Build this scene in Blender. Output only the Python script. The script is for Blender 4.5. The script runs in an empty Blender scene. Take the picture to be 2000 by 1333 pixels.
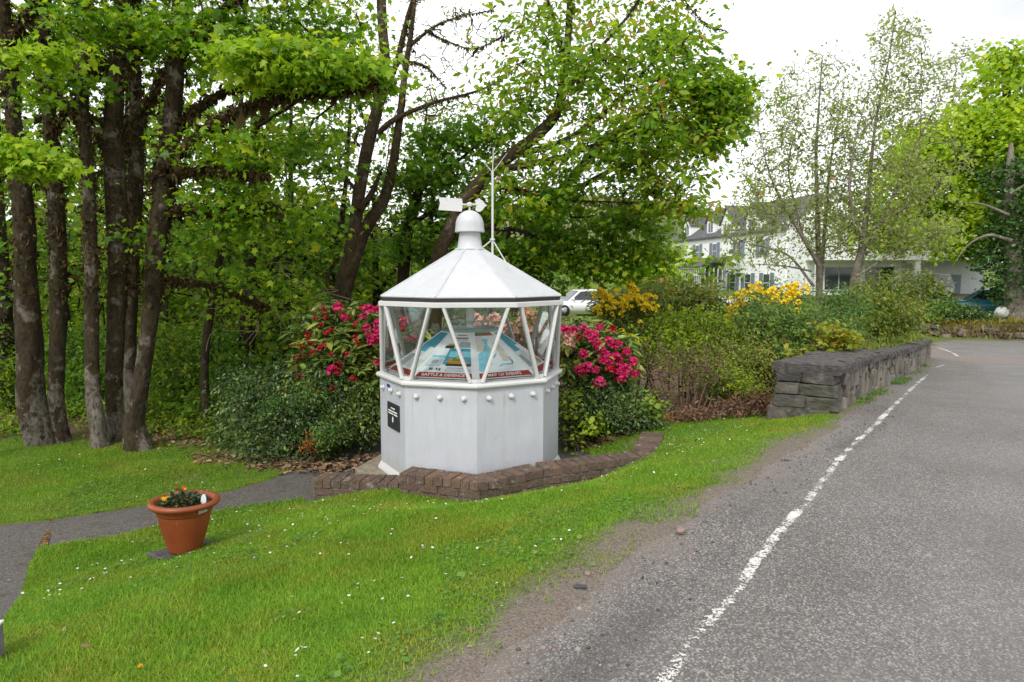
import bpy, math, random
import numpy as np
from mathutils import Vector, Matrix

# ------------------------------------------------------------------ camera, sky, sun, exposure
scene = bpy.context.scene
COL = scene.collection
R = math.radians
CAM_Z = 2.19
PITCH = math.atan((666.5 - 540.0) / 1333.3)
cam_data = bpy.data.cameras.new('camera')
cam_data.sensor_width = 36.0
cam_data.lens = 24.0
cam_data.clip_start = 0.05
cam_data.clip_end = 3000.0
cam = bpy.data.objects.new('camera', cam_data)
COL.objects.link(cam)
cam.location = (0, 0, CAM_Z)
cam.rotation_euler = (math.pi / 2 - PITCH, 0, 0)
scene.camera = cam

SUN_EL, SUN_AZ = R(42), R(202)          # azimuth clockwise from +Y: behind the camera, a little to its left
world = bpy.data.worlds.new('World')
scene.world = world
world.use_nodes = True
wn = world.node_tree
wn.nodes.clear()
w_out = wn.nodes.new('ShaderNodeOutputWorld')
w_bg = wn.nodes.new('ShaderNodeBackground')
w_bg.inputs['Strength'].default_value = 0.12
w_sky = wn.nodes.new('ShaderNodeTexSky')
w_sky.sky_type = 'NISHITA'
w_sky.sun_disc = False
w_sky.sun_elevation = SUN_EL
w_sky.sun_rotation = SUN_AZ
w_tc = wn.nodes.new('ShaderNodeTexCoord')
w_noise = wn.nodes.new('ShaderNodeTexNoise')
w_noise.inputs['Scale'].default_value = 2.2
w_noise.inputs['Detail'].default_value = 5.0
w_map = wn.nodes.new('ShaderNodeMapping')
w_map.inputs['Scale'].default_value = (1, 1, 2.5)
w_ramp = wn.nodes.new('ShaderNodeValToRGB')
w_ramp.color_ramp.elements[0].position = 0.26
w_ramp.color_ramp.elements[0].color = (0.50, 0.51, 0.525, 1)
w_ramp.color_ramp.elements[1].position = 0.66
w_ramp.color_ramp.elements[1].color = (1.06, 1.06, 1.06, 1)
w_gain = wn.nodes.new('ShaderNodeVectorMath')
w_gain.operation = 'SCALE'
w_gain.inputs['Scale'].default_value = 9.8
w_mix = wn.nodes.new('ShaderNodeMixRGB')
w_mix.inputs['Fac'].default_value = 0.93
L = wn.links.new
L(w_tc.outputs['Generated'], w_map.inputs['Vector'])
L(w_map.outputs['Vector'], w_noise.inputs['Vector'])
L(w_noise.outputs['Fac'], w_ramp.inputs['Fac'])
L(w_ramp.outputs['Color'], w_gain.inputs[0])
L(w_sky.outputs['Color'], w_mix.inputs['Color1'])
L(w_gain.outputs['Vector'], w_mix.inputs['Color2'])
L(w_mix.outputs['Color'], w_bg.inputs['Color'])
L(w_bg.outputs['Background'], w_out.inputs['Surface'])

sun_data = bpy.data.lights.new('sun', 'SUN')
sun_data.energy = 1.5
sun_data.angle = R(12)
sun_data.color = (1.0, 0.97, 0.92)
sun = bpy.data.objects.new('sun', sun_data)
COL.objects.link(sun)
sdir = Vector((math.sin(SUN_AZ) * math.cos(SUN_EL), math.cos(SUN_AZ) * math.cos(SUN_EL), math.sin(SUN_EL)))
sun.rotation_euler = (-sdir).to_track_quat('-Z', 'Y').to_euler()
sun.location = sdir * 30

scene.view_settings.view_transform = 'Standard'
scene.view_settings.look = 'None'
scene.view_settings.exposure = 0.62
scene.view_settings.gamma = 1.0
scene.view_settings.use_curve_mapping = False
scene.render.engine = 'CYCLES'
cy = scene.cycles
cy.max_bounces = 7
cy.diffuse_bounces = 5
cy.glossy_bounces = 3
cy.transmission_bounces = 6
cy.transparent_max_bounces = 10
cy.caustics_reflective = False
cy.caustics_refractive = False
cy.use_adaptive_sampling = True
cy.adaptive_threshold = 0.015
cy.use_denoising = True
try:
    cy.denoiser = 'OPENIMAGEDENOISE'
    cy.denoising_input_passes = 'RGB_ALBEDO_NORMAL'
    cy.denoising_prefilter = 'ACCURATE'
except Exception:
    pass
# ------------------------------------------------------------------ helpers
rng = np.random.default_rng(7)
random.seed(7)
F_PX = 1333.3
CP, SP = math.cos(PITCH), math.sin(PITCH)


def ray(px, py):
    xn, yn = (px - 1000.0) / F_PX, (py - 666.5) / F_PX
    return np.array([xn, CP - yn * SP, -(SP + yn * CP)])


def W(px, py, Y):
    """the point at world distance Y along a line of sight"""
    d = ray(px, py)
    p = d * (Y / d[1])
    return np.array([p[0], p[1], p[2] + CAM_Z])


def smooth(e0, e1, x):
    t = np.clip((np.asarray(x, float) - e0) / (e1 - e0), 0, 1)
    return t * t * (3 - 2 * t)


def vnoise(x, y, seed=0, scale=1.0):
    """cheap smooth value noise, -1..1"""
    x = np.asarray(x, float) * scale + seed * 17.31
    y = np.asarray(y, float) * scale + seed * 9.73
    xi, yi = np.floor(x), np.floor(y)
    fx, fy = x - xi, y - yi
    fx, fy = fx * fx * (3 - 2 * fx), fy * fy * (3 - 2 * fy)

    def h(i, j):
        v = np.sin(i * 127.1 + j * 311.7 + seed * 74.7) * 43758.5453
        return v - np.floor(v)
    a, b, c, d = h(xi, yi), h(xi + 1, yi), h(xi, yi + 1), h(xi + 1, yi + 1)
    return ((a * (1 - fx) + b * fx) * (1 - fy) + (c * (1 - fx) + d * fx) * fy) * 2 - 1


def fbm(x, y, seed=0, scale=1.0, octaves=4):
    t, amp, s = 0, 1.0, 0
    for o in range(octaves):
        t = t + amp * vnoise(x, y, seed + o, scale * 2 ** o)
        s += amp
        amp *= 0.5
    return t / s


# ---- mesh building
def fast_mesh(name, V, F, attrs=None, smooth_shade=False):
    """V (N,3); F (M,k) or list of such arrays with different k"""
    me = bpy.data.meshes.new(name)
    Fs = F if isinstance(F, (list, tuple)) else [F]
    Fs = [np.asarray(f, np.int32) for f in Fs if len(f)]
    V = np.asarray(V, np.float32)
    me.vertices.add(len(V))
    me.vertices.foreach_set('co', V.ravel())
    loops = np.concatenate([f.ravel() for f in Fs])
    sizes = np.concatenate([np.full(len(f), f.shape[1], np.int32) for f in Fs])
    starts = np.concatenate([[0], np.cumsum(sizes)[:-1]]).astype(np.int32)
    me.loops.add(len(loops))
    me.loops.foreach_set('vertex_index', loops.astype(np.int32))
    me.polygons.add(len(sizes))
    me.polygons.foreach_set('loop_start', starts)
    me.update(calc_edges=True)
    if smooth_shade:
        me.polygons.foreach_set('use_smooth', np.ones(len(sizes), bool))
    for k, v in (attrs or {}).items():
        a = me.attributes.new(k, 'FLOAT', 'POINT')
        a.data.foreach_set('value', np.asarray(v, np.float32))
    return me


class MB:
    """collects simple shapes, builds one mesh"""
    def __init__(self):
        self.v, self.f = [], []

    def add(self, vs, fs):
        o = len(self.v)
        self.v += [tuple(map(float, v)) for v in vs]
        self.f += [tuple(o + i for i in f) for f in fs]
        return self

    def box(self, c, s, rz=0.0):
        cx, cy_, cz = c
        hx, hy, hz = s[0] / 2, s[1] / 2, s[2] / 2
        ca, sa = math.cos(rz), math.sin(rz)
        vs = []
        for z in (-hz, hz):
            for x, y in ((-hx, -hy), (hx, -hy), (hx, hy), (-hx, hy)):
                vs.append((cx + x * ca - y * sa, cy_ + x * sa + y * ca, cz + z))
        return self.add(vs, [(3, 2, 1, 0), (4, 5, 6, 7), (0, 1, 5, 4), (1, 2, 6, 5), (2, 3, 7, 6), (3, 0, 4, 7)])

    def prism(self, poly, off):
        """poly: list of 3D points (planar), extruded by vector off"""
        n = len(poly)
        vs = [tuple(p) for p in poly] + [tuple(np.asarray(p) + np.asarray(off)) for p in poly]
        fs = [tuple(range(n))[::-1], tuple(range(n, 2 * n))]
        fs += [(i, (i + 1) % n, n + (i + 1) % n, n + i) for i in range(n)]
        return self.add(vs, fs)

    def tube(self, pts, rad, n=8, cap=True):
        pts = [np.asarray(p, float) for p in pts]
        rad = [rad] * len(pts) if np.isscalar(rad) else rad
        V, Fq = tube_arrays(np.array(pts), np.array(rad, float), n)
        o = len(self.v)
        self.v += [tuple(v) for v in V]
        self.f += [tuple(int(o + i) for i in f) for f in Fq]
        if cap:
            self.f.append(tuple(o + i for i in range(n))[::-1])
            self.f.append(tuple(o + len(V) - n + i for i in range(n)))
        return self

    def lathe(self, prof, n=32, c=(0, 0, 0), ang0=0.0, close=False):
        o = len(self.v)
        for r, z in prof:
            for i in range(n):
                a = ang0 + 2 * math.pi * i / n
                self.v.append((c[0] + r * math.cos(a), c[1] + r * math.sin(a), c[2] + z))
        m = len(prof)
        for j in range(m - 1 + (1 if close else 0)):
            j2 = (j + 1) % m
            for i in range(n):
                self.f.append((o + j * n + i, o + j * n + (i + 1) % n, o + j2 * n + (i + 1) % n, o + j2 * n + i))
        return self

    def mesh(self, name, smooth_shade=False, bevel=0.0):
        me = bpy.data.meshes.new(name)
        me.from_pydata(self.v, [], self.f)
        if bevel:
            import bmesh
            bm = bmesh.new()
            bm.from_mesh(me)
            bmesh.ops.recalc_face_normals(bm, faces=bm.faces)
            es = [e for e in bm.edges if len(e.link_faces) == 2 and e.calc_face_angle(0) > 0.5]
            bmesh.ops.bevel(bm, geom=es, offset=bevel, segments=1, affect='EDGES')
            bm.to_mesh(me)
            bm.free()
        me.update()
        if smooth_shade:
            me.polygons.foreach_set('use_smooth', np.ones(len(me.polygons), bool))
        return me

    def build(self, name, m, parent=None, smooth_shade=False, bevel=0.0):
        return link(name, self.mesh(name, smooth_shade, bevel), m, parent)


def tube_arrays(P, rad, n):
    m = len(P)
    T = np.gradient(P, axis=0)
    T /= np.linalg.norm(T, axis=1)[:, None] + 1e-9
    up = np.array([0.13, 0.21, 0.97]) if abs(T[0][2]) < 0.9 else np.array([0.97, 0.2, 0.1])
    u = np.cross(T[0], up)
    u /= np.linalg.norm(u)
    ang = np.arange(n) * 2 * np.pi / n
    V = np.zeros((m, n, 3))
    for i in range(m):
        u = u - T[i] * np.dot(u, T[i])
        u /= np.linalg.norm(u) + 1e-9
        w = np.cross(T[i], u)
        V[i] = P[i] + rad[i] * (np.cos(ang)[:, None] * u + np.sin(ang)[:, None] * w)
    j = np.arange(m - 1)[:, None] * n
    i = np.arange(n)[None, :]
    i2 = (i + 1) % n
    Fq = np.stack([j + i, j + i2, j + n + i2, j + n + i], -1).reshape(-1, 4)
    return V.reshape(-1, 3), Fq


def link(name, me, m=None, parent=None):
    o = bpy.data.objects.new(name, me)
    COL.objects.link(o)
    if m is not None and hasattr(me, 'materials') and len(me.materials) == 0:
        me.materials.append(m)
    if parent is not None:
        o.parent = parent
    return o


def empty(name, loc=(0, 0, 0), rz=0.0):
    o = bpy.data.objects.new(name, None)
    o.empty_display_size = 0.1
    COL.objects.link(o)
    o.location = loc
    o.rotation_euler = (0, 0, rz)
    return o


def tag(o, label=None, cat=None, group=None, kind=None):
    if label: o['label'] = label
    if cat: o['category'] = cat
    if group: o['group'] = group
    if kind or cat: o['kind'] = kind or 'thing'
    return o


def text_mesh(body, size, offset=0.0, align='CENTER'):
    cu = bpy.data.curves.new('lettering', 'FONT')
    cu.body = body
    cu.size = size
    cu.align_x = align
    cu.align_y = 'CENTER'
    cu.offset = offset
    cu.resolution_u = 3
    o = bpy.data.objects.new('lettering', cu)
    COL.objects.link(o)
    me = bpy.data.meshes.new_from_object(o)
    bpy.data.objects.remove(o)
    return me


# ---- materials
class NT:
    def __init__(self, name):
        self.m = bpy.data.materials.new(name)
        self.m.use_nodes = True
        self.t = self.m.node_tree
        self.t.nodes.clear()
        self.out = self.t.nodes.new('ShaderNodeOutputMaterial')

    def n(self, typ, **kw):
        nd = self.t.nodes.new('ShaderNode' + typ)
        for k, v in kw.items():
            setattr(nd, k, v)
        return nd

    def l(self, a, b):
        self.t.links.new(a, b)

    def set(self, sock, v):
        if hasattr(v, 'is_output') or isinstance(v, bpy.types.NodeSocket):
            self.l(v, sock)
        elif isinstance(v, (tuple, list)) and len(v) == 3 and sock.type == 'RGBA':
            sock.default_value = (*v, 1)
        else:
            sock.default_value = v

    def pos(self):
        return self.n('NewGeometry').outputs['Position']

    def obj(self):
        return self.n('TexCoord').outputs['Object']

    def objrand(self):
        return self.n('ObjectInfo').outputs['Random']

    def attr(self, name):
        nd = self.n('Attribute')
        nd.attribute_name = name
        return nd.outputs['Fac']

    def scale(self, vec, s):
        nd = self.n('Mapping')
        nd.inputs['Scale'].default_value = s
        self.l(vec, nd.inputs['Vector'])
        return nd.outputs['Vector']

    def noise(self, vec, scale, detail=4.0, rough=0.55):
        nd = self.n('TexNoise')
        self.l(vec, nd.inputs['Vector'])
        nd.inputs['Scale'].default_value = scale
        nd.inputs['Detail'].default_value = detail
        nd.inputs['Roughness'].default_value = rough
        return nd.outputs['Fac']

    def voronoi(self, vec, scale, out='Distance', feature='F1'):
        nd = self.n('TexVoronoi')
        nd.feature = feature
        self.l(vec, nd.inputs['Vector'])
        nd.inputs['Scale'].default_value = scale
        return nd.outputs[out]

    def ramp(self, fac, stops):
        nd = self.n('ValToRGB')
        cr = nd.color_ramp
        while len(cr.elements) > 1:
            cr.elements.remove(cr.elements[-1])
        for i, (p, c) in enumerate(stops):
            e = cr.elements[0] if i == 0 else cr.elements.new(p)
            e.position = p
            c = (c, c, c) if np.isscalar(c) else c
            e.color = (*c, 1)
        self.l(fac, nd.inputs['Fac'])
        return nd.outputs['Color']

    def mix(self, fac, a, b, blend='MIX'):
        nd = self.n('MixRGB')
        nd.blend_type = blend
        self.set(nd.inputs['Fac'], fac)
        self.set(nd.inputs['Color1'], a)
        self.set(nd.inputs['Color2'], b)
        return nd.outputs['Color']

    def math(self, op, a, b=0.0, clamp=False):
        nd = self.n('Math')
        nd.operation = op
        nd.use_clamp = clamp
        self.set(nd.inputs[0], a)
        self.set(nd.inputs[1], b)
        return nd.outputs[0]

    def bump(self, h, strength=0.3, dist=0.01):
        nd = self.n('Bump')
        nd.inputs['Strength'].default_value = strength
        nd.inputs['Distance'].default_value = dist
        self.l(h, nd.inputs['Height'])
        return nd.outputs['Normal']

    def principled(self, col, rough=0.6, normal=None, metal=0.0, spec=0.4, coat=0.0):
        b = self.n('BsdfPrincipled')
        self.set(b.inputs['Base Color'], col)
        self.set(b.inputs['Roughness'], rough)
        b.inputs['Metallic'].default_value = metal
        b.inputs['Specular IOR Level'].default_value = spec
        b.inputs['Coat Weight'].default_value = coat
        if normal is not None:
            self.l(normal, b.inputs['Normal'])
        self.l(b.outputs[0], self.out.inputs['Surface'])
        return b


def plain(name, col, rough=0.6, spec=0.4, metal=0.0, var=0.12, scale=8.0, coat=0.0, bump=0.0):
    t = NT(name)
    nz = t.noise(t.obj(), scale, 4)
    c = t.mix(t.ramp(nz, [(0.3, 0.0), (0.7, 1.0)]), tuple(x * (1 - var) for x in col), tuple(min(1, x * (1 + var)) for x in col))
    t.principled(c, rough, t.bump(nz, bump, 0.01) if bump else None, metal, spec, coat)
    return t.m


LEAF_GAIN = 1.7


def leaf_mat(name, stops, trans=0.35, rough=0.5, tboost=1.25, spec=0.3):
    """stops: list of (pos, colour) along a per-leaf random value"""
    t = NT(name)
    if not any(k in name for k in ('petal', 'bud', 'dead', 'fallen', 'moss', 'dry', 'rust', 'bedding')):
        k = (1.36, 1.10, 0.8) if any(w in name for w in ('sycamore', 'maple', 'woodland')) else (1.05, 1.0, 1.0)
        stops = [(q, tuple(v * LEAF_GAIN * f for v, f in zip(col, k))) for q, col in stops]
    c = t.ramp(t.attr('rnd'), stops)
    b = t.principled(c, rough, None, 0, spec)
    tr = t.n('BsdfTranslucent')
    t.l(t.mix(1.0, c, (tboost, tboost, tboost * 0.55), 'MULTIPLY'), tr.inputs['Color'])
    mx = t.n('MixShader')
    mx.inputs['Fac'].default_value = trans
    t.l(b.outputs[0], mx.inputs[1])
    t.l(tr.outputs[0], mx.inputs[2])
    t.l(mx.outputs[0], t.out.inputs['Surface'])
    return t.m


# ---- leaves
def fan(outline, centre):
    V = np.array([centre] + outline, float)
    n = len(outline)
    Fq = np.array([(0, 1 + i, 1 + (i + 1) % n) for i in range(n)])
    return V, Fq


_half = [(0.44, 0.06, -0.07), (0.27, 0.28, 0.02), (0.57, 0.56, -0.12), (0.23, 0.60, 0.02)]
LEAF_MAPLE = fan([(0, 0, 0)] + _half + [(0, 1.0, -0.14)] + [(-x, y, z) for x, y, z in _half[::-1]], (0, 0.35, 0.03))
_V = np.array([(0, 0, 0), (0, 1, -0.12), (0.20, 0.66, 0.0), (0.22, 0.3, 0.03), (-0.20, 0.66, 0.0), (-0.22, 0.3, 0.03)])
LEAF_OVATE = (_V, np.array([(0, 3, 2, 1), (0, 1, 4, 5)]))
_V2 = _V.copy(); _V2[:, 0] *= 0.68
LEAF_LONG = (_V2, np.array([(0, 3, 2, 1), (0, 1, 4, 5)]))
LEAF_TINY = (np.array([(0, 0, 0), (0.27, 0.5, 0.04), (0, 1, -0.05), (-0.27, 0.5, 0.04)]), np.array([(0, 1, 2), (0, 2, 3)]))
LEAF_BROAD = (np.array([(0, 0, 0), (0.36, 0.32, 0.03), (0.33, 0.66, 0), (0, 1, -0.1), (-0.33, 0.66, 0), (-0.36, 0.32, 0.03)]), np.array([(0, 1, 2, 3), (0, 3, 4, 5)]))


def scatter_leaves(name, pts, size, shape, tilt=40, size_var=0.3, dirs=None, droop=0.25, rnd=None, r=None):
    """one mesh of leaves at pts; normals mostly up, tilted by ~tilt degrees"""
    r = r or rng
    n = len(pts)
    V0, F0 = shape
    # frame: leaf axis (y) and normal (z)
    az = r.uniform(0, 2 * np.pi, n) if dirs is None else np.arctan2(dirs[:, 1], dirs[:, 0]) + r.normal(0, 0.6, n)
    el = np.radians(r.normal(-droop * 60, tilt * 0.6, n))
    y = np.stack([np.cos(az) * np.cos(el), np.sin(az) * np.cos(el), np.sin(el)], 1)
    up = np.tile([0, 0, 1.0], (n, 1)) + r.normal(0, math.tan(math.radians(min(tilt, 75))) * 0.7, (n, 3))
    x = np.cross(y, up)
    x /= np.linalg.norm(x, axis=1)[:, None] + 1e-9
    z = np.cross(x, y)
    s = size * np.exp(r.normal(0, size_var, n))
    V = (V0[None, :, 0:1] * x[:, None] + V0[None, :, 1:2] * y[:, None] + V0[None, :, 2:3] * z[:, None]) * s[:, None, None] + pts[:, None]
    k = len(V0)
    Fq = F0[None] + (np.arange(n) * k)[:, None, None]
    rv = r.uniform(0, 1, n) if rnd is None else np.clip(rnd, 0, 1)
    return fast_mesh(name, V.reshape(-1, 3), Fq.reshape(-1, F0.shape[1]), {'rnd': np.repeat(rv, k)})


def in_ellipsoid(n, r, shell=0.35):
    d = r.normal(0, 1, (n, 3))
    d /= np.linalg.norm(d, axis=1)[:, None]
    return d * (r.uniform(0, 1, n) ** shell)[:, None]


def spline(P, step):
    """resample a polyline of rows (x,y,z,r) smoothly"""
    P = np.asarray(P, float)
    if len(P) < 3:
        n = max(2, int(np.linalg.norm(P[-1, :3] - P[0, :3]) / step) + 1)
        t = np.linspace(0, 1, n)[:, None]
        return P[0] * (1 - t) + P[-1] * t
    out = []
    Q = np.vstack([2 * P[0] - P[1], P, 2 * P[-1] - P[-2]])
    for i in range(1, len(Q) - 2):
        n = max(2, int(np.linalg.norm(Q[i + 1, :3] - Q[i, :3]) / step) + 1)
        for t in np.arange(n) / n:
            a, b, c, d = Q[i - 1], Q[i], Q[i + 1], Q[i + 2]
            out.append(0.5 * (2 * b + (c - a) * t + (2 * a - 5 * b + 4 * c - d) * t * t + (3 * b - a - 3 * c + d) * t ** 3))
    out.append(P[-1])
    out = np.array(out)
    out[:, 3] = np.maximum(out[:, 3], 0.002)
    return out


def grow(nodes, targets, r, twig=0.004, k=0.0042, sides=4, wander=0.12, rmax=0.12, zbias=0.0):
    """connect every target to the nearest node of the growing skeleton; returns branch mesh arrays"""
    N = [np.asarray(x[:3], float) for x in nodes]
    base = len(N)
    parent = [-1] * base
    arr = np.zeros((base + 5 * len(targets) + 8, 3))
    arr[:base] = np.array(N)
    cnt = base
    d0 = np.min(np.linalg.norm(targets[:, None] - arr[None, :base], axis=2), axis=1) if base * len(targets) < 4e6 else r.uniform(0, 1, len(targets))
    paths = []
    for ti in np.argsort(d0):
        t = targets[ti]
        dd = np.linalg.norm(arr[:cnt] - t, axis=1) + zbias * np.maximum(0, arr[:cnt, 2] - t[2])
        j = int(np.argmin(dd))
        p0 = arr[j]
        dist = np.linalg.norm(t - p0)
        if dist < 1e-4:
            continue
        off = r.normal(0, wander * dist, (2, 3))
        ids = [j]
        for q, f in enumerate((0.35, 0.7)):
            arr[cnt] = p0 + (t - p0) * f + off[q] + np.array([0, 0, 0.06 * dist * (1 - f)])
            parent.append(ids[-1]); ids.append(cnt); cnt += 1
        arr[cnt] = t
        parent.append(ids[-1]); ids.append(cnt); cnt += 1
        paths.append(ids)
    load = np.zeros(cnt)
    for ids in paths:
        load[ids[-1]] += 1
    for i in range(cnt - 1, base - 1, -1):
        if parent[i] >= 0:
            load[parent[i]] += load[i]
    Vs, Fs, o = [], [], 0
    for ids in paths:
        P = arr[ids]
        rad = np.minimum(twig + k * np.sqrt(load[ids]), rmax)
        rad[0] = min(rad[0], rad[1] * 1.25)
        rad[-1] = twig * 0.6
        V, Fq = tube_arrays(P, rad, sides)
        Vs.append(V); Fs.append(Fq + o); o += len(V)
    if not Vs:
        return np.zeros((0, 3)), np.zeros((0, 4), int)
    return np.vstack(Vs), np.vstack(Fs)
# ------------------------------------------------------------------ terrain
EDGE = np.array([(-16, -17.0), (-8, -6.8), (-4, -1.9), (-2.0, 0.6), (0, 3.1), (1.08, 4.62), (1.98, 5.72), (3.86, 8.0), (5.92, 10.97), (9.2, 15.6),
                 (13.6, 21.9), (16.6, 26.4), (19.0, 30.0), (20.6, 31.4), (22.4, 31.2), (24.6, 29.2), (28, 25), (36, 15), (60, -10)], float)
_seg = EDGE[1:] - EDGE[:-1]
_len = np.linalg.norm(_seg, axis=1)
_cum = np.concatenate([[0], np.cumsum(_len)]) - _len[:4].sum()


def edge_sa(x, y):
    """signed distance left of the road's left edge, and distance along it"""
    x = np.asarray(x, float); y = np.asarray(y, float)
    best = np.full(x.shape, 1e9); s = np.zeros(x.shape); a = np.zeros(x.shape)
    for i in range(len(_seg)):
        dx, dy = _seg[i] / _len[i]
        rx, ry = x - EDGE[i, 0], y - EDGE[i, 1]
        t = np.clip(rx * dx + ry * dy, 0, _len[i])
        ex, ey = rx - dx * t, ry - dy * t
        d = np.hypot(ex, ey)
        sg = np.where(dx * ry - dy * rx >= 0, 1.0, -1.0)
        m = d < best - 1e-9
        best = np.where(m, d, best); s = np.where(m, d * sg, s); a = np.where(m, _cum[i] + t, a)
    return s, a


LC = np.array([-0.49, 8.0])               # centre of the lantern


def height(x, y):
    x = np.asarray(x, float); y = np.asarray(y, float)
    s, a = edge_sa(x, y)
    zr = np.interp(a, [-40, 6.4, 9.9, 23.2, 34, 60], [0.56, 0.54, 0.36, -0.41, -0.72, -0.6])
    pr = np.interp(s, [-60, 0, 0.3, 0.91, 1.75, 2.38, 3.26, 4.1, 6, 12, 60], [0, 0, -0.03, -0.17, -0.32, -0.405, -0.55, -0.75, -0.78, -0.80, -0.9])
    z = zr + pr
    far = smooth(25, 37, np.hypot(x, y)) * np.maximum(smooth(0.6, 3.5, s), smooth(60, 90, np.hypot(x, y)))
    zf = -0.08 + smooth(7, 16, x) * np.interp(y, [30, 38, 42.5, 50, 70], [0.0, 0.12, 0.85, 1.03, 1.2]) + 0.012 * np.maximum(0, y - 75)
    z = z * (1 - far) + far * zf
    # level apron round the lantern
    d = np.hypot(x - LC[0], y - LC[1])
    k = 1 - smooth(1.35, 2.3, d)
    z = z * (1 - k) + k * np.minimum(z, -0.03)
    lawn = smooth(0.1, 0.8, s) * (1 - far)
    z = z + lawn * (0.025 * vnoise(x, y, 3, 0.9) + 0.012 * vnoise(x, y, 5, 2.7)) * smooth(1.3, 2.4, d)
    return z


def G(px, py):
    """where a line of sight meets the ground"""
    d = ray(px, py)
    t = 6.0
    for _ in range(60):
        z = float(height(np.array([d[0] * t]), np.array([d[1] * t]))[0])
        tn = (z - CAM_Z) / d[2]
        t = 0.5 * t + 0.5 * tn
    return np.array([d[0] * t, d[1] * t, CAM_Z + d[2] * t])


def gz(x, y):
    return float(height(np.array([x]), np.array([y]))[0])


def inside(poly, x, y):
    c = np.zeros(np.shape(x), bool)
    n = len(poly)
    for i in range(n):
        x1, y1 = poly[i][:2]; x2, y2 = poly[(i + 1) % n][:2]
        cond = ((y1 > y) != (y2 > y)) & (x < (x2 - x1) * (y - y1) / (y2 - y1 + 1e-12) + x1)
        c ^= cond
    return c


PATH1 = [G(*p) for p in [(-260, 1062), (0, 1022), (90, 1014), (222, 995), (330, 975), (444, 958), (540, 930), (620, 903), (690, 868), (760, 850), (820, 900),
                         (780, 945), (700, 943), (620, 938), (588, 972), (444, 993), (330, 1020), (222, 1047), (86, 1069), (-260, 1110)]]
PATH2 = [G(*p) for p in [(95, 1016), (84, 1068), (72, 1075), (55, 1112), (40, 1165), (8, 1208), (-60, 1300), (-150, 1400), (-700, 1400), (-500, 1060), (-100, 1035)]]


KERBS = (((-2.13, 7.12), (-1.19, 6.98)), ((-1.165, 6.86), (-0.32, 6.52)), ((-0.32, 6.52), (0.33, 6.95)), ((0.33, 6.95), (1.59, 7.35)), ((1.59, 7.35), (1.86, 8.2)))


def path_mask(x, y):
    m = inside(PATH1, x, y) | inside(PATH2, x, y)
    d = np.hypot(x - LC[0], y - LC[1])
    th = np.arctan2(y - LC[1], x - LC[0])
    s, a = edge_sa(x, y)
    m = m | ((d < 2.05 + 0.12 * np.sin(th * 3)) & (s > 2.9)) | ((d < 1.5) & (s > 1.6))
    for a_, b_ in KERBS:
        ux, uy = b_[0] - a_[0], b_[1] - a_[1]; L_ = math.hypot(ux, uy); ux /= L_; uy /= L_
        tt = (x - a_[0]) * ux + (y - a_[1]) * uy; vv = -(x - a_[0]) * uy + (y - a_[1]) * ux
        m = m & ~((tt > -0.25) & (tt < L_ + 0.12) & (vv < 0.03) & (vv > -0.9))
    return m


def road_mask(x, y, s=None, a=None):
    if s is None:
        s, a = edge_sa(x, y)
    e = 0.10 * fbm(x, y, 11, 2.2, 3) - 0.12
    return (s < e) & (s > -6.6)


def dirt_amount(x, y):
    """bare soil and grit along the verge (0..1)"""
    s, a = edge_sa(x, y)
    n = fbm(x, y, 21, 1.6, 4)
    w = 0.20 + 0.16 * vnoise(a, a * 0, 4, 0.45)
    w = np.where(a > 5.4, 0.12, w)
    k = 1 - smooth(w - 0.30, w + 0.12, s + 0.55 * n * 0.5)
    k = np.where(s > 1.1, 0, k)
    patches = smooth(0.34, 0.6, fbm(x, y, 33, 1.1, 4)) * 0.75
    left = smooth(0.15, 0.5, fbm(x, y, 41, 1.7, 3)) * smooth(-2.2, -3.6, x) * smooth(5.2, 3.2, y) * 0.8
    return np.clip(np.maximum(np.maximum(k, patches), left), 0, 1)


LITTER = [(G(500, 895), 0.9, 0.35), (G(640, 905), 1.2, 0.45), (G(425, 890), 0.45, 0.18), (G(1350, 820), 0.8, 0.3), (G(1160, 862), 0.6, 0.25)]


def litter_amount(x, y):
    k = np.zeros(np.shape(x))
    for c, rx, ry in LITTER:
        k = np.maximum(k, 1 - smooth(0.4, 1.25, np.hypot((x - c[0]) / rx, (y - c[1]) / ry) + 0.35 * fbm(x, y, 8, 3.0, 3)))
    woods = smooth(9.6, 10.6, y - 0.03 * x + 0.4 * vnoise(x, y, 2, 0.8)) * (x < -0.2)
    shr = smooth(9.3, 9.9, y + 0.3 * vnoise(x, y, 6, 1.0)) * (x >= -0.2)
    s, a = edge_sa(x, y)
    shr = shr * smooth(0.5, 1.1, s) * (a < 30)
    return np.clip(np.maximum(np.maximum(k, woods), shr), 0, 1)


def axis(lo, hi, step, out_lo, out_hi, g=1.16):
    c = list(np.arange(lo, hi + 1e-6, step))
    st, v = step, hi
    while v < out_hi:
        st *= g; v += st; c.append(v)
    st, v = step, lo
    pre = []
    while v > out_lo:
        st *= g; v -= st; pre.append(v)
    return np.array(pre[::-1] + c)


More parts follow.
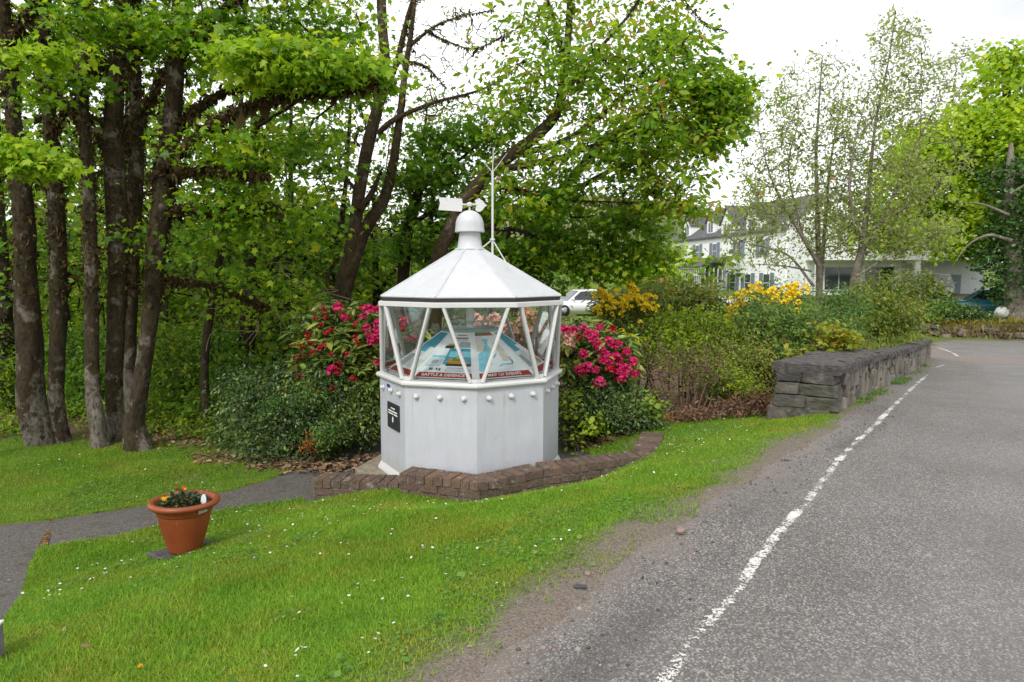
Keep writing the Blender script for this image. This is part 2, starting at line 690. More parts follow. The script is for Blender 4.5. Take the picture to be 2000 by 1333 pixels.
gx = axis(-7.5, 6.0, 0.068, -700, 700)
gy = axis(1.6, 11.5, 0.064, -60, 900)
X, Y = np.meshgrid(gx, gy)
s_, a_ = edge_sa(X, Y)
Z = height(X, Y)
rm = road_mask(X, Y, s_, a_) & (np.hypot(X, Y) < 75)
rm_in = (s_ < -0.35) & (s_ > -6.2) & (np.hypot(X, Y) < 75)
pm = path_mask(X, Y)
step_amt = np.clip((np.hypot(X, Y) - 12) / 60, 0, 0.25)
Zt = Z - np.where(rm, 0.035, 0.0) - np.where(rm_in, 0.03 + step_amt, 0) - np.where(pm, 0.045, 0.0)
ny, nx = X.shape
idx = np.arange(nx * ny).reshape(ny, nx)
Fq = np.stack([idx[:-1, :-1], idx[:-1, 1:], idx[1:, 1:], idx[1:, :-1]], -1).reshape(-1, 4)
dirt = dirt_amount(X, Y)
lit = litter_amount(X, Y)

t = NT('ground_soil_and_turf')
p = t.pos()
n1 = t.noise(p, 3.0, 5)
n2 = t.noise(p, 55.0, 3)
turf = t.mix(t.ramp(n1, [(0.35, 0.0), (0.65, 1.0)]), (0.085, 0.165, 0.012), (0.12, 0.17, 0.018))
turf = t.mix(t.ramp(n2, [(0.4, 0.0), (0.75, 0.6)]), turf, (0.10, 0.075, 0.035))
soil = t.mix(t.ramp(n2, [(0.35, 0.0), (0.65, 1.0)]), (0.085, 0.062, 0.048), (0.19, 0.155, 0.125))
grit = t.ramp(t.voronoi(p, 120.0, 'Color'), [(0.0, (0.10, 0.085, 0.075)), (0.5, (0.2, 0.17, 0.145)), (1.0, (0.32, 0.28, 0.25))])
soil = t.mix(0.45, soil, grit)
litc = t.mix(n2, (0.07, 0.045, 0.028), (0.17, 0.11, 0.07))
c = t.mix(t.attr('dirt'), turf, soil)
c = t.mix(t.attr('litter'), c, litc)
t.principled(c, 0.95, t.bump(t.math('ADD', n2, t.math('MULTIPLY', t.voronoi(p, 90.0), 0.6)), 0.6, 0.02), spec=0.15)
ground = link('ground', fast_mesh('ground', np.stack([X, Y, Zt], -1).reshape(-1, 3), Fq, {'dirt': dirt.ravel(), 'litter': lit.ravel()}, True), t.m)
tag(ground, kind='structure')


# ------------------------------------------------------------------ road
def sheet(name, xs, ys, keep, zoff, m, parent=None, attrs=None):
    X, Y = np.meshgrid(xs, ys)
    Z = height(X, Y) + zoff
    ny, nx = X.shape
    k = keep((X[:-1, :-1] + X[1:, 1:]) / 2, (Y[:-1, :-1] + Y[1:, 1:]) / 2)
    idx = np.arange(nx * ny).reshape(ny, nx)
    Fq = np.stack([idx[:-1, :-1], idx[:-1, 1:], idx[1:, 1:], idx[1:, :-1]], -1)[k]
    used = np.unique(Fq)
    re = np.zeros(nx * ny, int); re[used] = np.arange(len(used))
    V = np.stack([X, Y, Z], -1).reshape(-1, 3)[used]
    at = {kk: f(V[:, 0], V[:, 1]) for kk, f in (attrs or {}).items()}
    return link(name, fast_mesh(name, V, re[Fq], at, True), m, parent)


t = NT('worn_asphalt')
p = t.pos()
agg = t.n('TexVoronoi'); agg.inputs['Scale'].default_value = 105.0
t.l(p, agg.inputs['Vector'])
agg2 = t.n('TexVoronoi'); agg2.inputs['Scale'].default_value = 150.0
t.l(p, agg2.inputs['Vector'])
stone = t.ramp(agg.outputs['Color'], [(0.12, (0.045, 0.04, 0.04)), (0.35, (0.115, 0.105, 0.099)), (0.55, (0.18, 0.165, 0.154)), (0.70, (0.30, 0.272, 0.25)), (0.84, (0.52, 0.475, 0.44))])
stone2 = t.ramp(agg2.outputs['Color'], [(0.0, (0.06, 0.058, 0.057)), (0.5, (0.14, 0.132, 0.127)), (1.0, (0.3, 0.28, 0.265))])
c = t.mix(0.32, stone, stone2)
gaps = t.ramp(agg.outputs['Distance'], [(0.45, 0.0), (0.75, 1.0)])
c = t.mix(t.math('MULTIPLY', gaps, 0.6), c, (0.035, 0.032, 0.03))
lane = t.attr('lane')
c = t.mix(t.math('MULTIPLY', lane, 0.5), c, (0.24, 0.235, 0.228))
pat = t.noise(p, 1.3, 5)
c = t.mix(t.ramp(pat, [(0.42, 0.0), (0.70, 0.35)]), c, (0.085, 0.077, 0.072))
c = t.mix(t.ramp(t.noise(p, 0.45, 4), [(0.45, 0.0), (0.65, 0.2)]), c, (0.24, 0.225, 0.215))
crk = t.n('TexVoronoi'); crk.feature = 'DISTANCE_TO_EDGE'; crk.inputs['Scale'].default_value = 0.55
wv = t.n('VectorMath'); wv.operation = 'ADD'; nz3 = t.n('TexNoise'); nz3.inputs['Scale'].default_value = 2.5; nz3.inputs['Detail'].default_value = 5; t.l(p, nz3.inputs['Vector']); t.l(p, wv.inputs[0]); t.l(nz3.outputs['Color'], wv.inputs[1]); t.l(wv.outputs[0], crk.inputs['Vector'])
cm = t.math('MULTIPLY', t.ramp(crk.outputs['Distance'], [(0.0, 1.0), (0.012, 0.0)]), t.ramp(t.noise(p, 0.7, 3), [(0.5, 0.0), (0.6, 0.2)]))
c = t.mix(cm, c, (0.04, 0.037, 0.035))
c = t.mix(t.math('MULTIPLY', t.attr('grit'), 0.75), c, (0.20, 0.165, 0.14))
c = t.mix(t.math('MULTIPLY', t.attr('dark'), 0.45), c, (0.05, 0.047, 0.045))
t.principled(c, 0.78, t.bump(agg.outputs['Distance'], 0.8, 0.008), spec=0.35)
ASPH = t.m


def lane_attr(x, y):
    s, a = edge_sa(x, y)
    return np.clip(0.5 * np.exp(-((s + 2.0) / 0.8) ** 2) + 0.4 * np.exp(-((s + 4.0) / 0.8) ** 2) + 0.25 * smooth(6, 14, y) + 0.2 * vnoise(a * 0.3, s * 3, 3, 1.0), 0, 1)


def grit_attr(x, y):
    s, a = edge_sa(x, y)
    g = (1 - smooth(-0.55, 0.0, s * -1 * -1 + 0.25 * fbm(x, y, 17, 2.0, 3)) * 0) * smooth(-0.38, -0.02, s + 0.3 * fbm(x, y, 17, 2.4, 3))
    c0 = np.hypot(x - 14.6, y - 21.4)
    return np.clip(np.maximum(g * 0.9, 1 - smooth(1.0, 2.6, c0 + fbm(x, y, 19, 1.0, 3))), 0, 1)


def dark_attr(x, y):
    s, a = edge_sa(x, y)
    return np.clip(np.exp(-((s + 0.46) / 0.12) ** 2) * smooth(0.0, 0.5, fbm(x, y, 27, 1.1, 3) + 0.35) * 1.4, 0, 1) * (a < 6)


rx = axis(-3.0, 12.0, 0.09, -14, 45, 1.06)
ry = axis(1.0, 12.0, 0.09, -16, 45, 1.05)


def road_keep(x, y):
    s, a = edge_sa(x, y)
    return (s < 0.35) & (s > -7.2)


road = sheet('road', rx, ry, road_keep, -0.012, ASPH, None, {'lane': lane_attr, 'grit': grit_attr, 'dark': dark_attr})
tag(road, kind='structure')

# worn white edge line: paint with chips missing
t = NT('worn_white_road_paint')
p = t.pos()
wear = t.math('ADD', t.math('MULTIPLY', t.noise(p, 4.0, 2), 0.65), t.math('MULTIPLY', t.noise(p, 55.0, 3, 0.7), 0.75))
wear = t.math('ADD', wear, t.math('MULTIPLY', t.attr('rim'), -0.22))
ok = t.ramp(wear, [(0.655, 0.0), (0.705, 1.0)])
pb = t.principled(t.mix(t.noise(p, 25.0, 3), (0.50, 0.48, 0.44), (0.68, 0.67, 0.63)), 0.7, t.bump(t.noise(p, 90, 2), 0.5, 0.006), spec=0.3)
tr = t.n('BsdfTransparent')
mx = t.n('MixShader')
t.l(ok, mx.inputs['Fac']); t.l(tr.outputs[0], mx.inputs[1]); t.l(pb.outputs[0], mx.inputs[2])
t.l(mx.outputs[0], t.out.inputs['Surface'])
PAINT = t.m


def line_strip(pix, wid, name, parent):
    C = np.array([G(*q) for q in pix])
    C = spline(np.column_stack([C, np.zeros(len(C))]), 0.05)[:, :3]
    T = np.gradient(C[:, :2], axis=0); T /= np.linalg.norm(T, axis=1)[:, None]
    Nn = np.stack([-T[:, 1], T[:, 0]], 1)
    rows, rim = [], []
    for f in (-1, -0.6, 0, 0.6, 1):
        q = C[:, :2] + Nn * f * wid / 2
        rows.append(np.column_stack([q, height(q[:, 0], q[:, 1]) - 0.012 + 0.005])); rim.append(np.full(len(C), abs(f) ** 3))
    V = np.stack(rows, 1)
    m = len(C)
    idx = np.arange(m * 5).reshape(m, 5)
    Fq = np.stack([idx[:-1, :-1], idx[:-1, 1:], idx[1:, 1:], idx[1:, :-1]], -1).reshape(-1, 4)
    return link(name, fast_mesh(name, V.reshape(-1, 3), Fq, {'rim': np.stack(rim, 1).ravel()}), PAINT, parent)


line_strip([(1180, 1460), (1240, 1390), (1290, 1333), (1370, 1225), (1440, 1150), (1470, 1103), (1520, 1040), (1560, 995), (1602, 945), (1640, 895), (1680, 855), (1722, 815), (1770, 768), (1812, 731)], 0.086, 'edge_line', road)
line_strip([(1826, 718), (1843, 713)], 0.12, 'edge_line', road)
line_strip([(1826, 678), (1845, 683), (1862, 690), (1871, 696)], 0.13, 'edge_line', road)

# ------------------------------------------------------------------ path
t = NT('old_path_tarmac')
p = t.pos()
v = t.n('TexVoronoi'); v.inputs['Scale'].default_value = 95.0
t.l(p, v.inputs['Vector'])
c = t.ramp(v.outputs['Color'], [(0.0, (0.04, 0.036, 0.032)), (0.5, (0.095, 0.085, 0.078)), (1.0, (0.19, 0.17, 0.155))])
c = t.mix(t.ramp(t.noise(p, 2.2, 5), [(0.4, 0.0), (0.7, 0.55)]), c, (0.11, 0.10, 0.092))
c = t.mix(t.ramp(t.noise(p, 5.5, 4), [(0.56, 0.0), (0.74, 0.6)]), c, (0.05, 0.052, 0.025))
t.principled(c, 0.85, t.bump(v.outputs['Distance'], 0.6, 0.007), spec=0.3)
PATHM = t.m


def path_keep(x, y):
    m = np.zeros(x.shape, bool)
    for dx in (-0.12, 0, 0.12):
        for dy in (-0.12, 0, 0.12):
            m |= path_mask(x + dx, y + dy)
    return m


path = sheet('path', axis(-7.5, 2.0, 0.06, -12, 2.2), axis(2.2, 10.6, 0.06, 1.0, 10.7), path_keep, -0.018, PATHM)
tag(path, kind='structure')
# the gap across the path, filled with dry litter
a0, a1, b0, b1 = G(97, 1012), G(105, 1013), G(92, 1066), G(74, 1066)
mb = MB()
mb.add([(*q[:2], gz(q[0], q[1]) - 0.013) for q in (a0, a1, b0, b1)], [(0, 1, 2, 3)])
t = NT('drain_debris')
t.principled(t.mix(t.ramp(t.noise(t.pos(), 30, 4), [(0.4, 0.0), (0.6, 1.0)]), (0.02, 0.015, 0.01), (0.22, 0.13, 0.05)), 0.95, spec=0.1)
mb.build('drain_gap', t.m, path)

# ------------------------------------------------------------------ far hill
hx = np.linspace(-260, 420, 90); hy = np.linspace(260, 620, 40)
X, Y = np.meshgrid(hx, hy)
ridge = 62 * np.exp(-((X - 60) / 190.0) ** 2) + 12 * fbm(X, Y, 5, 0.012, 4)
Z = -4 + ridge * smooth(260, 470, Y)
idx = np.arange(X.size).reshape(X.shape)
Fq = np.stack([idx[:-1, :-1], idx[:-1, 1:], idx[1:, 1:], idx[1:, :-1]], -1).reshape(-1, 4)
t = NT('hill_moor_and_trees')
p = t.pos()
c = t.ramp(t.noise(p, 0.022, 5), [(0.3, (0.045, 0.07, 0.03)), (0.48, (0.16, 0.19, 0.08)), (0.58, (0.22, 0.18, 0.13)), (0.75, (0.10, 0.11, 0.07))])
c = t.mix(t.ramp(t.noise(p, 0.3, 4), [(0.5, 0.0), (0.62, 0.7)]), c, (0.06, 0.08, 0.045))
t.principled(c, 1.0, spec=0.0)
hill = link('hill', fast_mesh('hill', np.stack([X, Y, Z], -1).reshape(-1, 3), Fq, None, True), t.m)
tag(hill, kind='structure')
# ------------------------------------------------------------------ lighthouse lantern kiosk
def white_paint(name, tint=(0.47, 0.485, 0.525), dirt=0.5, streak=True):
    t = NT(name)
    p = t.pos()
    n1 = t.noise(p, 3.2, 5)
    st = t.noise(t.scale(p, (7, 7, 1.1)), 1.3, 6, 0.7)
    c = t.mix(t.ramp(n1, [(0.35, 0.0), (0.7, 1.0)]), tint, tuple(x * 0.93 for x in tint))
    if streak:
        c = t.mix(t.ramp(st, [(0.46, 0.0), (0.72, 0.6 * dirt)]), c, (0.32, 0.33, 0.34))
        z = t.n('SeparateXYZ'); t.l(p, z.inputs[0])
        low = t.ramp(t.math('ADD', z.outputs['Z'], t.math('MULTIPLY', t.noise(p, 7, 4), 0.35)), [(0.12, 1.1 * dirt), (0.40, 0.0)])
        c = t.mix(low, c, (0.30, 0.29, 0.24))
        band = t.ramp(z.outputs['Z'], [(0.45, 0.0), (0.86, 1.0), (0.93, 1.0), (0.96, 0.15)])
        run = t.ramp(t.noise(t.scale(p, (16, 16, 0.8)), 1.5, 4, 0.6), [(0.60, 0.0), (0.70, 0.5)])
        c = t.mix(t.math('MULTIPLY', band, run), c, (0.36, 0.27, 0.17))
    rust = t.ramp(t.noise(p, 5.0, 6, 0.7), [(0.63, 0.0), (0.72, 0.7 * dirt)])
    c = t.mix(rust, c, (0.42, 0.30, 0.18))
    t.principled(c, 0.45, t.bump(t.noise(p, 22, 5), 0.18, 0.01), spec=0.4)
    return t.m


WHITE = white_paint('weathered_white_paint')
WHITE2 = white_paint('white_frame_paint', (0.58, 0.58, 0.575), 0.8, False)
ROOFW = white_paint('white_roof_paint', (0.53, 0.54, 0.56), 0.45)
DARK = plain('gap_shade_black', (0.03, 0.027, 0.025), 0.8)
BLACK = plain('black_slate_plaque', (0.025, 0.026, 0.03), 0.45)
PRINTW = plain('white_print', (0.75, 0.75, 0.73), 0.6, var=0.03)
t = NT('pane_glass')
gl = t.n('BsdfGlossy'); gl.inputs['Roughness'].default_value = 0.03
gl.inputs['Color'].default_value = (0.9, 0.95, 0.95, 1)
trn = t.n('BsdfTransparent'); trn.inputs['Color'].default_value = (0.955, 0.975, 0.965, 1)
fr = t.n('Fresnel'); fr.inputs['IOR'].default_value = 1.45
mx = t.n('MixShader')
t.l(t.math('ADD', t.math('MULTIPLY', fr.outputs[0], 0.7), 0.01), mx.inputs['Fac'])
t.l(trn.outputs[0], mx.inputs[1]); t.l(gl.outputs[0], mx.inputs[2])
t.l(mx.outputs[0], t.out.inputs['Surface'])
GLASS = t.m

lantern = empty('lighthouse_lantern', (LC[0], LC[1], 0.0))
tag(lantern, 'white octagonal lighthouse lantern room with riveted conical roof and triangular glass panes', 'lantern')
TH0 = math.atan2(-LC[1], -LC[0]) + R(3.4)


def ring(r, z, k, half=False):
    a = TH0 + R(45) * k + (R(22.5) if half else 0)
    return np.array([r * math.cos(a), r * math.sin(a), z])


RB = 1.056
# base: foot flange, plinth slab, eight plates
prof = [(1.0, -0.20), (1.36, -0.20), (1.36, -0.06), (1.35, -0.05), (1.0, -0.05)]
CONC = plain('old_concrete', (0.24, 0.20, 0.15), 0.9, var=0.3, scale=14, bump=0.4)
MB().lathe(prof, 8, ang0=TH0).build('plinth', CONC, lantern)
MB().lathe([(1.02, -0.05), (1.095, -0.05), (1.095, -0.035), (1.07, 0.012), (1.06, 0.03), (1.02, 0.03)], 8, ang0=TH0).build('foot_flange', WHITE2, lantern)
for k in range(8):
    a, b = ring(RB, -0.04, k), ring(RB, -0.04, k + 1)
    nrm = (a + b) / 2; nrm[2] = 0; nrm /= np.linalg.norm(nrm)
    mb = MB()
    # subdivided outer face with gentle unevenness
    nu, nv = 10, 12
    vs = []
    for j in range(nv + 1):
        for i in range(nu + 1):
            q = a + (b - a) * i / nu
            w = 0.004 * float(vnoise(i * 0.9 + k * 31, j * 0.8, 3)) if 0 < i < nu else 0
            vs.append((*(q + nrm * w)[:2], -0.04 + 1.09 * j / nv))
    fs = [(j * (nu + 1) + i, j * (nu + 1) + i + 1, (j + 1) * (nu + 1) + i + 1, (j + 1) * (nu + 1) + i) for j in range(nv) for i in range(nu)]
    mb.add(vs, fs)
    ai, bi = a * [0.975, 0.975, 1], b * [0.975, 0.975, 1]
    mb.add([ai, bi, bi + [0, 0, 1.09], ai + [0, 0, 1.09], a + [0, 0, 1.09], b + [0, 0, 1.09]], [(1, 0, 3, 2), (3, 4, 5, 2)])
    o = mb.build('wall_plate', WHITE, lantern, True)
    # bolts
    for f in (0.17, 0.5, 0.83):
        q = a + (b - a) * f; q[2] = 0.925
        bm_ = MB()
        bm_.lathe([(0.0, 0.0), (0.038, 0.0), (0.038, 0.008), (0.026, 0.010), (0.025, 0.040), (0.021, 0.046), (0.0, 0.047)], 12)
        ob = bm_.build('bolt', WHITE2, lantern, True)
        ob.scale = (0.86, 0.86, 0.9)
        ob.location = tuple(q + nrm * 0.002)
        ob.rotation_euler = Vector(nrm).to_track_quat('Z', 'Y').to_euler()
# sill
MB().lathe([(0.95, 1.035), (1.062, 1.028), (1.088, 1.034), (1.102, 1.05), (1.102, 1.068), (1.085, 1.085), (1.03, 1.095), (0.95, 1.095)], 8, ang0=TH0, close=True).build('sill', WHITE2, lantern)
# small corner curbs on the sill
ZS, ZT = 1.095, 1.868
RT = 1.10
TOPA = TH0 + R(22.5)
# glazing bars and panes
for k in range(8):
    bot = ring(1.05, ZS, k)
    for sgn in (-1, 1):
        top = ring(1.085, ZT, k, True) if sgn > 0 else ring(1.085, ZT, k - 1, True)
        nb = ring(1.05, ZS, k + sgn)
        nt_ = ring(1.085, ZT, k - 1 if sgn > 0 else k, True)
        p0 = bot + (nb - bot) * 0.085
        p1 = top + (nt_ - top) * 0.10
        ax = p1 - p0
        ax /= np.linalg.norm(ax)
        rad = (p0 + p1) / 2; rad[2] = 0; rad /= np.linalg.norm(rad)
        sd = np.cross(ax, rad); sd /= np.linalg.norm(sd)
        rad2 = np.cross(sd, ax)
        w, d = 0.018, 0.024
        poly = [p0 - sd * w - rad2 * d, p0 + sd * w - rad2 * d, p0 + sd * w * 1.0 + rad2 * d * 0.4, p0 + sd * w * 0.55 + rad2 * d, p0 - sd * w * 0.55 + rad2 * d, p0 - sd * w + rad2 * d * 0.4]
        MB().prism(poly, p1 - p0).build('glazing_bar', WHITE2, lantern)
    # corner foot on the sill
    f1 = bot + (ring(1.05, ZS, k + 1) - bot) * 0.12; f0 = bot + (ring(1.05, ZS, k - 1) - bot) * 0.12
    inn = bot * [0.955, 0.955, 1]
    MB().prism([f0, bot, f1, f1 * [0.955, 0.955, 1], inn, f0 * [0.955, 0.955, 1]], (0, 0, 0.035)).build('sill_block', WHITE2, lantern)
    # panes: one pointing up (base on sill), one pointing down
    b0, b1 = ring(1.045, ZS + 0.003, k), ring(1.045, ZS + 0.003, k + 1)
    tt = ring(1.08, ZT - 0.003, k, True)
    t0, t1 = ring(1.08, ZT - 0.003, k - 1, True), tt
    e = 0.085
    u = (b1 - b0) * e
    MB().add([b0 + u, b1 - u, tt + (ring(1.08, ZT, k + 1, True) - tt) * 0.08, tt + (t0 - tt) * 0.08], [(0, 1, 2, 3)]).build('glass_pane', GLASS, lantern)
    u = (t1 - t0) * 0.1
    MB().add([t0 + u, t1 - u, b0 + (b1 - b0) * 0.07, b0 + (ring(1.045, ZS, k - 1) - b0) * 0.07], [(3, 2, 1, 0)]).build('glass_pane', GLASS, lantern)
# top ring, near-black band coloured as the shade of the gap, ceiling
MB().lathe([(1.0, 1.865), (1.10, 1.865), (1.112, 1.872), (1.112, 1.915), (1.10, 1.922), (1.0, 1.922)], 8, ang0=TOPA, close=True).build('top_ring', WHITE2, lantern)
MB().lathe([(1.072, 1.918), (1.072, 1.972)], 8, ang0=TOPA).build('gap_shade_band', DARK, lantern)
SOFF = plain('ceiling_white', (0.75, 0.75, 0.73), 0.7)
MB().lathe([(1.02, 1.915), (0.02, 1.935)], 8, ang0=TOPA).build('ceiling', SOFF, lantern)
# roof panels with seams and rivets
RE, ZE, RTOP, ZTOP = 1.084, 1.974, 0.152, 2.507
for k in range(8):
    a, b = ring(RE, ZE, k, True), ring(RE, ZE, k + 1, True)
    c_, d_ = ring(RTOP, ZTOP, k + 1, True), ring(RTOP, ZTOP, k, True)
    nn = np.cross(b - a, d_ - a); nn /= np.linalg.norm(nn)
    mb = MB()
    mb.prism([a, b, c_, d_], -nn * 0.012)
    pan = mb.build('roof_panel', ROOFW, lantern)
    # raised seam along the hip and eave lip
    MB().tube([a + nn * 0.002, d_ + nn * 0.002], 0.009, 6).build('roof_seam', ROOFW, lantern)
    rv = MB()
    def riv(q):
        h = np.array(q)
        u = (b - a) / np.linalg.norm(b - a); v_ = np.cross(nn, u)
        r0 = 0.0075
        base = [h + r0 * (math.cos(g) * u + math.sin(g) * v_) for g in np.arange(6) * math.pi / 3]
        topv = h + nn * 0.007
        rv.add(base + [topv], [(i, (i + 1) % 6, 6) for i in range(6)])
    for f in np.linspace(0.04, 0.96, 24):
        for s0, e0 in ((a, d_), (b, c_)):
            inset = ((b - a) if s0 is a else (a - b)); inset = inset / np.linalg.norm(inset) * 0.028
            q = s0 + (e0 - s0) * f + inset
            riv(q + nn * 0.001)
    for f in np.linspace(0.05, 0.95, 20):
        riv(a + (b - a) * f + (d_ - a) * 0.025 + nn * 0.001)
    rvo = rv.build('rivets', ROOFW, pan)
    rvo['kind'] = 'stuff'
# ventilator
NK = lambda pr, nm, n=40: MB().lathe(pr, n).build(nm, ROOFW, lantern, True)
NK([(0.12, 2.49), (0.172, 2.49), (0.172, 2.512), (0.150, 2.516), (0.145, 2.52), (0.118, 2.70), (0.125, 2.702), (0.125, 2.72), (0.0, 2.72)], 'vent_neck')
NK([(0.128, 2.700), (0.172, 2.696), (0.174, 2.702)] + [(0.172 - 0.002 * i, 2.702 + 0.018 * i) for i in range(1, 5)] +
   [(0.164 * math.cos(g), 2.778 + 0.172 * math.sin(g)) for g in np.linspace(0.05, math.pi / 2, 12)], 'vent_dome')
# weather vane
vane = MB().tube([(0, 0, 2.945), (0, 0, 3.035)], 0.011, 10).lathe([(0.0, 2.99), (0.03, 2.995), (0.034, 3.015), (0.03, 3.035), (0.0, 3.045)], 12).tube([(-0.1, 0, 3.015), (0.09, 0, 3.015)], 0.010, 8).build('weather_vane', WHITE2, lantern, False)
vane.rotation_euler = (0, 0, R(-4))
MB().prism([(-0.360, -0.004, 3.100), (-0.345, -0.004, 3.03), (-0.366, -0.004, 2.955), (-0.092, -0.004, 2.935), (-0.078, -0.004, 3.012), (-0.088, -0.004, 3.082)], (0, 0.008, 0)).build('vane_tail', WHITE2, vane)
hd = [(0.062, 3.06), (0.085, 3.075), (0.115, 3.075), (0.15, 3.06), (0.178, 3.02), (0.205, 3.002), (0.175, 2.985), (0.15, 2.95), (0.12, 2.932), (0.09, 2.934), (0.066, 2.955), (0.082, 3.008)]
MB().prism([(x, -0.004, z) for x, z in hd], (0, 0.008, 0)).build('vane_head', WHITE2, vane)
# mast with three prongs and struts
mx_, my_ = 0.262, 0.02
mast = MB().tube([(mx_, my_, 2.40), (mx_ + 0.004, my_, 3.385)], 0.0135, 10).tube([(mx_ + 0.004, my_, 3.38), (mx_ + 0.012, my_, 3.64)], [0.0055, 0.0035], 8)\
    .lathe([(0.0, 2.605), (0.03, 2.605), (0.03, 2.628), (0.0, 2.63)], 12, (mx_, my_, 0)).build('mast', WHITE2, lantern)
for q in ((0.12, -0.02, 2.50), (0.43, 0.0, 2.335), (0.27, 0.17, 2.33)):
    MB().tube([(mx_, my_, 2.615), q], 0.008, 6).build('strut', WHITE2, mast)
for q in ((mx_ - 0.15, my_, 3.56), (mx_ + 0.17, my_, 3.60), (mx_ + 0.01, my_ + 0.16, 3.58)):
    MB().tube([(mx_ + 0.004, my_, 3.38), q], [0.005, 0.0025], 6).build('prong', WHITE2, mast)


# plaque and sticker on the left plate (between vertices -2 and -1)
def face_frame(k):
    a, b = ring(RB, 0, k), ring(RB, 0, k + 1)
    x = (b - a) / np.linalg.norm(b - a)
    n = np.cross(x, [0, 0, 1.0])
    return a, b, x, n


a, b, ux, un = face_frame(-2)


def on_face(u, z, off):
    return a + ux * u + un * off + np.array([0, 0, z])


if np.dot(un, ring(1, 0, -2) + ring(1, 0, -1)) < 0:
    un = -un
FL = np.linalg.norm(b - a)
pq = MB().prism([on_face(u, z, 0.004) for u, z in ((0.37 * FL, 0.50), (0.82 * FL, 0.50), (0.82 * FL, 0.79), (0.37 * FL, 0.79))], un * 0.016).build('plaque', BLACK, lantern, bevel=0.004)
tx = MB()
for z, segs in ((0.735, ((0.52, 0.56), (0.57, 0.61), (0.62, 0.68))), (0.70, ((0.42, 0.55), (0.56, 0.77))), (0.672, ((0.42, 0.62), (0.64, 0.78)))):
    for s0, s1 in segs:
        tx.prism([on_face(u * FL, zz, 0.0205) for u, zz in ((s0, z - 0.007), (s1, z - 0.007), (s1, z + 0.007), (s0, z + 0.007))], un * 0.001)
tx.prism([on_face((0.595 + 0.025 * math.cos(g)) * FL, 0.61 + 0.035 * math.sin(g), 0.0205) for g in np.arange(10) * math.pi / 5], un * 0.001)
tx.build('plaque_lettering', PRINTW, pq)
NAVY = plain('navy_print', (0.02, 0.03, 0.16), 0.5)
stk = MB().prism([on_face(u * FL, z, 0.004) for u, z in ((0.325, 0.885), (0.47, 0.885), (0.47, 0.985), (0.325, 0.985))], un * 0.003).build('sticker', PRINTW, lantern)
MB().prism([on_face(u * FL, z, 0.0075) for u, z in ((0.325, 0.945), (0.46, 0.945), (0.46, 0.985), (0.325, 0.985))], un * 0.001).prism([on_face(u * FL, z, 0.0075) for u, z in ((0.34, 0.89), (0.38, 0.895), (0.37, 0.935), (0.335, 0.93))], un * 0.001).build('sticker_print', NAVY, stk)

# ------------------------------------------------------------------ information display inside
disp = empty('information_display', (LC[0], LC[1], 0.0))
tag(disp, 'sloping eight sided display of illustrated history panels inside the white lantern', 'display')
FRAMEG = plain('display_frame_white', (0.78, 0.80, 0.80), 0.5)
PANELW = plain('panel_paper', (0.80, 0.84, 0.86), 0.5, var=0.06)
RED = plain('panel_red_band', (0.36, 0.03, 0.035), 0.5)
COLS = {n: plain('print_' + n, c, 0.5, var=0.18, scale=20) for n, c in dict(cyan=(0.24, 0.60, 0.72), deep=(0.06, 0.34, 0.46), sand=(0.50, 0.34, 0.14), ochre=(0.50, 0.25, 0.03), dark=(0.05, 0.045, 0.04),
        green=(0.14, 0.22, 0.06), pale=(0.55, 0.66, 0.72), grey=(0.36, 0.40, 0.44), rust=(0.36, 0.13, 0.05), inkred=(0.42, 0.12, 0.12), tint=(0.60, 0.68, 0.64)).items()}
PB, PT, ZPB, ZPT = 0.965, 0.32, 1.115, 1.565
MB().lathe([(PB, 0.98), (PB + 0.01, 1.10), (0.5, 1.10)], 8, ang0=TH0).build('shelf', FRAMEG, disp)
MB().lathe([(0.0, ZPT - 0.01), (PT + 0.015, ZPT - 0.01), (PT + 0.02, ZPT + 0.02), (PT + 0.005, ZPT + 0.03), (0.0, ZPT + 0.03)], 8, ang0=TH0).build('top_plate', plain('teal_edge', (0.16, 0.26, 0.26), 0.3), disp)
MB().lathe([(0.048, ZPT + 0.02), (0.048, 1.92)], 16).build('centre_post', FRAMEG, disp, True)
MB().lathe([(0.0, 1.655), (0.22, 1.655), (0.225, 1.662), (0.22, 1.669), (0.0, 1.669)], 24).build('glass_shelf', GLASS, disp, True)
random.seed(3)
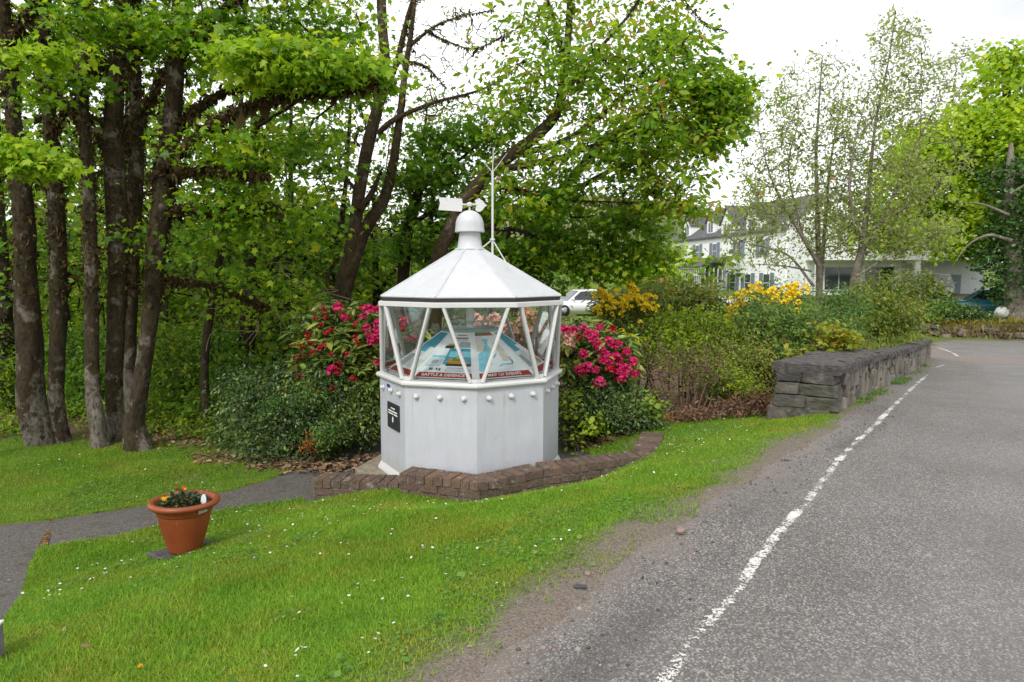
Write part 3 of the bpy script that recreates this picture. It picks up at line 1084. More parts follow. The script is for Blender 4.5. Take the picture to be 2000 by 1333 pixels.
for k in range(8):
    a, b = ring(PB, ZPB, k), ring(PB, ZPB, k + 1)
    d_, c_ = ring(PT, ZPT, k), ring(PT, ZPT, k + 1)
    X_ = (b - a) / np.linalg.norm(b - a)
    N_ = np.cross(X_, (d_ + c_) / 2 - (a + b) / 2); N_ /= np.linalg.norm(N_)
    Y_ = np.cross(N_, X_)
    mid = (a + b) / 2
    HW, HH = np.linalg.norm(b - a) / 2, np.dot((c_ + d_) / 2 - mid, Y_)
    TW = np.linalg.norm(c_ - d_) / 2

    def P(u, v, off=0.0):
        """u -1..1 across at that height, v 0..1 up the slope"""
        w = HW + (TW - HW) * v
        return mid + X_ * (u * w) + Y_ * (v * HH) + N_ * off

    pan = MB().prism([P(-0.93, 0.01), P(0.93, 0.01), P(0.84, 0.99), P(-0.84, 0.99)], -N_ * 0.012).build('information_panel', PANELW, disp)
    MB().prism([P(-1.0, 0, 0.004), P(-0.885, 0.0, 0.004), P(-0.76, 1, 0.004), P(-1.0, 1, 0.004)], -N_ * 0.02).prism([P(0.885, 0, 0.004), P(1.0, 0.0, 0.004), P(1.0, 1, 0.004), P(0.76, 1, 0.004)], -N_ * 0.02).build('panel_frame', FRAMEG, disp)

    def q4(mb, u0, u1, v0, v1, off):
        mb.add([P(u0, v0, off), P(u1, v0, off), P(u1, v1, off), P(u0, v1, off)], [(0, 1, 2, 3)])

    mb = MB(); q4(mb, -0.92, 0.92, 0.015, 0.115, 0.0012); mb.build('title_band', RED, pan)
    word = {7: 'BATTLE & DEFENCE', 0: 'MAP OF EVENTS'}.get(k)
    if word:
        me = text_mesh(word, 0.056, 0.0014)
        me.materials.append(PRINTW)
        o = bpy.data.objects.new('title_lettering', me); COL.objects.link(o); o.parent = pan
        cpt = P(-0.04 if k == 7 else -0.02, 0.063, 0.0026)
        o.matrix_local = Matrix(((X_[0], Y_[0], N_[0], cpt[0]), (X_[1], Y_[1], N_[1], cpt[1]), (X_[2], Y_[2], N_[2], cpt[2]), (0, 0, 0, 1)))
        ar = MB()
        for sg in (-1, 1):
            u0 = (-0.04 if k == 7 else -0.02) + sg * (0.47 if k == 7 else 0.42)
            ar.add([P(u0, 0.045, 0.0026), P(u0 + sg * 0.03, 0.064, 0.0026), P(u0, 0.083, 0.0026), P(u0 + sg * 0.012, 0.064, 0.0026)], [(0, 1, 2, 3)])
        ar.build('title_arrow', PRINTW, pan)['kind'] = 'stuff'
    jobs = []
    if k == 7:      # battle and defence: photographs and short text blocks
        jobs += [('cyan', -0.92, 0.3, 0.42, 0.47), ('deep', -0.25, 0.90, 0.28, 0.62), ('cyan', -0.15, 0.90, 0.44, 0.56), ('sand', 0.05, 0.75, 0.28, 0.36), ('ochre', -0.1, 0.62, 0.31, 0.40), ('green', 0.1, 0.42, 0.36, 0.42),
                 ('sand', 0.26, 0.46, 0.40, 0.55), ('dark', -0.1, 0.85, 0.25, 0.30), ('pale', -0.85, -0.30, 0.24, 0.40), ('grey', -0.70, -0.45, 0.30, 0.37), ('dark', -0.55, -0.05, 0.62, 0.68),
                 ('sand', -0.45, 0.0, 0.68, 0.72), ('grey', 0.2, 0.85, 0.64, 0.76), ('inkred', -0.2, 0.6, 0.90, 0.92), ('inkred', -0.2, 0.7, 0.83, 0.86), ('inkred', 0.0, 0.65, 0.205, 0.215), ('pale', -0.05, 0.85, 0.135, 0.195)]
        for i in range(9):
            u = random.uniform(-0.62, -0.18); jobs.append(('dark', u, u + random.uniform(0.01, 0.05), 0.14 + random.uniform(0, 0.05), 0.155 + random.uniform(0.01, 0.05)))
        for i in range(7):
            jobs.append(('grey', 0.0, random.uniform(0.6, 0.8), 0.77 + i * 0.012, 0.774 + i * 0.012))
    elif k == 0:    # map
        jobs += [('rust', -0.1, 0.85, 0.90, 0.985), ('green', -0.82, -0.1, 0.90, 0.985)]
        for i in range(15):
            jobs.append(('inkred' if i in (0, 4) else 'sand', -0.85, random.uniform(-0.35, -0.2), 0.87 - i * 0.022, 0.876 - i * 0.022))
        for i in range(16):
            jobs.append(('sand', random.uniform(0.18, 0.25), random.uniform(0.5, 0.7), 0.72 - i * 0.026, 0.727 - i * 0.026))
    else:
        cs = ['cyan', 'deep', 'pale', 'grey', 'sand', 'tint', 'dark']
        jobs += [(random.choice(cs[:2]), -0.85, 0.85, 0.62, 0.95), ('deep', -0.7, 0.2, 0.5, 0.62), ('grey', -0.85, -0.3, 0.16, 0.42), (random.choice(cs), 0.45, 0.88, 0.15, 0.35)]
        for i in range(14):
            jobs.append(('grey', -0.2, random.uniform(0.3, 0.42), 0.17 + i * 0.023, 0.176 + i * 0.023))
    by = {}
    for i, (cn, u0, u1, v0, v1) in enumerate(jobs):
        q4(by.setdefault(cn, MB()), u0, u1, v0, v1, 0.0014 + 0.0003 * i)
    if k == 0:
        sea = MB()
        left = [(-0.86, 0.15), (-0.60, 0.15), (-0.52, 0.24), (-0.30, 0.28), (-0.36, 0.36), (-0.05, 0.42), (0.18, 0.52), (0.05, 0.46), (-0.16, 0.43), (-0.22, 0.50), (-0.02, 0.60), (-0.1, 0.70), (0.12, 0.83), (-0.3, 0.84), (-0.28, 0.70), (-0.5, 0.58), (-0.8, 0.50)]
        sea.add([P(u, v, 0.0011) for u, v in left], [tuple(range(len(left)))])
        l2 = [(-0.1, 0.22), (0.2, 0.25), (0.5, 0.25), (0.66, 0.34), (0.58, 0.42), (0.62, 0.30), (0.45, 0.285), (0.1, 0.285)]
        sea.add([P(u, v, 0.0011) for u, v in l2], [tuple(range(len(l2)))])
        sea.build('map_print', COLS['cyan'], pan)
    for cn, mb in by.items():
        mb.build('print', COLS[cn], pan)['kind'] = 'stuff'
# ------------------------------------------------------------------ bricks and stones
def rough_block(name, seed, jit=0.05, bevel=0.07, sub=1):
    """a unit block with worn edges, centred on the origin"""
    import bmesh
    bm = bmesh.new()
    bmesh.ops.create_cube(bm, size=1.0)
    rr = random.Random(seed)
    for v in bm.verts:
        v.co += Vector([rr.uniform(-jit, jit) for _ in range(3)])
    bmesh.ops.bevel(bm, geom=list(bm.edges), offset=bevel, segments=1, affect='EDGES')
    for v in bm.verts:
        v.co += Vector([rr.uniform(-jit, jit) * 0.25 for _ in range(3)])
    if sub > 1:
        bmesh.ops.subdivide_edges(bm, edges=[e for e in bm.edges if e.calc_length() > 0.3], cuts=sub, use_grid_fill=True)
        for v in bm.verts:
            v.co *= 1 + 0.055 * float(fbm(v.co.x * 3 + v.co.z * 2 + seed, v.co.y * 3 + v.co.z * 4, seed % 50, 1.5, 3))
    me = bpy.data.meshes.new(name)
    bm.to_mesh(me)
    bm.free()
    return me


t = NT('weathered_brick')
p = t.pos()
rnd = t.objrand()
c = t.ramp(rnd, [(0.0, (0.07, 0.048, 0.038)), (0.35, (0.10, 0.067, 0.052)), (0.62, (0.125, 0.082, 0.063)), (0.85, (0.085, 0.06, 0.048)), (1.0, (0.17, 0.095, 0.055))])
c = t.mix(t.ramp(t.noise(p, 38, 5, 0.7), [(0.38, 0.0), (0.66, 0.7)]), c, (0.19, 0.135, 0.105))
c = t.mix(t.ramp(t.noise(p, 9, 5, 0.65), [(0.58, 0.0), (0.68, 0.65)]), c, (0.34, 0.32, 0.28))
c = t.mix(t.ramp(t.noise(p, 6, 4), [(0.60, 0.0), (0.72, 0.7)]), c, (0.045, 0.05, 0.022))
t.principled(c, 0.95, t.bump(t.noise(p, 70, 5, 0.7), 0.9, 0.012), spec=0.15)
BRICK = t.m
t = NT('brick_mortar')
p = t.pos()
c = t.mix(t.ramp(t.noise(p, 14, 5), [(0.35, 0.0), (0.65, 1.0)]), (0.085, 0.068, 0.055), (0.24, 0.21, 0.18))
t.principled(c, 0.95, t.bump(t.noise(p, 60, 4), 0.8, 0.01), spec=0.1)
MORTAR = t.m
BRICKS = [rough_block('brick', 50 + i, 0.035, 0.05) for i in range(6)]
for me in BRICKS:
    me.materials.append(BRICK)


def put(me, name, parent, c, ax, dims, rot=(0, 0, 0)):
    """a shared block mesh placed along direction ax (x axis), sized dims"""
    o = bpy.data.objects.new(name, me)
    COL.objects.link(o)
    o.parent = parent
    o.location = tuple(c)
    o.rotation_euler = (rot[0], rot[1], math.atan2(ax[1], ax[0]) + rot[2])
    o.scale = dims
    return o


def brick_kerb(front, label, depth=0.27, lowz=-0.35, top_h=0.088, bw=0.104):
    root = empty('brick_wall', tuple(front[0]))
    org = np.array(front[0], float)
    tag(root, label, 'wall')
    rr = random.Random(len(front))
    core = MB()
    for i in range(len(front) - 1):
        a, b = np.array(front[i], float), np.array(front[i + 1], float)
        d = b - a; ln = np.linalg.norm(d[:2]); u = d / ln; n = np.array([-u[1], u[0], 0])
        # core of mortar, a little inside the bricks
        q = [a + n * 0.012, b + n * 0.012, b + n * (depth - 0.012), a + n * (depth - 0.012)]
        lo = [(*(v - org)[:2], lowz - org[2]) for v in q]; hi = [tuple(v - org - np.array([0, 0, 0.012])) for v in q]
        core.add(lo + hi, [(3, 2, 1, 0), (4, 5, 6, 7), (0, 1, 5, 4), (1, 2, 6, 5), (2, 3, 7, 6), (3, 0, 4, 7)])
        m = max(1, round(ln / bw)); w = ln / m
        for k in range(m):
            c = a + d * ((k + 0.5) / m) + n * depth / 2
            c = c - org; c[2] -= top_h / 2
            put(rr.choice(BRICKS), 'brick', root, c + [0, 0, rr.uniform(-0.005, 0.004)], u, (w - 0.009, depth + rr.uniform(-0.012, 0.012), top_h), (rr.uniform(-.02, .02), rr.uniform(-.02, .02), rr.uniform(-.025, .025)))
        m = max(1, round(ln / 0.225)); w = ln / m
        for row in range(3):
            for k in range(m + (row % 2)):
                f0 = (k - 0.5 * (row % 2)) / m; f1 = f0 + 1 / m
                f0, f1 = max(0, f0), min(1, f1)
                c = a + d * ((f0 + f1) / 2) + n * 0.055 - org
                c[2] -= top_h + 0.012 + 0.036 + row * 0.082
                put(rr.choice(BRICKS), 'brick', root, c + n * rr.uniform(-0.004, 0.004), u, ((f1 - f0) * ln - 0.012, 0.11, 0.068), (0, 0, rr.uniform(-.01, .01)))
    core.build('mortar', MORTAR, root)
    return root


brick_kerb([(-2.13, 7.12, 0.03), (-1.19, 6.98, 0.03)], 'low brick wall end standing lower, beside the path and the lantern step', 0.29)
brick_kerb([(-1.165, 6.86, 0.18), (-0.32, 6.52, 0.178), (0.33, 6.95, 0.19), (1.59, 7.35, 0.245), (1.86, 8.2, 0.285)], 'long low brick wall curving round the front of the white lantern', 0.27)

# loose orange brick in the shrub bed
o = bpy.data.objects.new('loose_brick', rough_block('loose_brick', 99, 0.03, 0.05))
o.data.materials.append(plain('orange_brick', (0.42, 0.14, 0.05), 0.9, var=0.25, bump=0.5))
COL.objects.link(o)
q = G(1303, 822)
o.location = (q[0], q[1], q[2] + 0.06); o.scale = (0.17, 0.1, 0.09); o.rotation_euler = (0.1, 0.05, 0.2)
tag(o, 'loose orange brick lying at the foot of the shrubs beside the lawn', 'brick')

# ------------------------------------------------------------------ roadside stone wall
t = NT('rubble_stone')
p = t.pos()
c = t.ramp(t.objrand(), [(0.0, (0.07, 0.062, 0.055)), (0.25, (0.19, 0.165, 0.135)), (0.5, (0.11, 0.098, 0.085)), (0.75, (0.25, 0.225, 0.19)), (1.0, (0.085, 0.075, 0.07))])
c = t.mix(t.ramp(t.noise(p, 11, 6, 0.65), [(0.4, 0.0), (0.65, 0.7)]), c, (0.20, 0.185, 0.16))
c = t.mix(t.ramp(t.noise(p, 3.5, 5), [(0.55, 0.0), (0.68, 0.6)]), c, (0.06, 0.066, 0.028))
t.principled(c, 0.92, t.bump(t.noise(p, 30, 6, 0.7), 0.9, 0.02), spec=0.2)
STONE = t.m
t = NT('dressed_end_stone')
p = t.pos()
c = t.ramp(t.objrand(), [(0.0, (0.045, 0.042, 0.04)), (0.4, (0.085, 0.076, 0.066)), (0.7, (0.07, 0.072, 0.052)), (1.0, (0.055, 0.05, 0.05))])
c = t.mix(t.ramp(t.noise(p, 7, 6, 0.65), [(0.46, 0.0), (0.66, 0.6)]), c, (0.17, 0.155, 0.13))
c = t.mix(t.ramp(t.noise(p, 5, 3), [(0.64, 0.0), (0.68, 0.6)]), c, (0.27, 0.23, 0.19))
c = t.mix(t.ramp(t.noise(p, 4, 5), [(0.58, 0.0), (0.7, 0.5)]), c, (0.055, 0.065, 0.03))
t.principled(c, 0.9, t.bump(t.noise(p, 24, 6, 0.7), 0.9, 0.02), spec=0.25)
ENDSTONE = t.m
t = NT('dark_coping')
p = t.pos()
c = t.mix(t.ramp(t.noise(t.scale(p, (3, 3, 14)), 4, 6, 0.7), [(0.35, 0.0), (0.65, 1.0)]), (0.042, 0.037, 0.037), (0.12, 0.106, 0.102))
c = t.mix(t.ramp(t.noise(p, 16, 6, 0.7), [(0.52, 0.0), (0.7, 0.6)]), c, (0.20, 0.18, 0.175))
c = t.mix(t.ramp(t.noise(p, 2.0, 5), [(0.58, 0.0), (0.70, 0.75)]), c, (0.10, 0.10, 0.025))
t.principled(c, 0.9, t.bump(t.noise(t.scale(p, (2, 2, 6)), 9, 6, 0.7), 1.0, 0.03), spec=0.3)
COPING = t.m

WALLP = [(3.92, 8.14), (5.0, 9.72), (5.96, 11.02), (7.5, 13.15), (9.25, 15.55), (11.4, 18.75), (13.45, 21.85)]
Wl = np.array(WALLP)
WC = spline(np.column_stack([Wl, np.zeros(len(Wl)), np.zeros(len(Wl))]), 0.1)[:, :2]
WCUM = np.concatenate([[0], np.cumsum(np.linalg.norm(np.diff(WC, axis=0), axis=1))])
WLEN = WCUM[-1]


def wall_at(l):
    q = np.array([np.interp(l, WCUM, WC[:, 0]), np.interp(l, WCUM, WC[:, 1])])
    q2 = np.array([np.interp(l + 0.15, WCUM, WC[:, 0]), np.interp(l + 0.15, WCUM, WC[:, 1])]) if l + 0.15 < WLEN else q + (WC[-1] - WC[-3])
    u = (q2 - q) / np.linalg.norm(q2 - q)
    return q, u, np.array([-u[1], u[0]])


def wall_top(l):
    q, u, n = wall_at(l)
    return gz(q[0] + u[1] * 0.25, q[1] - u[0] * 0.25) + 0.60


swall = empty('stone_wall', (WALLP[0][0], WALLP[0][1], gz(*WALLP[0])))
tag(swall, 'old rubble stone wall with dark coping stones along the roadside', 'wall')
SO = np.array(swall.location)
TH = 0.72
rr = random.Random(5)
# core
mb = MB()
ls = np.linspace(0.05, WLEN, 60)
rows = []
for l in ls:
    q, u, n = wall_at(l)
    zt = wall_top(l) - 0.10
    a = q + n * 0.05; b = q + n * (TH - 0.05)
    rows.append([np.array([*a, zt - 1.2]) - SO, np.array([*a, zt]) - SO, np.array([*b, zt]) - SO, np.array([*b, zt - 1.2]) - SO])
vs = [v for r_ in rows for v in r_]
fs = []
for i in range(len(rows) - 1):
    for j in range(3):
        fs.append((i * 4 + j, i * 4 + j + 1, i * 4 + 4 + j + 1, i * 4 + 4 + j))
fs += [(0, 1, 2, 3)[::-1], tuple(len(vs) - 4 + j for j in range(4))]
mb.add(vs, fs)
mb.build('wall_core', plain('wall_joint_earth', (0.025, 0.02, 0.017), 0.95, var=0.4, scale=20, bump=0.5), swall)
STONES = [rough_block('stone', 200 + i, 0.10, 0.11) for i in range(10)]
for me in STONES:
    me.materials.append(STONE)
ENDS = [rough_block('end_stone', 300 + i, 0.07, 0.06, 4) for i in range(6)]
for me in ENDS:
    me.materials.append(ENDSTONE)
# rubble face toward the road
l = 0.36
n_st = 0
while l < WLEN - 0.3 and n_st < 290:
    w = rr.uniform(0.07, 0.16) * (1 + l * 0.11)
    q, u, n = wall_at(l + w / 2)
    ztop = wall_top(l + w / 2) - 0.125
    zbot = ztop - 0.56
    zc = zbot
    while zc < ztop - 0.04 and n_st < 290:
        h = min(rr.choice([0.16, 0.24, 0.34, 0.5]) * rr.uniform(0.8, 1.2), ztop - zc)
        if ztop - zc - h < 0.07:
            h = ztop - zc
        c = np.array([*(q + n * (0.055 + rr.uniform(-0.03, 0.02))), zc + h / 2]) - SO
        put(rr.choice(STONES), 'stone', swall, c, u, (w * 0.92, 0.15, h * 0.94), (rr.uniform(-.05, .05), rr.uniform(-.09, .09), rr.uniform(-.05, .05)))
        n_st += 1
        zc += h
    l += w
# dressed end blocks
q, u, n = wall_at(0.0)
zt = wall_top(0.05) - 0.11
for row, (h, cuts) in enumerate(((0.155, (0.0, 0.44, 1.0)), (0.15, (0.0, 0.38, 1.0)), (0.16, (0.0, 0.50, 1.0)))):
    for i in range(2):
        f0, f1 = cuts[::-1][i + 1] if False else 1 - cuts[i + 1], 1 - cuts[i]
        out = 0.015 * row
        c2 = q + n * (TH * (f0 + f1) / 2) + u * (0.17 - out)
        c = np.array([*c2, zt - h / 2]) - SO
        put(rr.choice(ENDS), 'end_stone', swall, c, u, (0.40 + rr.uniform(-0.02, 0.02), (f1 - f0) * TH - 0.012 + out * 2, h - 0.008), (rr.uniform(-.02, .02), rr.uniform(-.02, .02), rr.uniform(-.03, .03)))
    zt -= h
for f in (0.2, 0.55, 0.86):
    c = np.array([*(q + n * (TH * f + 0.05) + u * 0.14), zt - 0.13]) - SO
    put(rr.choice(ENDS), 'end_stone', swall, c, u, (0.42, 0.30, 0.28), (0, 0, rr.uniform(-.1, .1)))


# coping slabs
def coping_piece(l0, l1, seed):
    nl, nd = max(6, int((l1 - l0) / 0.07)), 9
    V, idx = [], {}
    H, OV = 0.125, 0.05
    r2 = np.random.default_rng(seed)
    tilt = r2.normal(0, 0.008)
    prof = [(-OV, -H), (-OV - 0.004, -H * 0.5), (-OV + 0.008, -0.02)] + [(-OV + 0.03 + (TH + 2 * OV - 0.06) * f, 0.0) for f in np.linspace(0, 1, nd)] + [(TH + OV - 0.008, -0.02), (TH + OV, -H)]
    m = len(prof)
    for i in range(nl + 1):
        l = l0 + (l1 - l0) * i / nl
        e = 0.012 if i in (0, nl) else 0
        q, u, n = wall_at(min(l, WLEN))
        zt = wall_top(min(l, WLEN)) + tilt
        for j, (d, z) in enumerate(prof):
            nz = 0.034 * float(fbm(l * 2.2 + seed, d * 12, 4, 2.0, 3)) if 2 < j < m - 2 else 0.034 * float(fbm(l * 5, z * 30 + seed, 6, 2.0, 3))
            dd = d + (nz if j <= 2 else 0)
            zz = z + (nz if j > 2 else 0) - e
            V.append(np.array([*(q + n * dd), zt + zz]) - SO)
    fs = []
    for i in range(nl):
        for j in range(m):
            j2 = (j + 1) % m
            fs.append((i * m + j, (i + 1) * m + j, (i + 1) * m + j2, i * m + j2))
    fs += [tuple(range(m))[::-1][::-1], tuple(nl * m + j for j in range(m))[::-1]]
    return MB().add(V, fs).build('coping_stone', COPING, swall)


l = -0.04
k = 0
while l < WLEN:
    w = rr.uniform(0.55, 1.0) * (1 + 0.04 * l)
    coping_piece(max(l, 0.0), min(l + w - 0.012, WLEN), 40 + k)
    l += w; k += 1

# ------------------------------------------------------------------ mossy bank wall across the bend
BANKP = [G(1762, 640)[:2] + [0.4, 2.0], np.array([20.0, 33.4]), np.array([21.3, 32.7]), np.array([22.7, 32.2]), np.array([24.2, 30.6]), np.array([26.0, 28.3])]
BC = spline(np.column_stack([np.array(BANKP), np.zeros(len(BANKP)), np.zeros(len(BANKP))]), 0.12)[:, :2]
T_ = np.gradient(BC, axis=0); T_ /= np.linalg.norm(T_, axis=1)[:, None]
N_b = np.stack([-T_[:, 1], T_[:, 0]], 1)
prof = [(-0.0, -0.5), (0.05, 0.1), (0.10, 0.4), (0.16, 0.68), (0.32, 0.84), (0.6, 0.88), (0.9, 0.82), (1.1, 0.4), (1.2, -0.5)]
V = []
for i, (q, n) in enumerate(zip(BC, N_b)):
    g = gz(q[0] - n[0] * 0.3, q[1] - n[1] * 0.3)
    for j, (d, z) in enumerate(prof):
        nz = 0.09 * float(fbm(i * 0.35, j * 1.3, 9, 1.0, 3))
        V.append((*(q + n * (d + nz)), g + z * (1 + 0.12 * float(vnoise(i * 0.12, 0, 4))) + nz * 0.6))
m = len(prof)
fs = np.array([(i * m + j, i * m + j + 1, (i + 1) * m + j + 1, (i + 1) * m + j) for i in range(len(BC) - 1) for j in range(m - 1)])
t = NT('mossy_bank')
p = t.pos()
z = t.n('NewGeometry').outputs['Normal']
sx = t.n('SeparateXYZ'); t.l(z, sx.inputs[0])
c = t.mix(t.ramp(t.noise(p, 5, 5), [(0.35, 0.0), (0.65, 1.0)]), (0.09, 0.07, 0.05), (0.19, 0.15, 0.10))
c = t.mix(t.ramp(sx.outputs['Z'], [(0.35, 0.0), (0.7, 0.9)]), c, (0.17, 0.15, 0.025))
t.principled(c, 1.0, t.bump(t.noise(p, 12, 5, 0.7), 1.0, 0.08), spec=0.05)
bank = empty('mossy_bank_wall', (*BC[len(BC) // 2], gz(*BC[len(BC) // 2])))
tag(bank, 'low dry stone bank topped with yellow moss across the road bend', 'wall')
BO = np.array(bank.location)
o = link('bank_face', fast_mesh('bank_face', np.array(V) - BO, fs, None, True), t.m, bank)
# stones showing at its foot
for i in range(34):
    k = rr.randrange(2, len(BC) - 2)
    q = BC[k]; g = gz(*q)
    s_h = rr.uniform(0.14, 0.3)
    put(rr.choice(STONES), 'stone', bank, np.array([q[0] + N_b[k][0] * 0.07, q[1] + N_b[k][1] * 0.07, g + rr.uniform(0.1, 0.55)]) - BO, T_[k], (s_h * 1.6, 0.25, s_h), (rr.uniform(-.2, .2), 0, rr.uniform(-.2, .2)))
BANK_TOP = [(np.array(V[i * m + 4]) * 0.5 + np.array(V[i * m + 5]) * 0.5) for i in range(len(BC))]
BANK_FACE = [(np.array(V[i * m + 2 + (i % 2)])) for i in range(len(BC))]
# ------------------------------------------------------------------ flower pot on its slab
t = NT('terracotta_plastic')
p = t.obj()
c = t.mix(t.ramp(t.noise(p, 4, 4), [(0.35, 0.0), (0.7, 1.0)]), (0.20, 0.044, 0.013), (0.26, 0.062, 0.020))
st = t.noise(t.scale(p, (14, 14, 1.5)), 2.0, 4)
c = t.mix(t.ramp(st, [(0.62, 0.0), (0.75, 0.3)]), c, (0.42, 0.16, 0.07))
t.principled(c, 0.42, t.bump(t.noise(p, 60, 3), 0.06, 0.004), spec=0.45)
POTM = t.m
pc = G(362, 1079)
slab = MB().prism([(-0.30, -0.05, 0), (-0.06, -0.20, 0), (0.24, 0.10, 0), (0.26, 0.19, 0), (0.0, 0.22, 0)], (0, 0, 0.028)).build('slate_slab', plain('slate', (0.075, 0.07, 0.072), 0.8, var=0.3, scale=18, bump=0.5), bevel=0.006)
slab.location = (pc[0], pc[1] + 0.0, pc[2] - 0.006)
slab.rotation_euler = (0, R(-1.5), 0)
tag(slab, 'thin grey slate slab lying in the grass under the flower pot', 'slab')
pot = empty('flower_pot', (pc[0], pc[1], pc[2] + 0.024))
pot.rotation_euler = (R(-1.5), R(1.0), 0)
tag(pot, 'terracotta coloured round plastic flower pot with thick rolled rim on the lawn', 'flower pot')
body = [(0.0, 0.004), (0.112, 0.004), (0.122, 0.0), (0.130, 0.012), (0.136, 0.035), (0.160, 0.115), (0.184, 0.205), (0.199, 0.275), (0.205, 0.318), (0.205, 0.322), (0.213, 0.326), (0.218, 0.334), (0.222, 0.375), (0.224, 0.386)]
rim = [(0.220, 0.384), (0.246, 0.380), (0.264, 0.386), (0.274, 0.398), (0.275, 0.412), (0.266, 0.426), (0.250, 0.432), (0.234, 0.428), (0.222, 0.416), (0.212, 0.39), (0.206, 0.34)]
MB().lathe(body, 64).build('pot_body', POTM, pot, True)
MB().lathe(rim, 64).build('pot_rim', POTM, pot, True)
SOILM = plain('potting_soil', (0.03, 0.02, 0.014), 0.95, var=0.5, scale=60, bump=0.8)
mb = MB().lathe([(0.0, 0.375), (0.10, 0.372), (0.209, 0.362)], 24)
mb.build('soil', SOILM, pot, True)
st_ = [(math.cos(a) * 0.2265, math.sin(a) * 0.2265, z) for a, z in ((R(-38), 0.345), (R(-16), 0.350), (R(-16), 0.378), (R(-38), 0.372))]
MB().add(st_, [(0, 1, 2, 3)]).build('price_sticker', plain('sticker_paper', (0.36, 0.38, 0.30), 0.6), pot)
POTO = np.array(pot.location)
# bedding plants inside
fl = empty('bedding_plant', tuple(POTO + [0.0, 0, 0.372]))
fl.rotation_euler = pot.rotation_euler
tag(fl, 'dark leaved bedding plants with yellow and red flowers growing in the terracotta pot', 'plant')
rp = np.random.default_rng(12)
BEDLEAF = leaf_mat('bedding_leaf', [(0, (0.012, 0.028, 0.012)), (0.5, (0.028, 0.055, 0.018)), (0.8, (0.06, 0.10, 0.02)), (1, (0.10, 0.055, 0.035))], 0.2, 0.35, spec=0.5)
n = 900
rad = 0.185 * np.sqrt(rp.uniform(0, 1, n)); an = rp.uniform(0, 2 * np.pi, n)
hz = (0.105 * (1 - (rad / 0.2) ** 2) + 0.012) * rp.uniform(0.35, 1.0, n)
pts = np.stack([rad * np.cos(an), rad * np.sin(an), hz], 1)
link('foliage', scatter_leaves('foliage', pts, 0.034, LEAF_OVATE, 40, 0.25, dirs=pts[:, :2], droop=0.0, r=rp), BEDLEAF, fl)


def flower_mesh(name, petals, rad, cup=0.3, layers=1, seed=0):
    V, Fq = [], []
    r2 = random.Random(seed)
    for L_ in range(layers):
        for i in range(petals):
            a = 2 * math.pi * (i + 0.5 * L_) / petals + r2.uniform(-.15, .15)
            rr_ = rad * (1 - 0.28 * L_)
            zz = rad * (cup + 0.35 * L_)
            w = math.pi / petals * 1.25
            o = len(V)
            V += [(0, 0, 0), (rr_ * 0.6 * math.cos(a - w), rr_ * 0.6 * math.sin(a - w), zz * 0.6), (rr_ * math.cos(a), rr_ * math.sin(a), zz), (rr_ * 0.6 * math.cos(a + w), rr_ * 0.6 * math.sin(a + w), zz * 0.6)]
            Fq += [(o, o + 1, o + 2), (o, o + 2, o + 3)]
    return fast_mesh(name, np.array(V), np.array(Fq), {'rnd': np.array([r2.random() for _ in range(len(V) // 4)]).repeat(4)})


YEL = leaf_mat('yellow_petal', [(0, (0.75, 0.42, 0.01)), (1, (0.85, 0.6, 0.03))], 0.3, 0.6, 1.0)
ORA = leaf_mat('orange_red_petal', [(0, (0.45, 0.03, 0.01)), (1, (0.65, 0.10, 0.015))], 0.3, 0.6, 1.0)
DRD = leaf_mat('dark_red_petal', [(0, (0.22, 0.012, 0.012)), (1, (0.4, 0.04, 0.03))], 0.25, 0.6, 1.0)
for (x, y, z, r0, m_, nm) in ((-0.115, -0.085, 0.078, 0.030, YEL, 'flower'), (-0.092, -0.075, 0.086, 0.026, YEL, 'flower'), (-0.105, 0.11, 0.10, 0.028, ORA, 'flower'), (-0.055, 0.13, 0.11, 0.024, ORA, 'flower'), (-0.04, 0.12, 0.105, 0.016, YEL, 'flower'),
                             (0.09, 0.13, 0.09, 0.016, YEL, 'flower'), (0.04, 0.10, 0.10, 0.018, DRD, 'flower'), (0.05, -0.03, 0.085, 0.017, DRD, 'flower'), (-0.02, -0.06, 0.078, 0.015, DRD, 'flower'), (-0.15, 0.0, 0.06, 0.016, DRD, 'flower'),
                             (0.02, -0.14, 0.045, 0.014, YEL, 'flower'), (0.08, 0.05, 0.09, 0.015, DRD, 'flower')):
    o = link(nm, flower_mesh(nm, 7, r0, 0.25, 2, int(abs(x) * 1000)), m_, fl)
    o.location = (x, y, z); o.rotation_euler = (R(35), R(random.uniform(-15, 15)), random.uniform(0, 6))
tg = MB().prism([(-0.011, 0, 0), (0.011, 0, 0), (0.021, 0, 0.035), (0.021, 0, 0.075), (0.008, 0, 0.105), (-0.008, 0, 0.105), (-0.019, 0, 0.075), (-0.019, 0, 0.035)], (0, 0.002, 0))
o = tg.build('plant_label', plain('label_white_plastic', (0.62, 0.64, 0.68), 0.4))
o.location = tuple(POTO + [0.176, -0.025, 0.372]); o.rotation_euler = (R(-12), R(6), R(30))
tag(o, 'white pointed plant label stuck in the flower pot at its rim', 'label')

# white topped marker post at the edge of the path
q = G(-28, 1292)
mk = empty('marker_post', (q[0], q[1], q[2] - 0.02))
tag(mk, 'short grey post with a white painted top at the path edge', 'post')
MB().box((0, 0, 0.09), (0.12, 0.15, 0.22), 0.15).build('post_body', plain('post_grey', (0.16, 0.15, 0.145), 0.8, var=0.25, bump=0.4), mk, bevel=0.006)
MB().box((0, 0, 0.205), (0.122, 0.152, 0.012), 0.15).build('post_top', plain('post_white', (0.75, 0.75, 0.72), 0.6), mk)
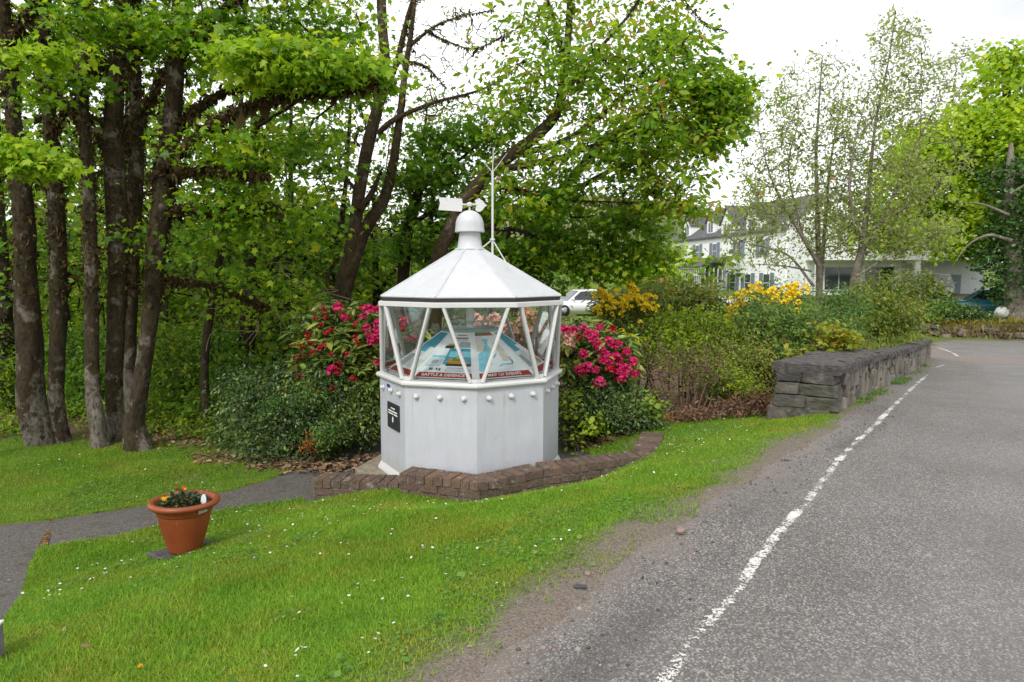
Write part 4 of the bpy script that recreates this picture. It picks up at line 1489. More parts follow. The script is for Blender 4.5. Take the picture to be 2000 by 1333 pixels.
# ------------------------------------------------------------------ white hotel
HW_ = plain('white_harling', (0.84, 0.85, 0.86), 0.85, var=0.04, scale=3, bump=0.15)
SLATE = plain('slate_roof', (0.085, 0.085, 0.092), 0.75, var=0.35, scale=2.5, bump=0.4)
SHUT = plain('blue_grey_shutter', (0.17, 0.20, 0.25), 0.6)
PANE = plain('dark_window_pane', (0.05, 0.06, 0.07), 0.12, spec=0.7)
TRIMW = plain('white_trim', (0.78, 0.78, 0.77), 0.5)
CHIM = plain('red_chimney_pot', (0.33, 0.13, 0.08), 0.8)
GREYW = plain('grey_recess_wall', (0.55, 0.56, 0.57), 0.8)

A0 = np.array([16.3, 70.0]); DR = np.array([3.9, -19.3]); HLEN = np.linalg.norm(DR); DR /= HLEN
NR = np.array([-DR[1], DR[0]])           # to the right / away from the visible side
if NR[0] < 0: NR = -NR
ZG, ZEV, ZRG, HD = 0.3, 5.68, 8.35, 7.6
hotel = empty('white_hotel', (*A0, ZG))
tag(hotel, 'long white two storey hotel with slate roof, dormers and blue grey shutters', 'building')
HO = np.array([*A0, ZG])


def HP(l, d, z):
    """along the front, depth behind the front, height"""
    return np.array([*(A0 + DR * l + NR * d), z]) - HO


def hbox(mb, l0, l1, d0, d1, z0, z1):
    vs = [HP(l, d, z) for z in (z0, z1) for l, d in ((l0, d0), (l1, d0), (l1, d1), (l0, d1))]
    return mb.add(vs, [(3, 2, 1, 0), (4, 5, 6, 7), (0, 1, 5, 4), (1, 2, 6, 5), (2, 3, 7, 6), (3, 0, 4, 7)])


mb = MB(); hbox(mb, 0, HLEN, 0, HD, ZG - 1, ZEV)
for l in (0, HLEN):
    mb.add([HP(l, 0, ZEV), HP(l, HD, ZEV), HP(l, HD / 2, ZRG)], [(0, 1, 2)])
mb.build('wall', HW_, hotel)
mb = MB()
ov = 0.25
for sgn in (0, 1):
    e0, e1 = (-ov, ZEV - 0.12) if sgn == 0 else (HD + ov, ZEV - 0.12), (HD / 2, ZRG + 0.06)
    vs = [HP(-0.15, e0[0], e0[1]), HP(HLEN + 0.15, e0[0], e0[1]), HP(HLEN + 0.15, e1[0], e1[1]), HP(-0.15, e1[0], e1[1])]
    off = np.array([0, 0, 0.14])
    mb.prism(vs, off)
roof = mb.build('roof', SLATE, hotel)
for l in (0.6, 9.5, HLEN - 0.5):
    mb = MB(); hbox(mb, l - 0.5, l + 0.5, HD / 2 - 0.4, HD / 2 + 0.4, ZRG - 0.4, ZRG + 0.9)
    ch = mb.build('chimney', HW_, hotel)
    for dd in (-0.25, 0.05, 0.3):
        c = HP(l + dd, HD / 2, ZRG + 0.9)
        MB().lathe([(0.13, 0), (0.11, 0.45), (0.0, 0.45)], 10, tuple(c)).build('chimney_pot', CHIM, ch, True)


def window(l, z0, z1, w, parent=hotel, d=0.0, shutters=True):
    mb = MB(); hbox(mb, l - w / 2, l + w / 2, d - 0.05, d + 0.02, z0, z1)
    wn_ = mb.build('window', TRIMW, parent)
    for (f0, f1) in ((0.04, 0.48), (0.52, 0.96)):
        mb = MB(); hbox(mb, l - w * 0.42, l + w * 0.42, d - 0.06, d - 0.045, z0 + (z1 - z0) * f0, z0 + (z1 - z0) * f1)
        mb.build('pane', PANE, wn_)
    if shutters:
        for sg in (-1, 1):
            c = l + sg * (w / 2 + 0.27)
            mb = MB(); hbox(mb, c - 0.22, c + 0.22, d - 0.09, d + 0.01, z0 - 0.05, z1 + 0.05)
            mb.build('shutter', SHUT, wn_)


for l in (1.9, 5.6, 8.9, 13.0, 16.6):
    window(l, 3.75, 5.1, 0.8)
for l in (1.0, 12.2, 14.6, 17.3):
    window(l, 0.95, 2.4, 0.95, shutters=l > 10)


# dormers
def dormer(l, w, z0, z1, zr, d0):
    mb = MB()
    hbox(mb, l - w / 2, l + w / 2, d0, d0 + 2.6, z0, z1)
    mb.add([HP(l - w / 2, d0, z1), HP(l + w / 2, d0, z1), HP(l, d0, zr)], [(0, 1, 2)])
    dm = mb.build('dormer', HW_, hotel)
    for sg in (-1, 1):
        vs = [HP(l + sg * (w / 2 + 0.15), d0 - 0.18, z1 - 0.15), HP(l, d0 - 0.18, zr + 0.04), HP(l, d0 + 3.0, zr + 0.04), HP(l + sg * (w / 2 + 0.15), d0 + 3.0, z1 - 0.15)]
        MB().prism(vs, (0, 0, 0.09)).build('dormer_roof', SLATE, dm)
    mb = MB(); hbox(mb, l - w * 0.3, l + w * 0.3, d0 - 0.04, d0, z0 + 0.35, z1 - 0.05)
    pn = mb.build('dormer_window', TRIMW, dm)
    for sg in (-1, 1):
        mb = MB(); hbox(mb, l + sg * w * 0.15 - w * 0.12, l + sg * w * 0.15 + w * 0.12, d0 - 0.05, d0 - 0.03, z0 + 0.42, z1 - 0.12)
        mb.build('dormer_pane', PANE, dm)


dormer(2.6, 1.5, 5.75, 7.15, 8.0, 0.35)
dormer(7.4, 1.5, 5.75, 7.15, 8.0, 0.35)
dormer(11.0, 2.0, 5.2, 6.7, 8.1, -0.03)
dormer(15.0, 1.8, 5.4, 6.9, 8.0, -0.03)
# conservatory against the front
cons = MB(); hbox(cons, 6.2, 11.4, -2.6, -0.05, ZG - 0.5, 1.05)
cs = cons.build('conservatory', HW_, hotel)
mb = MB()
for i in range(15):
    l = 6.3 + i * 0.36
    hbox(mb, l - 0.045, l + 0.045, -2.6, -2.5, 1.05, 2.85)
for i in range(7):
    d = -2.55 + i * 0.4
    hbox(mb, 11.3, 11.4, d - 0.045, d + 0.045, 1.05, 2.85); hbox(mb, 6.2, 6.3, d - 0.045, d + 0.045, 1.05, 2.85)
hbox(mb, 6.2, 11.4, -2.62, -2.48, 2.2, 2.32); hbox(mb, 6.15, 11.45, -2.65, -2.45, 2.82, 2.98)
g_ = mb.build('glazing_frame', TRIMW, cs); g_['kind'] = 'stuff'
mb = MB(); hbox(mb, 6.3, 11.3, -2.52, -2.5, 1.05, 2.82); mb.build('conservatory_glass', PANE, cs)
MB().prism([HP(6.05, -2.75, 2.95), HP(11.55, -2.75, 2.95), HP(11.2, -0.04, 3.75), HP(6.4, -0.04, 3.75)], (0, 0, 0.1)).build('conservatory_roof', SLATE, cs)

# flat fronted wing nearer the road
wing = empty('white_wing', (19.5, 46.0, 0.0))
tag(wing, 'white flat fronted wing with a covered porch behind the parked cars', 'building')
WO = np.array([19.5, 46.0, 0.0])


def wb(x0, x1, y0, y1, z0, z1, nm, m, parent=wing):
    return MB().box(np.array([(x0 + x1) / 2, (y0 + y1) / 2, (z0 + z1) / 2]) - WO, (x1 - x0, y1 - y0, z1 - z0)).build(nm, m, parent)


wb(20.3, 34.0, 46.0, 52.0, 3.27, 6.0, 'upper_wall', HW_)
wb(20.3, 34.0, 45.9, 52.0, 6.0, 6.2, 'parapet', TRIMW)
wb(20.3, 27.0, 47.6, 52.0, -0.5, 3.27, 'ground_floor_wall', HW_)
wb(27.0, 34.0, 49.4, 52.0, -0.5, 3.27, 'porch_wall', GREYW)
for x in (20.5, 27.1):
    wb(x, x + 0.35, 46.1, 46.5, -0.5, 3.27, 'pillar', TRIMW)
for x in (21.6, 24.4):
    f = wb(x, x + 2.1, 47.5, 47.6, 1.2, 2.9, 'window', TRIMW)
    wb(x + 0.08, x + 1.0, 47.46, 47.5, 1.28, 2.82, 'pane', PANE, f); wb(x + 1.08, x + 2.02, 47.46, 47.5, 1.28, 2.82, 'pane', PANE, f)
d_ = wb(31.2, 32.3, 49.3, 49.4, -0.4, 2.3, 'porch_door', SHUT)
wb(30.75, 31.0, 45.8, 46.0, 3.55, 4.0, 'wall_lamp', PANE)

# white picket fence below the hotel
fence = empty('picket_fence', (14.6, 42.0, 0.0))
tag(fence, 'white picket fence in front of the hotel garden', 'fence')
for i in range(26):
    x = 12.6 + i * 0.16
    MB().prism([(x - 14.6 - 0.045, 0, -0.6), (x - 14.6 + 0.045, 0, -0.6), (x - 14.6 + 0.045, 0, 0.9), (x - 14.6, 0, 0.98), (x - 14.6 - 0.045, 0, 0.9)], (0, 0.02, 0)).build('picket', TRIMW, fence)
for z in (0.15, 0.7):
    MB().box((0, 0.04, z), (4.3, 0.03, 0.08)).build('rail', TRIMW, fence)


# ------------------------------------------------------------------ parked cars
TYRE = plain('tyre_rubber', (0.012, 0.012, 0.013), 0.8)
RIMM = plain('alloy_rim', (0.4, 0.4, 0.42), 0.35, metal=0.8)
CARGL = plain('car_glass', (0.012, 0.015, 0.018), 0.06, spec=0.8)
LAMP = plain('headlamp', (0.6, 0.6, 0.62), 0.15, spec=0.7)
TAIL = plain('tail_lamp', (0.35, 0.01, 0.01), 0.25)


def car(name, label, loc, rz, paint, L_=4.2, Wd=1.75, H=1.5, estate=False):
    c = empty(name, loc, rz)
    tag(c, label, 'car', 'cars parked by the hotel')
    hw = Wd / 2
    # lower body loft (sections along x)
    secs = [(-0.5, 0.35, 0.62, 0.80), (-0.47, 0.22, 0.80, 0.92), (-0.36, 0.19, 0.88, 0.99), (0.0, 0.19, 0.90, 1.0), (0.22, 0.19, 0.88, 1.0), (0.40, 0.20, 0.80, 0.97), (0.48, 0.24, 0.66, 0.88), (0.5, 0.34, 0.58, 0.78)]
    mb = MB(); V = []
    for f, z0, z1, wf in secs:
        x = f * L_; w = hw * wf
        V += [(x, -w * 0.93, z0), (x, -w, (z0 + z1) / 2), (x, -w * 0.96, z1 - 0.06), (x, -w * 0.86, z1), (x, w * 0.86, z1), (x, w * 0.96, z1 - 0.06), (x, w, (z0 + z1) / 2), (x, w * 0.93, z0)]
    m = 8
    fs = [(i * m + j, (i + 1) * m + j, (i + 1) * m + (j + 1) % m, i * m + (j + 1) % m) for i in range(len(secs) - 1) for j in range(m)]
    fs += [tuple(range(m)), tuple((len(secs) - 1) * m + j for j in range(m))[::-1]]
    b = mb.add(V, fs).build('body', paint, c, True)
    # cabin
    rear = -0.44 if not estate else -0.48
    top = [(rear * L_, 0.86), ((rear + 0.07) * L_, H - 0.06), (-0.1 * L_, H), (0.08 * L_, H - 0.05), (0.26 * L_, 0.90)]
    V = []
    for x, z in top:
        tf = 0.74 if z > 1.2 else 0.9
        V += [(x, -hw * tf, z), (x, hw * tf, z)]
    V += [(top[0][0], -hw * 0.9, 0.84), (top[0][0], hw * 0.9, 0.84), (top[-1][0], -hw * 0.9, 0.84), (top[-1][0], hw * 0.9, 0.84)]
    MB().add(V, [(0, 1, 3, 2), (2, 3, 5, 4), (4, 5, 7, 6), (6, 7, 9, 8), (0, 2, 4, 6, 8, 12, 10)[::-1], (1, 3, 5, 7, 9, 13, 11)]).build('roof', paint, c, bevel=0.03)
    for sg in (-1, 1):
        q = [((rear + 0.075) * L_, 0.93), ((rear + 0.10) * L_, H - 0.13), (-0.1 * L_, H - 0.09), (0.07 * L_, H - 0.13), (0.215 * L_, 0.93)]
        for i0, i1 in ((0, 2), (2, 4)):
            xa = q[i0:i1 + 1] if i0 == 0 else q[i0:i1 + 1]
            poly = [(x + (0.03 if x == xa[0][0] and i0 else -0.03 if i0 == 0 and x == xa[-1][0] else 0), sg * hw * (0.905 - 0.16 * smooth(0.9, H - 0.1, z).item()) + sg * 0.012, z) for x, z in xa]
            poly += [(poly[-1][0], sg * hw * 0.915, 0.93)] if i0 == 0 else [(poly[0][0], sg * hw * 0.915, 0.93)]
            MB().prism(poly, (0, sg * 0.004, 0)).build('side_window', CARGL, c)
    MB().prism([(0.095 * L_, -hw * 0.68, H - 0.09), (0.095 * L_, hw * 0.68, H - 0.09), (0.25 * L_, hw * 0.82, 0.94), (0.25 * L_, -hw * 0.82, 0.94)], (0.02, 0, 0.02)).build('windscreen', CARGL, c)
    MB().prism([((rear + 0.01) * L_, -hw * 0.80, 0.95), ((rear + 0.01) * L_, hw * 0.80, 0.95), ((rear + 0.06) * L_, hw * 0.68, H - 0.15), ((rear + 0.06) * L_, -hw * 0.68, H - 0.15)], (-0.02, 0, 0.01)).build('rear_window', CARGL, c)
    for x in (-0.31 * L_, 0.32 * L_):
        for sg in (-1, 1):
            w = MB().lathe([(0.20, -0.10), (0.30, -0.10), (0.325, -0.06), (0.325, 0.06), (0.30, 0.10), (0.20, 0.10)], 24).build('wheel', TYRE, c, True)
            w.location = (x, sg * (hw - 0.10), 0.325); w.rotation_euler = (R(90), 0, 0)
            MB().lathe([(0.0, -0.08), (0.06, -0.085), (0.21, -0.07), (0.21, 0.07), (0.06, 0.085), (0.0, 0.08)], 20).build('rim', RIMM, w, True)
            MB().lathe([(0.36, -0.012), (0.33, -0.012), (0.33, 0.012), (0.36, 0.012)], 24).build('wheel_arch', TYRE, w, True)
    for sg in (-1, 1):
        MB().box((0.485 * L_, sg * hw * 0.62, 0.66), (0.10, 0.32, 0.13)).build('headlight', LAMP, c, bevel=0.03)
        MB().box((-0.485 * L_, sg * hw * 0.66, 0.72), (0.08, 0.2, 0.2)).build('tail_light', TAIL, c, bevel=0.02)
        MB().box((0.20 * L_, sg * (hw + 0.06), 0.98), (0.10, 0.2, 0.13)).build('mirror', paint, c, bevel=0.03)
    return c


def car_paint(n, c):
    t = NT(n); t.principled(c, 0.25, spec=0.5, coat=0.6); return t.m


car('white_car', 'white car parked behind the yellow flowering shrub beyond the lantern', (4.05, 40.0, gz(4.05, 40.0)), R(196), car_paint('white_car_paint', (0.72, 0.73, 0.75)), H=1.52)
car('black_car', 'black car parked before the white wing, half hidden by leaves', (25.0, 41.8, gz(25.0, 41.8)), R(205), car_paint('black_car_paint', (0.012, 0.012, 0.014)), H=1.7, estate=True)
car('teal_car', 'teal blue car parked above the mossy bank under the dark tree', (25.9, 37.2, gz(25.9, 37.2)), R(150), car_paint('teal_car_paint', (0.02, 0.16, 0.22)))
# painted white boulder
o = bpy.data.objects.new('white_boulder', None)
import bmesh
bm = bmesh.new(); bmesh.ops.create_icosphere(bm, subdivisions=3, radius=1)
for v in bm.verts:
    v.co *= 1 + 0.3 * float(fbm(v.co.x * 1.5, v.co.y * 1.5 + v.co.z * 2, 3, 1.0, 3))
me = bpy.data.meshes.new('white_boulder'); bm.to_mesh(me); bm.free()
o = link('white_boulder', me, plain('white_stone', (0.45, 0.45, 0.43), 0.9, var=0.3, bump=0.5))
o.location = W(1955, 612, 33.8); o.scale = (0.33, 0.28, 0.30); o.rotation_euler = (0.3, 0.5, 0.4)
me.polygons.foreach_set('use_smooth', np.ones(len(me.polygons), bool))
tag(o, 'white rounded boulder on the grass above the mossy bank', 'boulder')
# ------------------------------------------------------------------ trees
def bark(name, dark, mid, pale, moss, pale_low=1.2, pale_amt=0.8, moss_amt=0.6, scale=1.0):
    t = NT(name)
    p = t.pos()
    ps = t.scale(p, (1, 1, 0.45))
    n1 = t.noise(ps, 5 * scale, 6, 0.65)
    n2 = t.noise(ps, 22 * scale, 5, 0.7)
    c = t.mix(t.ramp(n1, [(0.35, 0.0), (0.65, 1.0)]), dark, mid)
    c = t.mix(t.ramp(t.noise(p, 4.5 * scale, 5, 0.7), [(0.45, 0.0), (0.6, moss_amt)]), c, moss)
    z = t.n('SeparateXYZ'); t.l(p, z.inputs[0])
    hgt = t.math('SUBTRACT', z.outputs['Z'], t.math('ADD', t.math('MULTIPLY', t.noise(p, 2.2, 6, 0.75), 7.0), t.math('MULTIPLY', t.objrand(), 0.9)))
    c = t.mix(t.ramp(hgt, [(-2.0 + pale_low, pale_amt), (-0.7 + pale_low, pale_amt * 0.9), (-0.35 + pale_low, 0.0)]) if False else t.math('MULTIPLY', t.ramp(t.math('MULTIPLY', t.math('ADD', hgt, 4.75), 0.25), [(0.0, 1.0), (0.25 * pale_low, 1.0), (0.25 * pale_low + 0.06, 0.0)]), pale_amt), c, pale)
    c = t.mix(t.ramp(t.noise(p, 3.4 * scale, 5), [(0.56, 0.0), (0.63, 0.6)]), c, pale)
    c = t.mix(t.ramp(n2, [(0.36, 0.75), (0.54, 0.0)]), c, tuple(x * 0.5 for x in dark))
    c = t.mix(t.ramp(t.noise(p, 9 * scale, 5, 0.7), [(0.52, 0.0), (0.62, 0.6)]), c, mid)
    t.principled(c, 0.92, t.bump(t.math('ADD', n1, t.math('MULTIPLY', n2, 0.7)), 1.0, 0.035), spec=0.15)
    return t.m


BARK_SYC = bark('mossy_sycamore_bark', (0.030, 0.022, 0.015), (0.065, 0.046, 0.030), (0.25, 0.22, 0.185), (0.055, 0.050, 0.014), 1.15, 0.6)
BARK_V = bark('brown_mossy_bark', (0.040, 0.027, 0.018), (0.085, 0.058, 0.038), (0.17, 0.15, 0.12), (0.07, 0.058, 0.02), 0.2, 0.4)
BARK_GREY = bark('grey_willow_bark', (0.15, 0.13, 0.10), (0.26, 0.23, 0.19), (0.36, 0.34, 0.29), (0.10, 0.095, 0.04), 0.0, 0.3, 0.3)
BARK_DARK = bark('dark_branch_bark', (0.028, 0.020, 0.014), (0.06, 0.042, 0.028), (0.14, 0.12, 0.10), (0.05, 0.045, 0.015), 0.0, 0.2)
MOSSF = leaf_mat('branch_moss', [(0, (0.035, 0.022, 0.012)), (0.5, (0.075, 0.05, 0.025)), (0.85, (0.11, 0.08, 0.035)), (1, (0.07, 0.075, 0.015))], 0.15, 0.95, 1.0, 0.05)

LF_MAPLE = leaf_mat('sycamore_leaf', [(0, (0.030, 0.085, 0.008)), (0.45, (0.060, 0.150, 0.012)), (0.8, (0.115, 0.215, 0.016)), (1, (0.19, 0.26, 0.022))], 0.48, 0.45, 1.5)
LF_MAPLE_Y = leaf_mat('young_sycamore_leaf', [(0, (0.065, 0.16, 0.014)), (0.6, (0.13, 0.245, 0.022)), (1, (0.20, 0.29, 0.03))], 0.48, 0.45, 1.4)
LF_MAPLE_D = leaf_mat('shade_tinted_maple_leaf', [(0, (0.028, 0.085, 0.012)), (0.6, (0.055, 0.14, 0.016)), (1, (0.10, 0.19, 0.02))], 0.45, 0.45, 1.4)  # darker copy of the maple leaf colour, with shade put into it
LF_CHERRY = leaf_mat('cherry_leaf', [(0, (0.055, 0.13, 0.010)), (0.45, (0.11, 0.20, 0.014)), (0.82, (0.19, 0.26, 0.022)), (0.95, (0.24, 0.22, 0.026)), (1, (0.22, 0.12, 0.026))], 0.55, 0.4, 1.4)
LF_WOOD = leaf_mat('woodland_leaf', [(0, (0.028, 0.075, 0.010)), (0.5, (0.062, 0.138, 0.014)), (0.85, (0.115, 0.195, 0.022)), (1, (0.17, 0.215, 0.025))], 0.48, 0.5, 1.45)
LF_WILLOW = leaf_mat('willow_leaf', [(0, (0.11, 0.16, 0.045)), (0.6, (0.18, 0.235, 0.07)), (1, (0.25, 0.29, 0.10))], 0.55, 0.5, 1.2)
LF_BRIGHT = leaf_mat('fresh_bright_leaf', [(0, (0.10, 0.19, 0.010)), (0.5, (0.18, 0.28, 0.014)), (1, (0.29, 0.35, 0.02))], 0.4, 0.5, 1.3)
LF_DARK = leaf_mat('ivy_dark_leaf', [(0, (0.016, 0.048, 0.010)), (0.7, (0.030, 0.08, 0.014)), (1, (0.07, 0.12, 0.02))], 0.25, 0.4, 1.2, 0.4)


def PT(px, py, Y, wpx=None):
    q = W(px, py, Y)
    return [*q, (wpx or 4) / 2 * Y / F_PX]


def limb_px(rows, Y=None):
    return [PT(r_[0], r_[1], r_[3] if len(r_) > 3 else Y, r_[2]) for r_ in rows]


def trunk_mesh(P, sides, seed, flare=0.0, lump=0.12):
    """a limb with lumpy bark; P rows (x,y,z,r)"""
    S = spline(P, max(0.05, 0.6 * P[0][3]))
    V, Fq = tube_arrays(S[:, :3], S[:, 3], sides)
    m = len(S)
    ang = np.tile(np.arange(sides) * 2 * np.pi / sides, m)
    hh = np.repeat(np.concatenate([[0], np.cumsum(np.linalg.norm(np.diff(S[:, :3], axis=0), axis=1))]), sides)
    C = np.repeat(S[:, :3], sides, axis=0)
    k = 1 + lump * fbm(np.cos(ang) * 1.6 + seed, hh * 1.7 + np.sin(ang) * 1.6, seed, 1.3, 3) + 0.05 * np.sin(ang * 3 + seed)
    if flare:
        e = np.exp(-hh / 0.22)
        k = k + e * flare * (0.6 + 0.4 * np.sin(ang * 4 + seed) + 0.3 * np.sin(ang * 7 + 2 * seed))
    return C + (V - C) * k[:, None], Fq, S


def join(parts):
    Vs, Fs, o = [], [], 0
    for V, Fq in parts:
        if len(V):
            Vs.append(V); Fs.append(Fq + o); o += len(V)
    return np.vstack(Vs), np.vstack(Fs)


def blobs_px(bl, r):
    """bl rows: (px, py, Y, rx_px, ry_px, depth_m, n[, flat]) -> target points"""
    out = []
    for b in bl:
        px, py, Y, rx, ry, dm, n = b[:7]
        c = W(px, py, Y)
        e = in_ellipsoid(n, r) * np.array([rx * Y / F_PX, dm, ry * Y / F_PX])
        out.append(c + e)
    return np.vstack(out)


def tree(name, label, limbs, blobs, leafm, barkm, leaf=0.12, shape=LEAF_MAPLE, per=14, spread=(0.22, 0.07), tilt=42, seed=1, sides=12, flare=0.0, moss=0, group=None,
         twig=0.004, kk=0.0042, wander=0.12, droop=0.3, cat='tree', from_frac=0.35, extra=None, rmax=0.10, lump=0.17, wscale=1.0, gaps=None, nmul=1.0):
    r = np.random.default_rng(seed)
    if shape is LEAF_MAPLE:
        leaf, per = leaf * 0.66, int(per * 1.75)
    parts, nodes = [], []
    mosspts = []
    for i, P in enumerate(limbs):
        P = [list(q) for q in P]
        for j_, q in enumerate(P):
            f_ = j_ / (len(P) - 1)
            q[3] *= (0.80 if barkm is BARK_SYC else 1) * wscale * (1 - (0.75 if i else 0.25) * f_ ** 2)
        V, Fq, S = trunk_mesh(P, sides if i == 0 else max(7, sides - 4), seed + i, flare if i == 0 else 0, lump)
        parts.append((V, Fq))
        f0 = int(len(S) * (from_frac if i == 0 else 0.15))
        nodes += list(S[f0::2, :3])
        if moss:
            k = int(2.6 * moss * len(S))
            j = r.integers(int(len(S) * (0.25 if i == 0 else 0.0)), len(S), k)
            d = r.normal(0, 1, (k, 3)); d /= np.linalg.norm(d, axis=1)[:, None]
            mosspts.append(S[j, :3] + d * (S[j, 3] * r.uniform(0.9, 1.08, k) + r.uniform(0, 0.02 if moss > 10 else 0.006, k))[:, None] + r.normal(0, 0.025 if moss > 10 else 0.01, (k, 3)))
    base = np.array(limbs[0][0][:3])
    root = empty(name, tuple(base))
    tag(root, label, cat, group)
    T = blobs_px([(*b[:6], int(b[6] * nmul)) for b in blobs], r) if blobs else np.zeros((0, 3))
    if gaps is not None:
        T = T[fbm(T[:, 0] * 1.5, T[:, 2] * 2.2 + T[:, 1] * 0.7, seed + 5, 1.0, 2) > gaps]
    if extra is not None:
        T = np.vstack([T, extra]) if len(T) else extra
    if len(T):
        Vb, Fb = grow(np.array(nodes), T, r, twig, kk, 4, wander, rmax)
        parts.append((Vb, Fb))
    V, Fq = join(parts)
    link('trunk', fast_mesh('trunk', V - base, Fq, None, True), barkm, root)
    if len(T) and per:
        n = len(T) * per
        jj = np.repeat(np.arange(len(T)), per)
        pts = T[jj] + np.column_stack([r.normal(0, spread[0], (n, 2)), r.normal(0, spread[1], n)])
        clump = np.repeat(r.normal(0, 0.18, len(T)), per)
        link('crown', scatter_leaves('crown', pts - base, leaf, shape, tilt, 0.28, dirs=pts[:, :2] - T[jj][:, :2], droop=droop, rnd=r.uniform(0, 1, n) * 0.75 + 0.12 + clump, r=r), leafm, root)
    if moss:
        mp = np.vstack(mosspts)
        link('moss', scatter_leaves('moss', mp - base, 0.042 if moss > 10 else 0.026, LEAF_TINY, 70, 0.5, droop=1.0, r=r), MOSSF, root)['kind'] = 'stuff'
    return root


def gbase(px, py, Y, w):
    """limb start on the ground under that pixel column"""
    x = (px - 1000) / F_PX * Y
    return [x, Y, gz(x, Y) - 0.05, w / 2 * Y / F_PX]


SYC = 'row of mossy sycamores at the edge of the lawn'
Y1 = 9.75
# T1
tree('sycamore_tree', 'thick sycamore with whitish base, nearest the photo edge of the row', [
    [gbase(62, 850, Y1, 64)] + limb_px([(60, 780, 62), (58, 690, 58), (50, 560, 50), (46, 440, 48), (38, 330, 42), (22, 200, 34), (10, 60, 30), (-5, -150, 26), (-10, -420, 18)], Y1),
    limb_px([(40, 360, 26), (-10, 290, 20), (-80, 250, 14)], Y1), limb_px([(15, 90, 18), (60, 20, 14, 9.3), (120, -60, 10, 9.0)], Y1)],
    [(20, 330, 10.6, 130, 55, 0.5, 22), (40, 120, 10.7, 150, 80, 0.7, 34), (0, -120, 10.0, 260, 120, 1.6, 40), (-150, 180, 9.6, 130, 150, 1.2, 24), (60, -330, 9.8, 300, 120, 2.0, 26)],
    LF_MAPLE, BARK_SYC, 0.125, per=18, seed=11, sides=20, flare=0.18, moss=22, group=SYC)
# T2
tree('sycamore_tree', 'dark slim sycamore stem touching the thick one at the lawn edge', [
    [gbase(106, 858, 9.9, 38)] + limb_px([(109, 780, 36), (113, 650, 37), (113, 500, 38), (106, 350, 34), (95, 200, 30), (88, 60, 28), (95, -150, 24), (110, -400, 16)], 9.9),
    limb_px([(100, 260, 14), (150, 190, 10), (205, 120, 7)], 9.9), limb_px([(108, 380, 12), (60, 330, 9)], 9.9)],
    [(120, 60, 10.9, 130, 90, 0.7, 30), (130, 300, 10.8, 90, 50, 0.5, 14), (160, -160, 10, 200, 120, 1.5, 26)],
    LF_MAPLE, BARK_SYC, 0.12, per=18, seed=12, sides=16, flare=0.18, moss=18, group=SYC)
# T3
tree('sycamore_tree', 'slender pale blotched sycamore standing third in the row', [
    [gbase(183, 857, 9.6, 42)] + limb_px([(182, 770, 34), (180, 650, 31), (177, 500, 30), (171, 330, 29), (161, 180, 27), (164, 20, 26), (175, -180, 20), (180, -400, 14)], 9.6),
    limb_px([(165, 250, 12), (120, 190, 9), (70, 160, 6)], 9.6)],
    [(200, 50, 10.7, 130, 80, 0.6, 30), (110, 170, 9.1, 80, 40, 0.3, 12), (180, 40, 8.8, 80, 30, 0.3, 12), (240, -160, 9.6, 220, 110, 1.4, 26)],
    LF_MAPLE, BARK_SYC, 0.12, per=18, seed=13, sides=16, flare=0.2, moss=16, group=SYC)
# T4
tree('sycamore_tree', 'tall mossy sycamore close behind the leaning one', [
    [gbase(222, 860, 9.95, 46)] + limb_px([(223, 780, 38), (227, 650, 40), (231, 500, 47), (224, 330, 50), (224, 200, 44), (236, 60, 40), (248, -150, 30), (255, -400, 18)], 9.95),
    limb_px([(228, 260, 20), (290, 200, 15), (330, 130, 11), (400, 60, 8)], 9.95), limb_px([(222, 330, 14), (190, 260, 10)], 9.95)],
    [(300, 90, 10.9, 150, 80, 0.7, 40), (260, 60, 9.0, 90, 40, 0.3, 16), (330, -140, 10, 260, 130, 1.6, 34)],
    LF_MAPLE, BARK_SYC, 0.12, per=18, seed=14, sides=16, flare=0.18, moss=22, group=SYC)
# T4b
tree('sycamore_tree', 'thin dark sycamore stem hidden behind the others in the row', [
    [gbase(254, 850, 10.7, 30)] + limb_px([(255, 760, 28), (256, 600, 30), (262, 430, 36), (268, 270, 34), (262, 120, 30), (262, -100, 26), (270, -350, 16)], 10.7),
    limb_px([(266, 290, 12), (210, 240, 9), (170, 230, 6)], 10.7)],
    [(240, 260, 11.2, 140, 70, 0.6, 22), (260, -60, 11, 200, 100, 1.2, 26)],
    LF_MAPLE, BARK_SYC, 0.12, per=16, seed=15, sides=14, flare=0.2, moss=18, group=SYC)
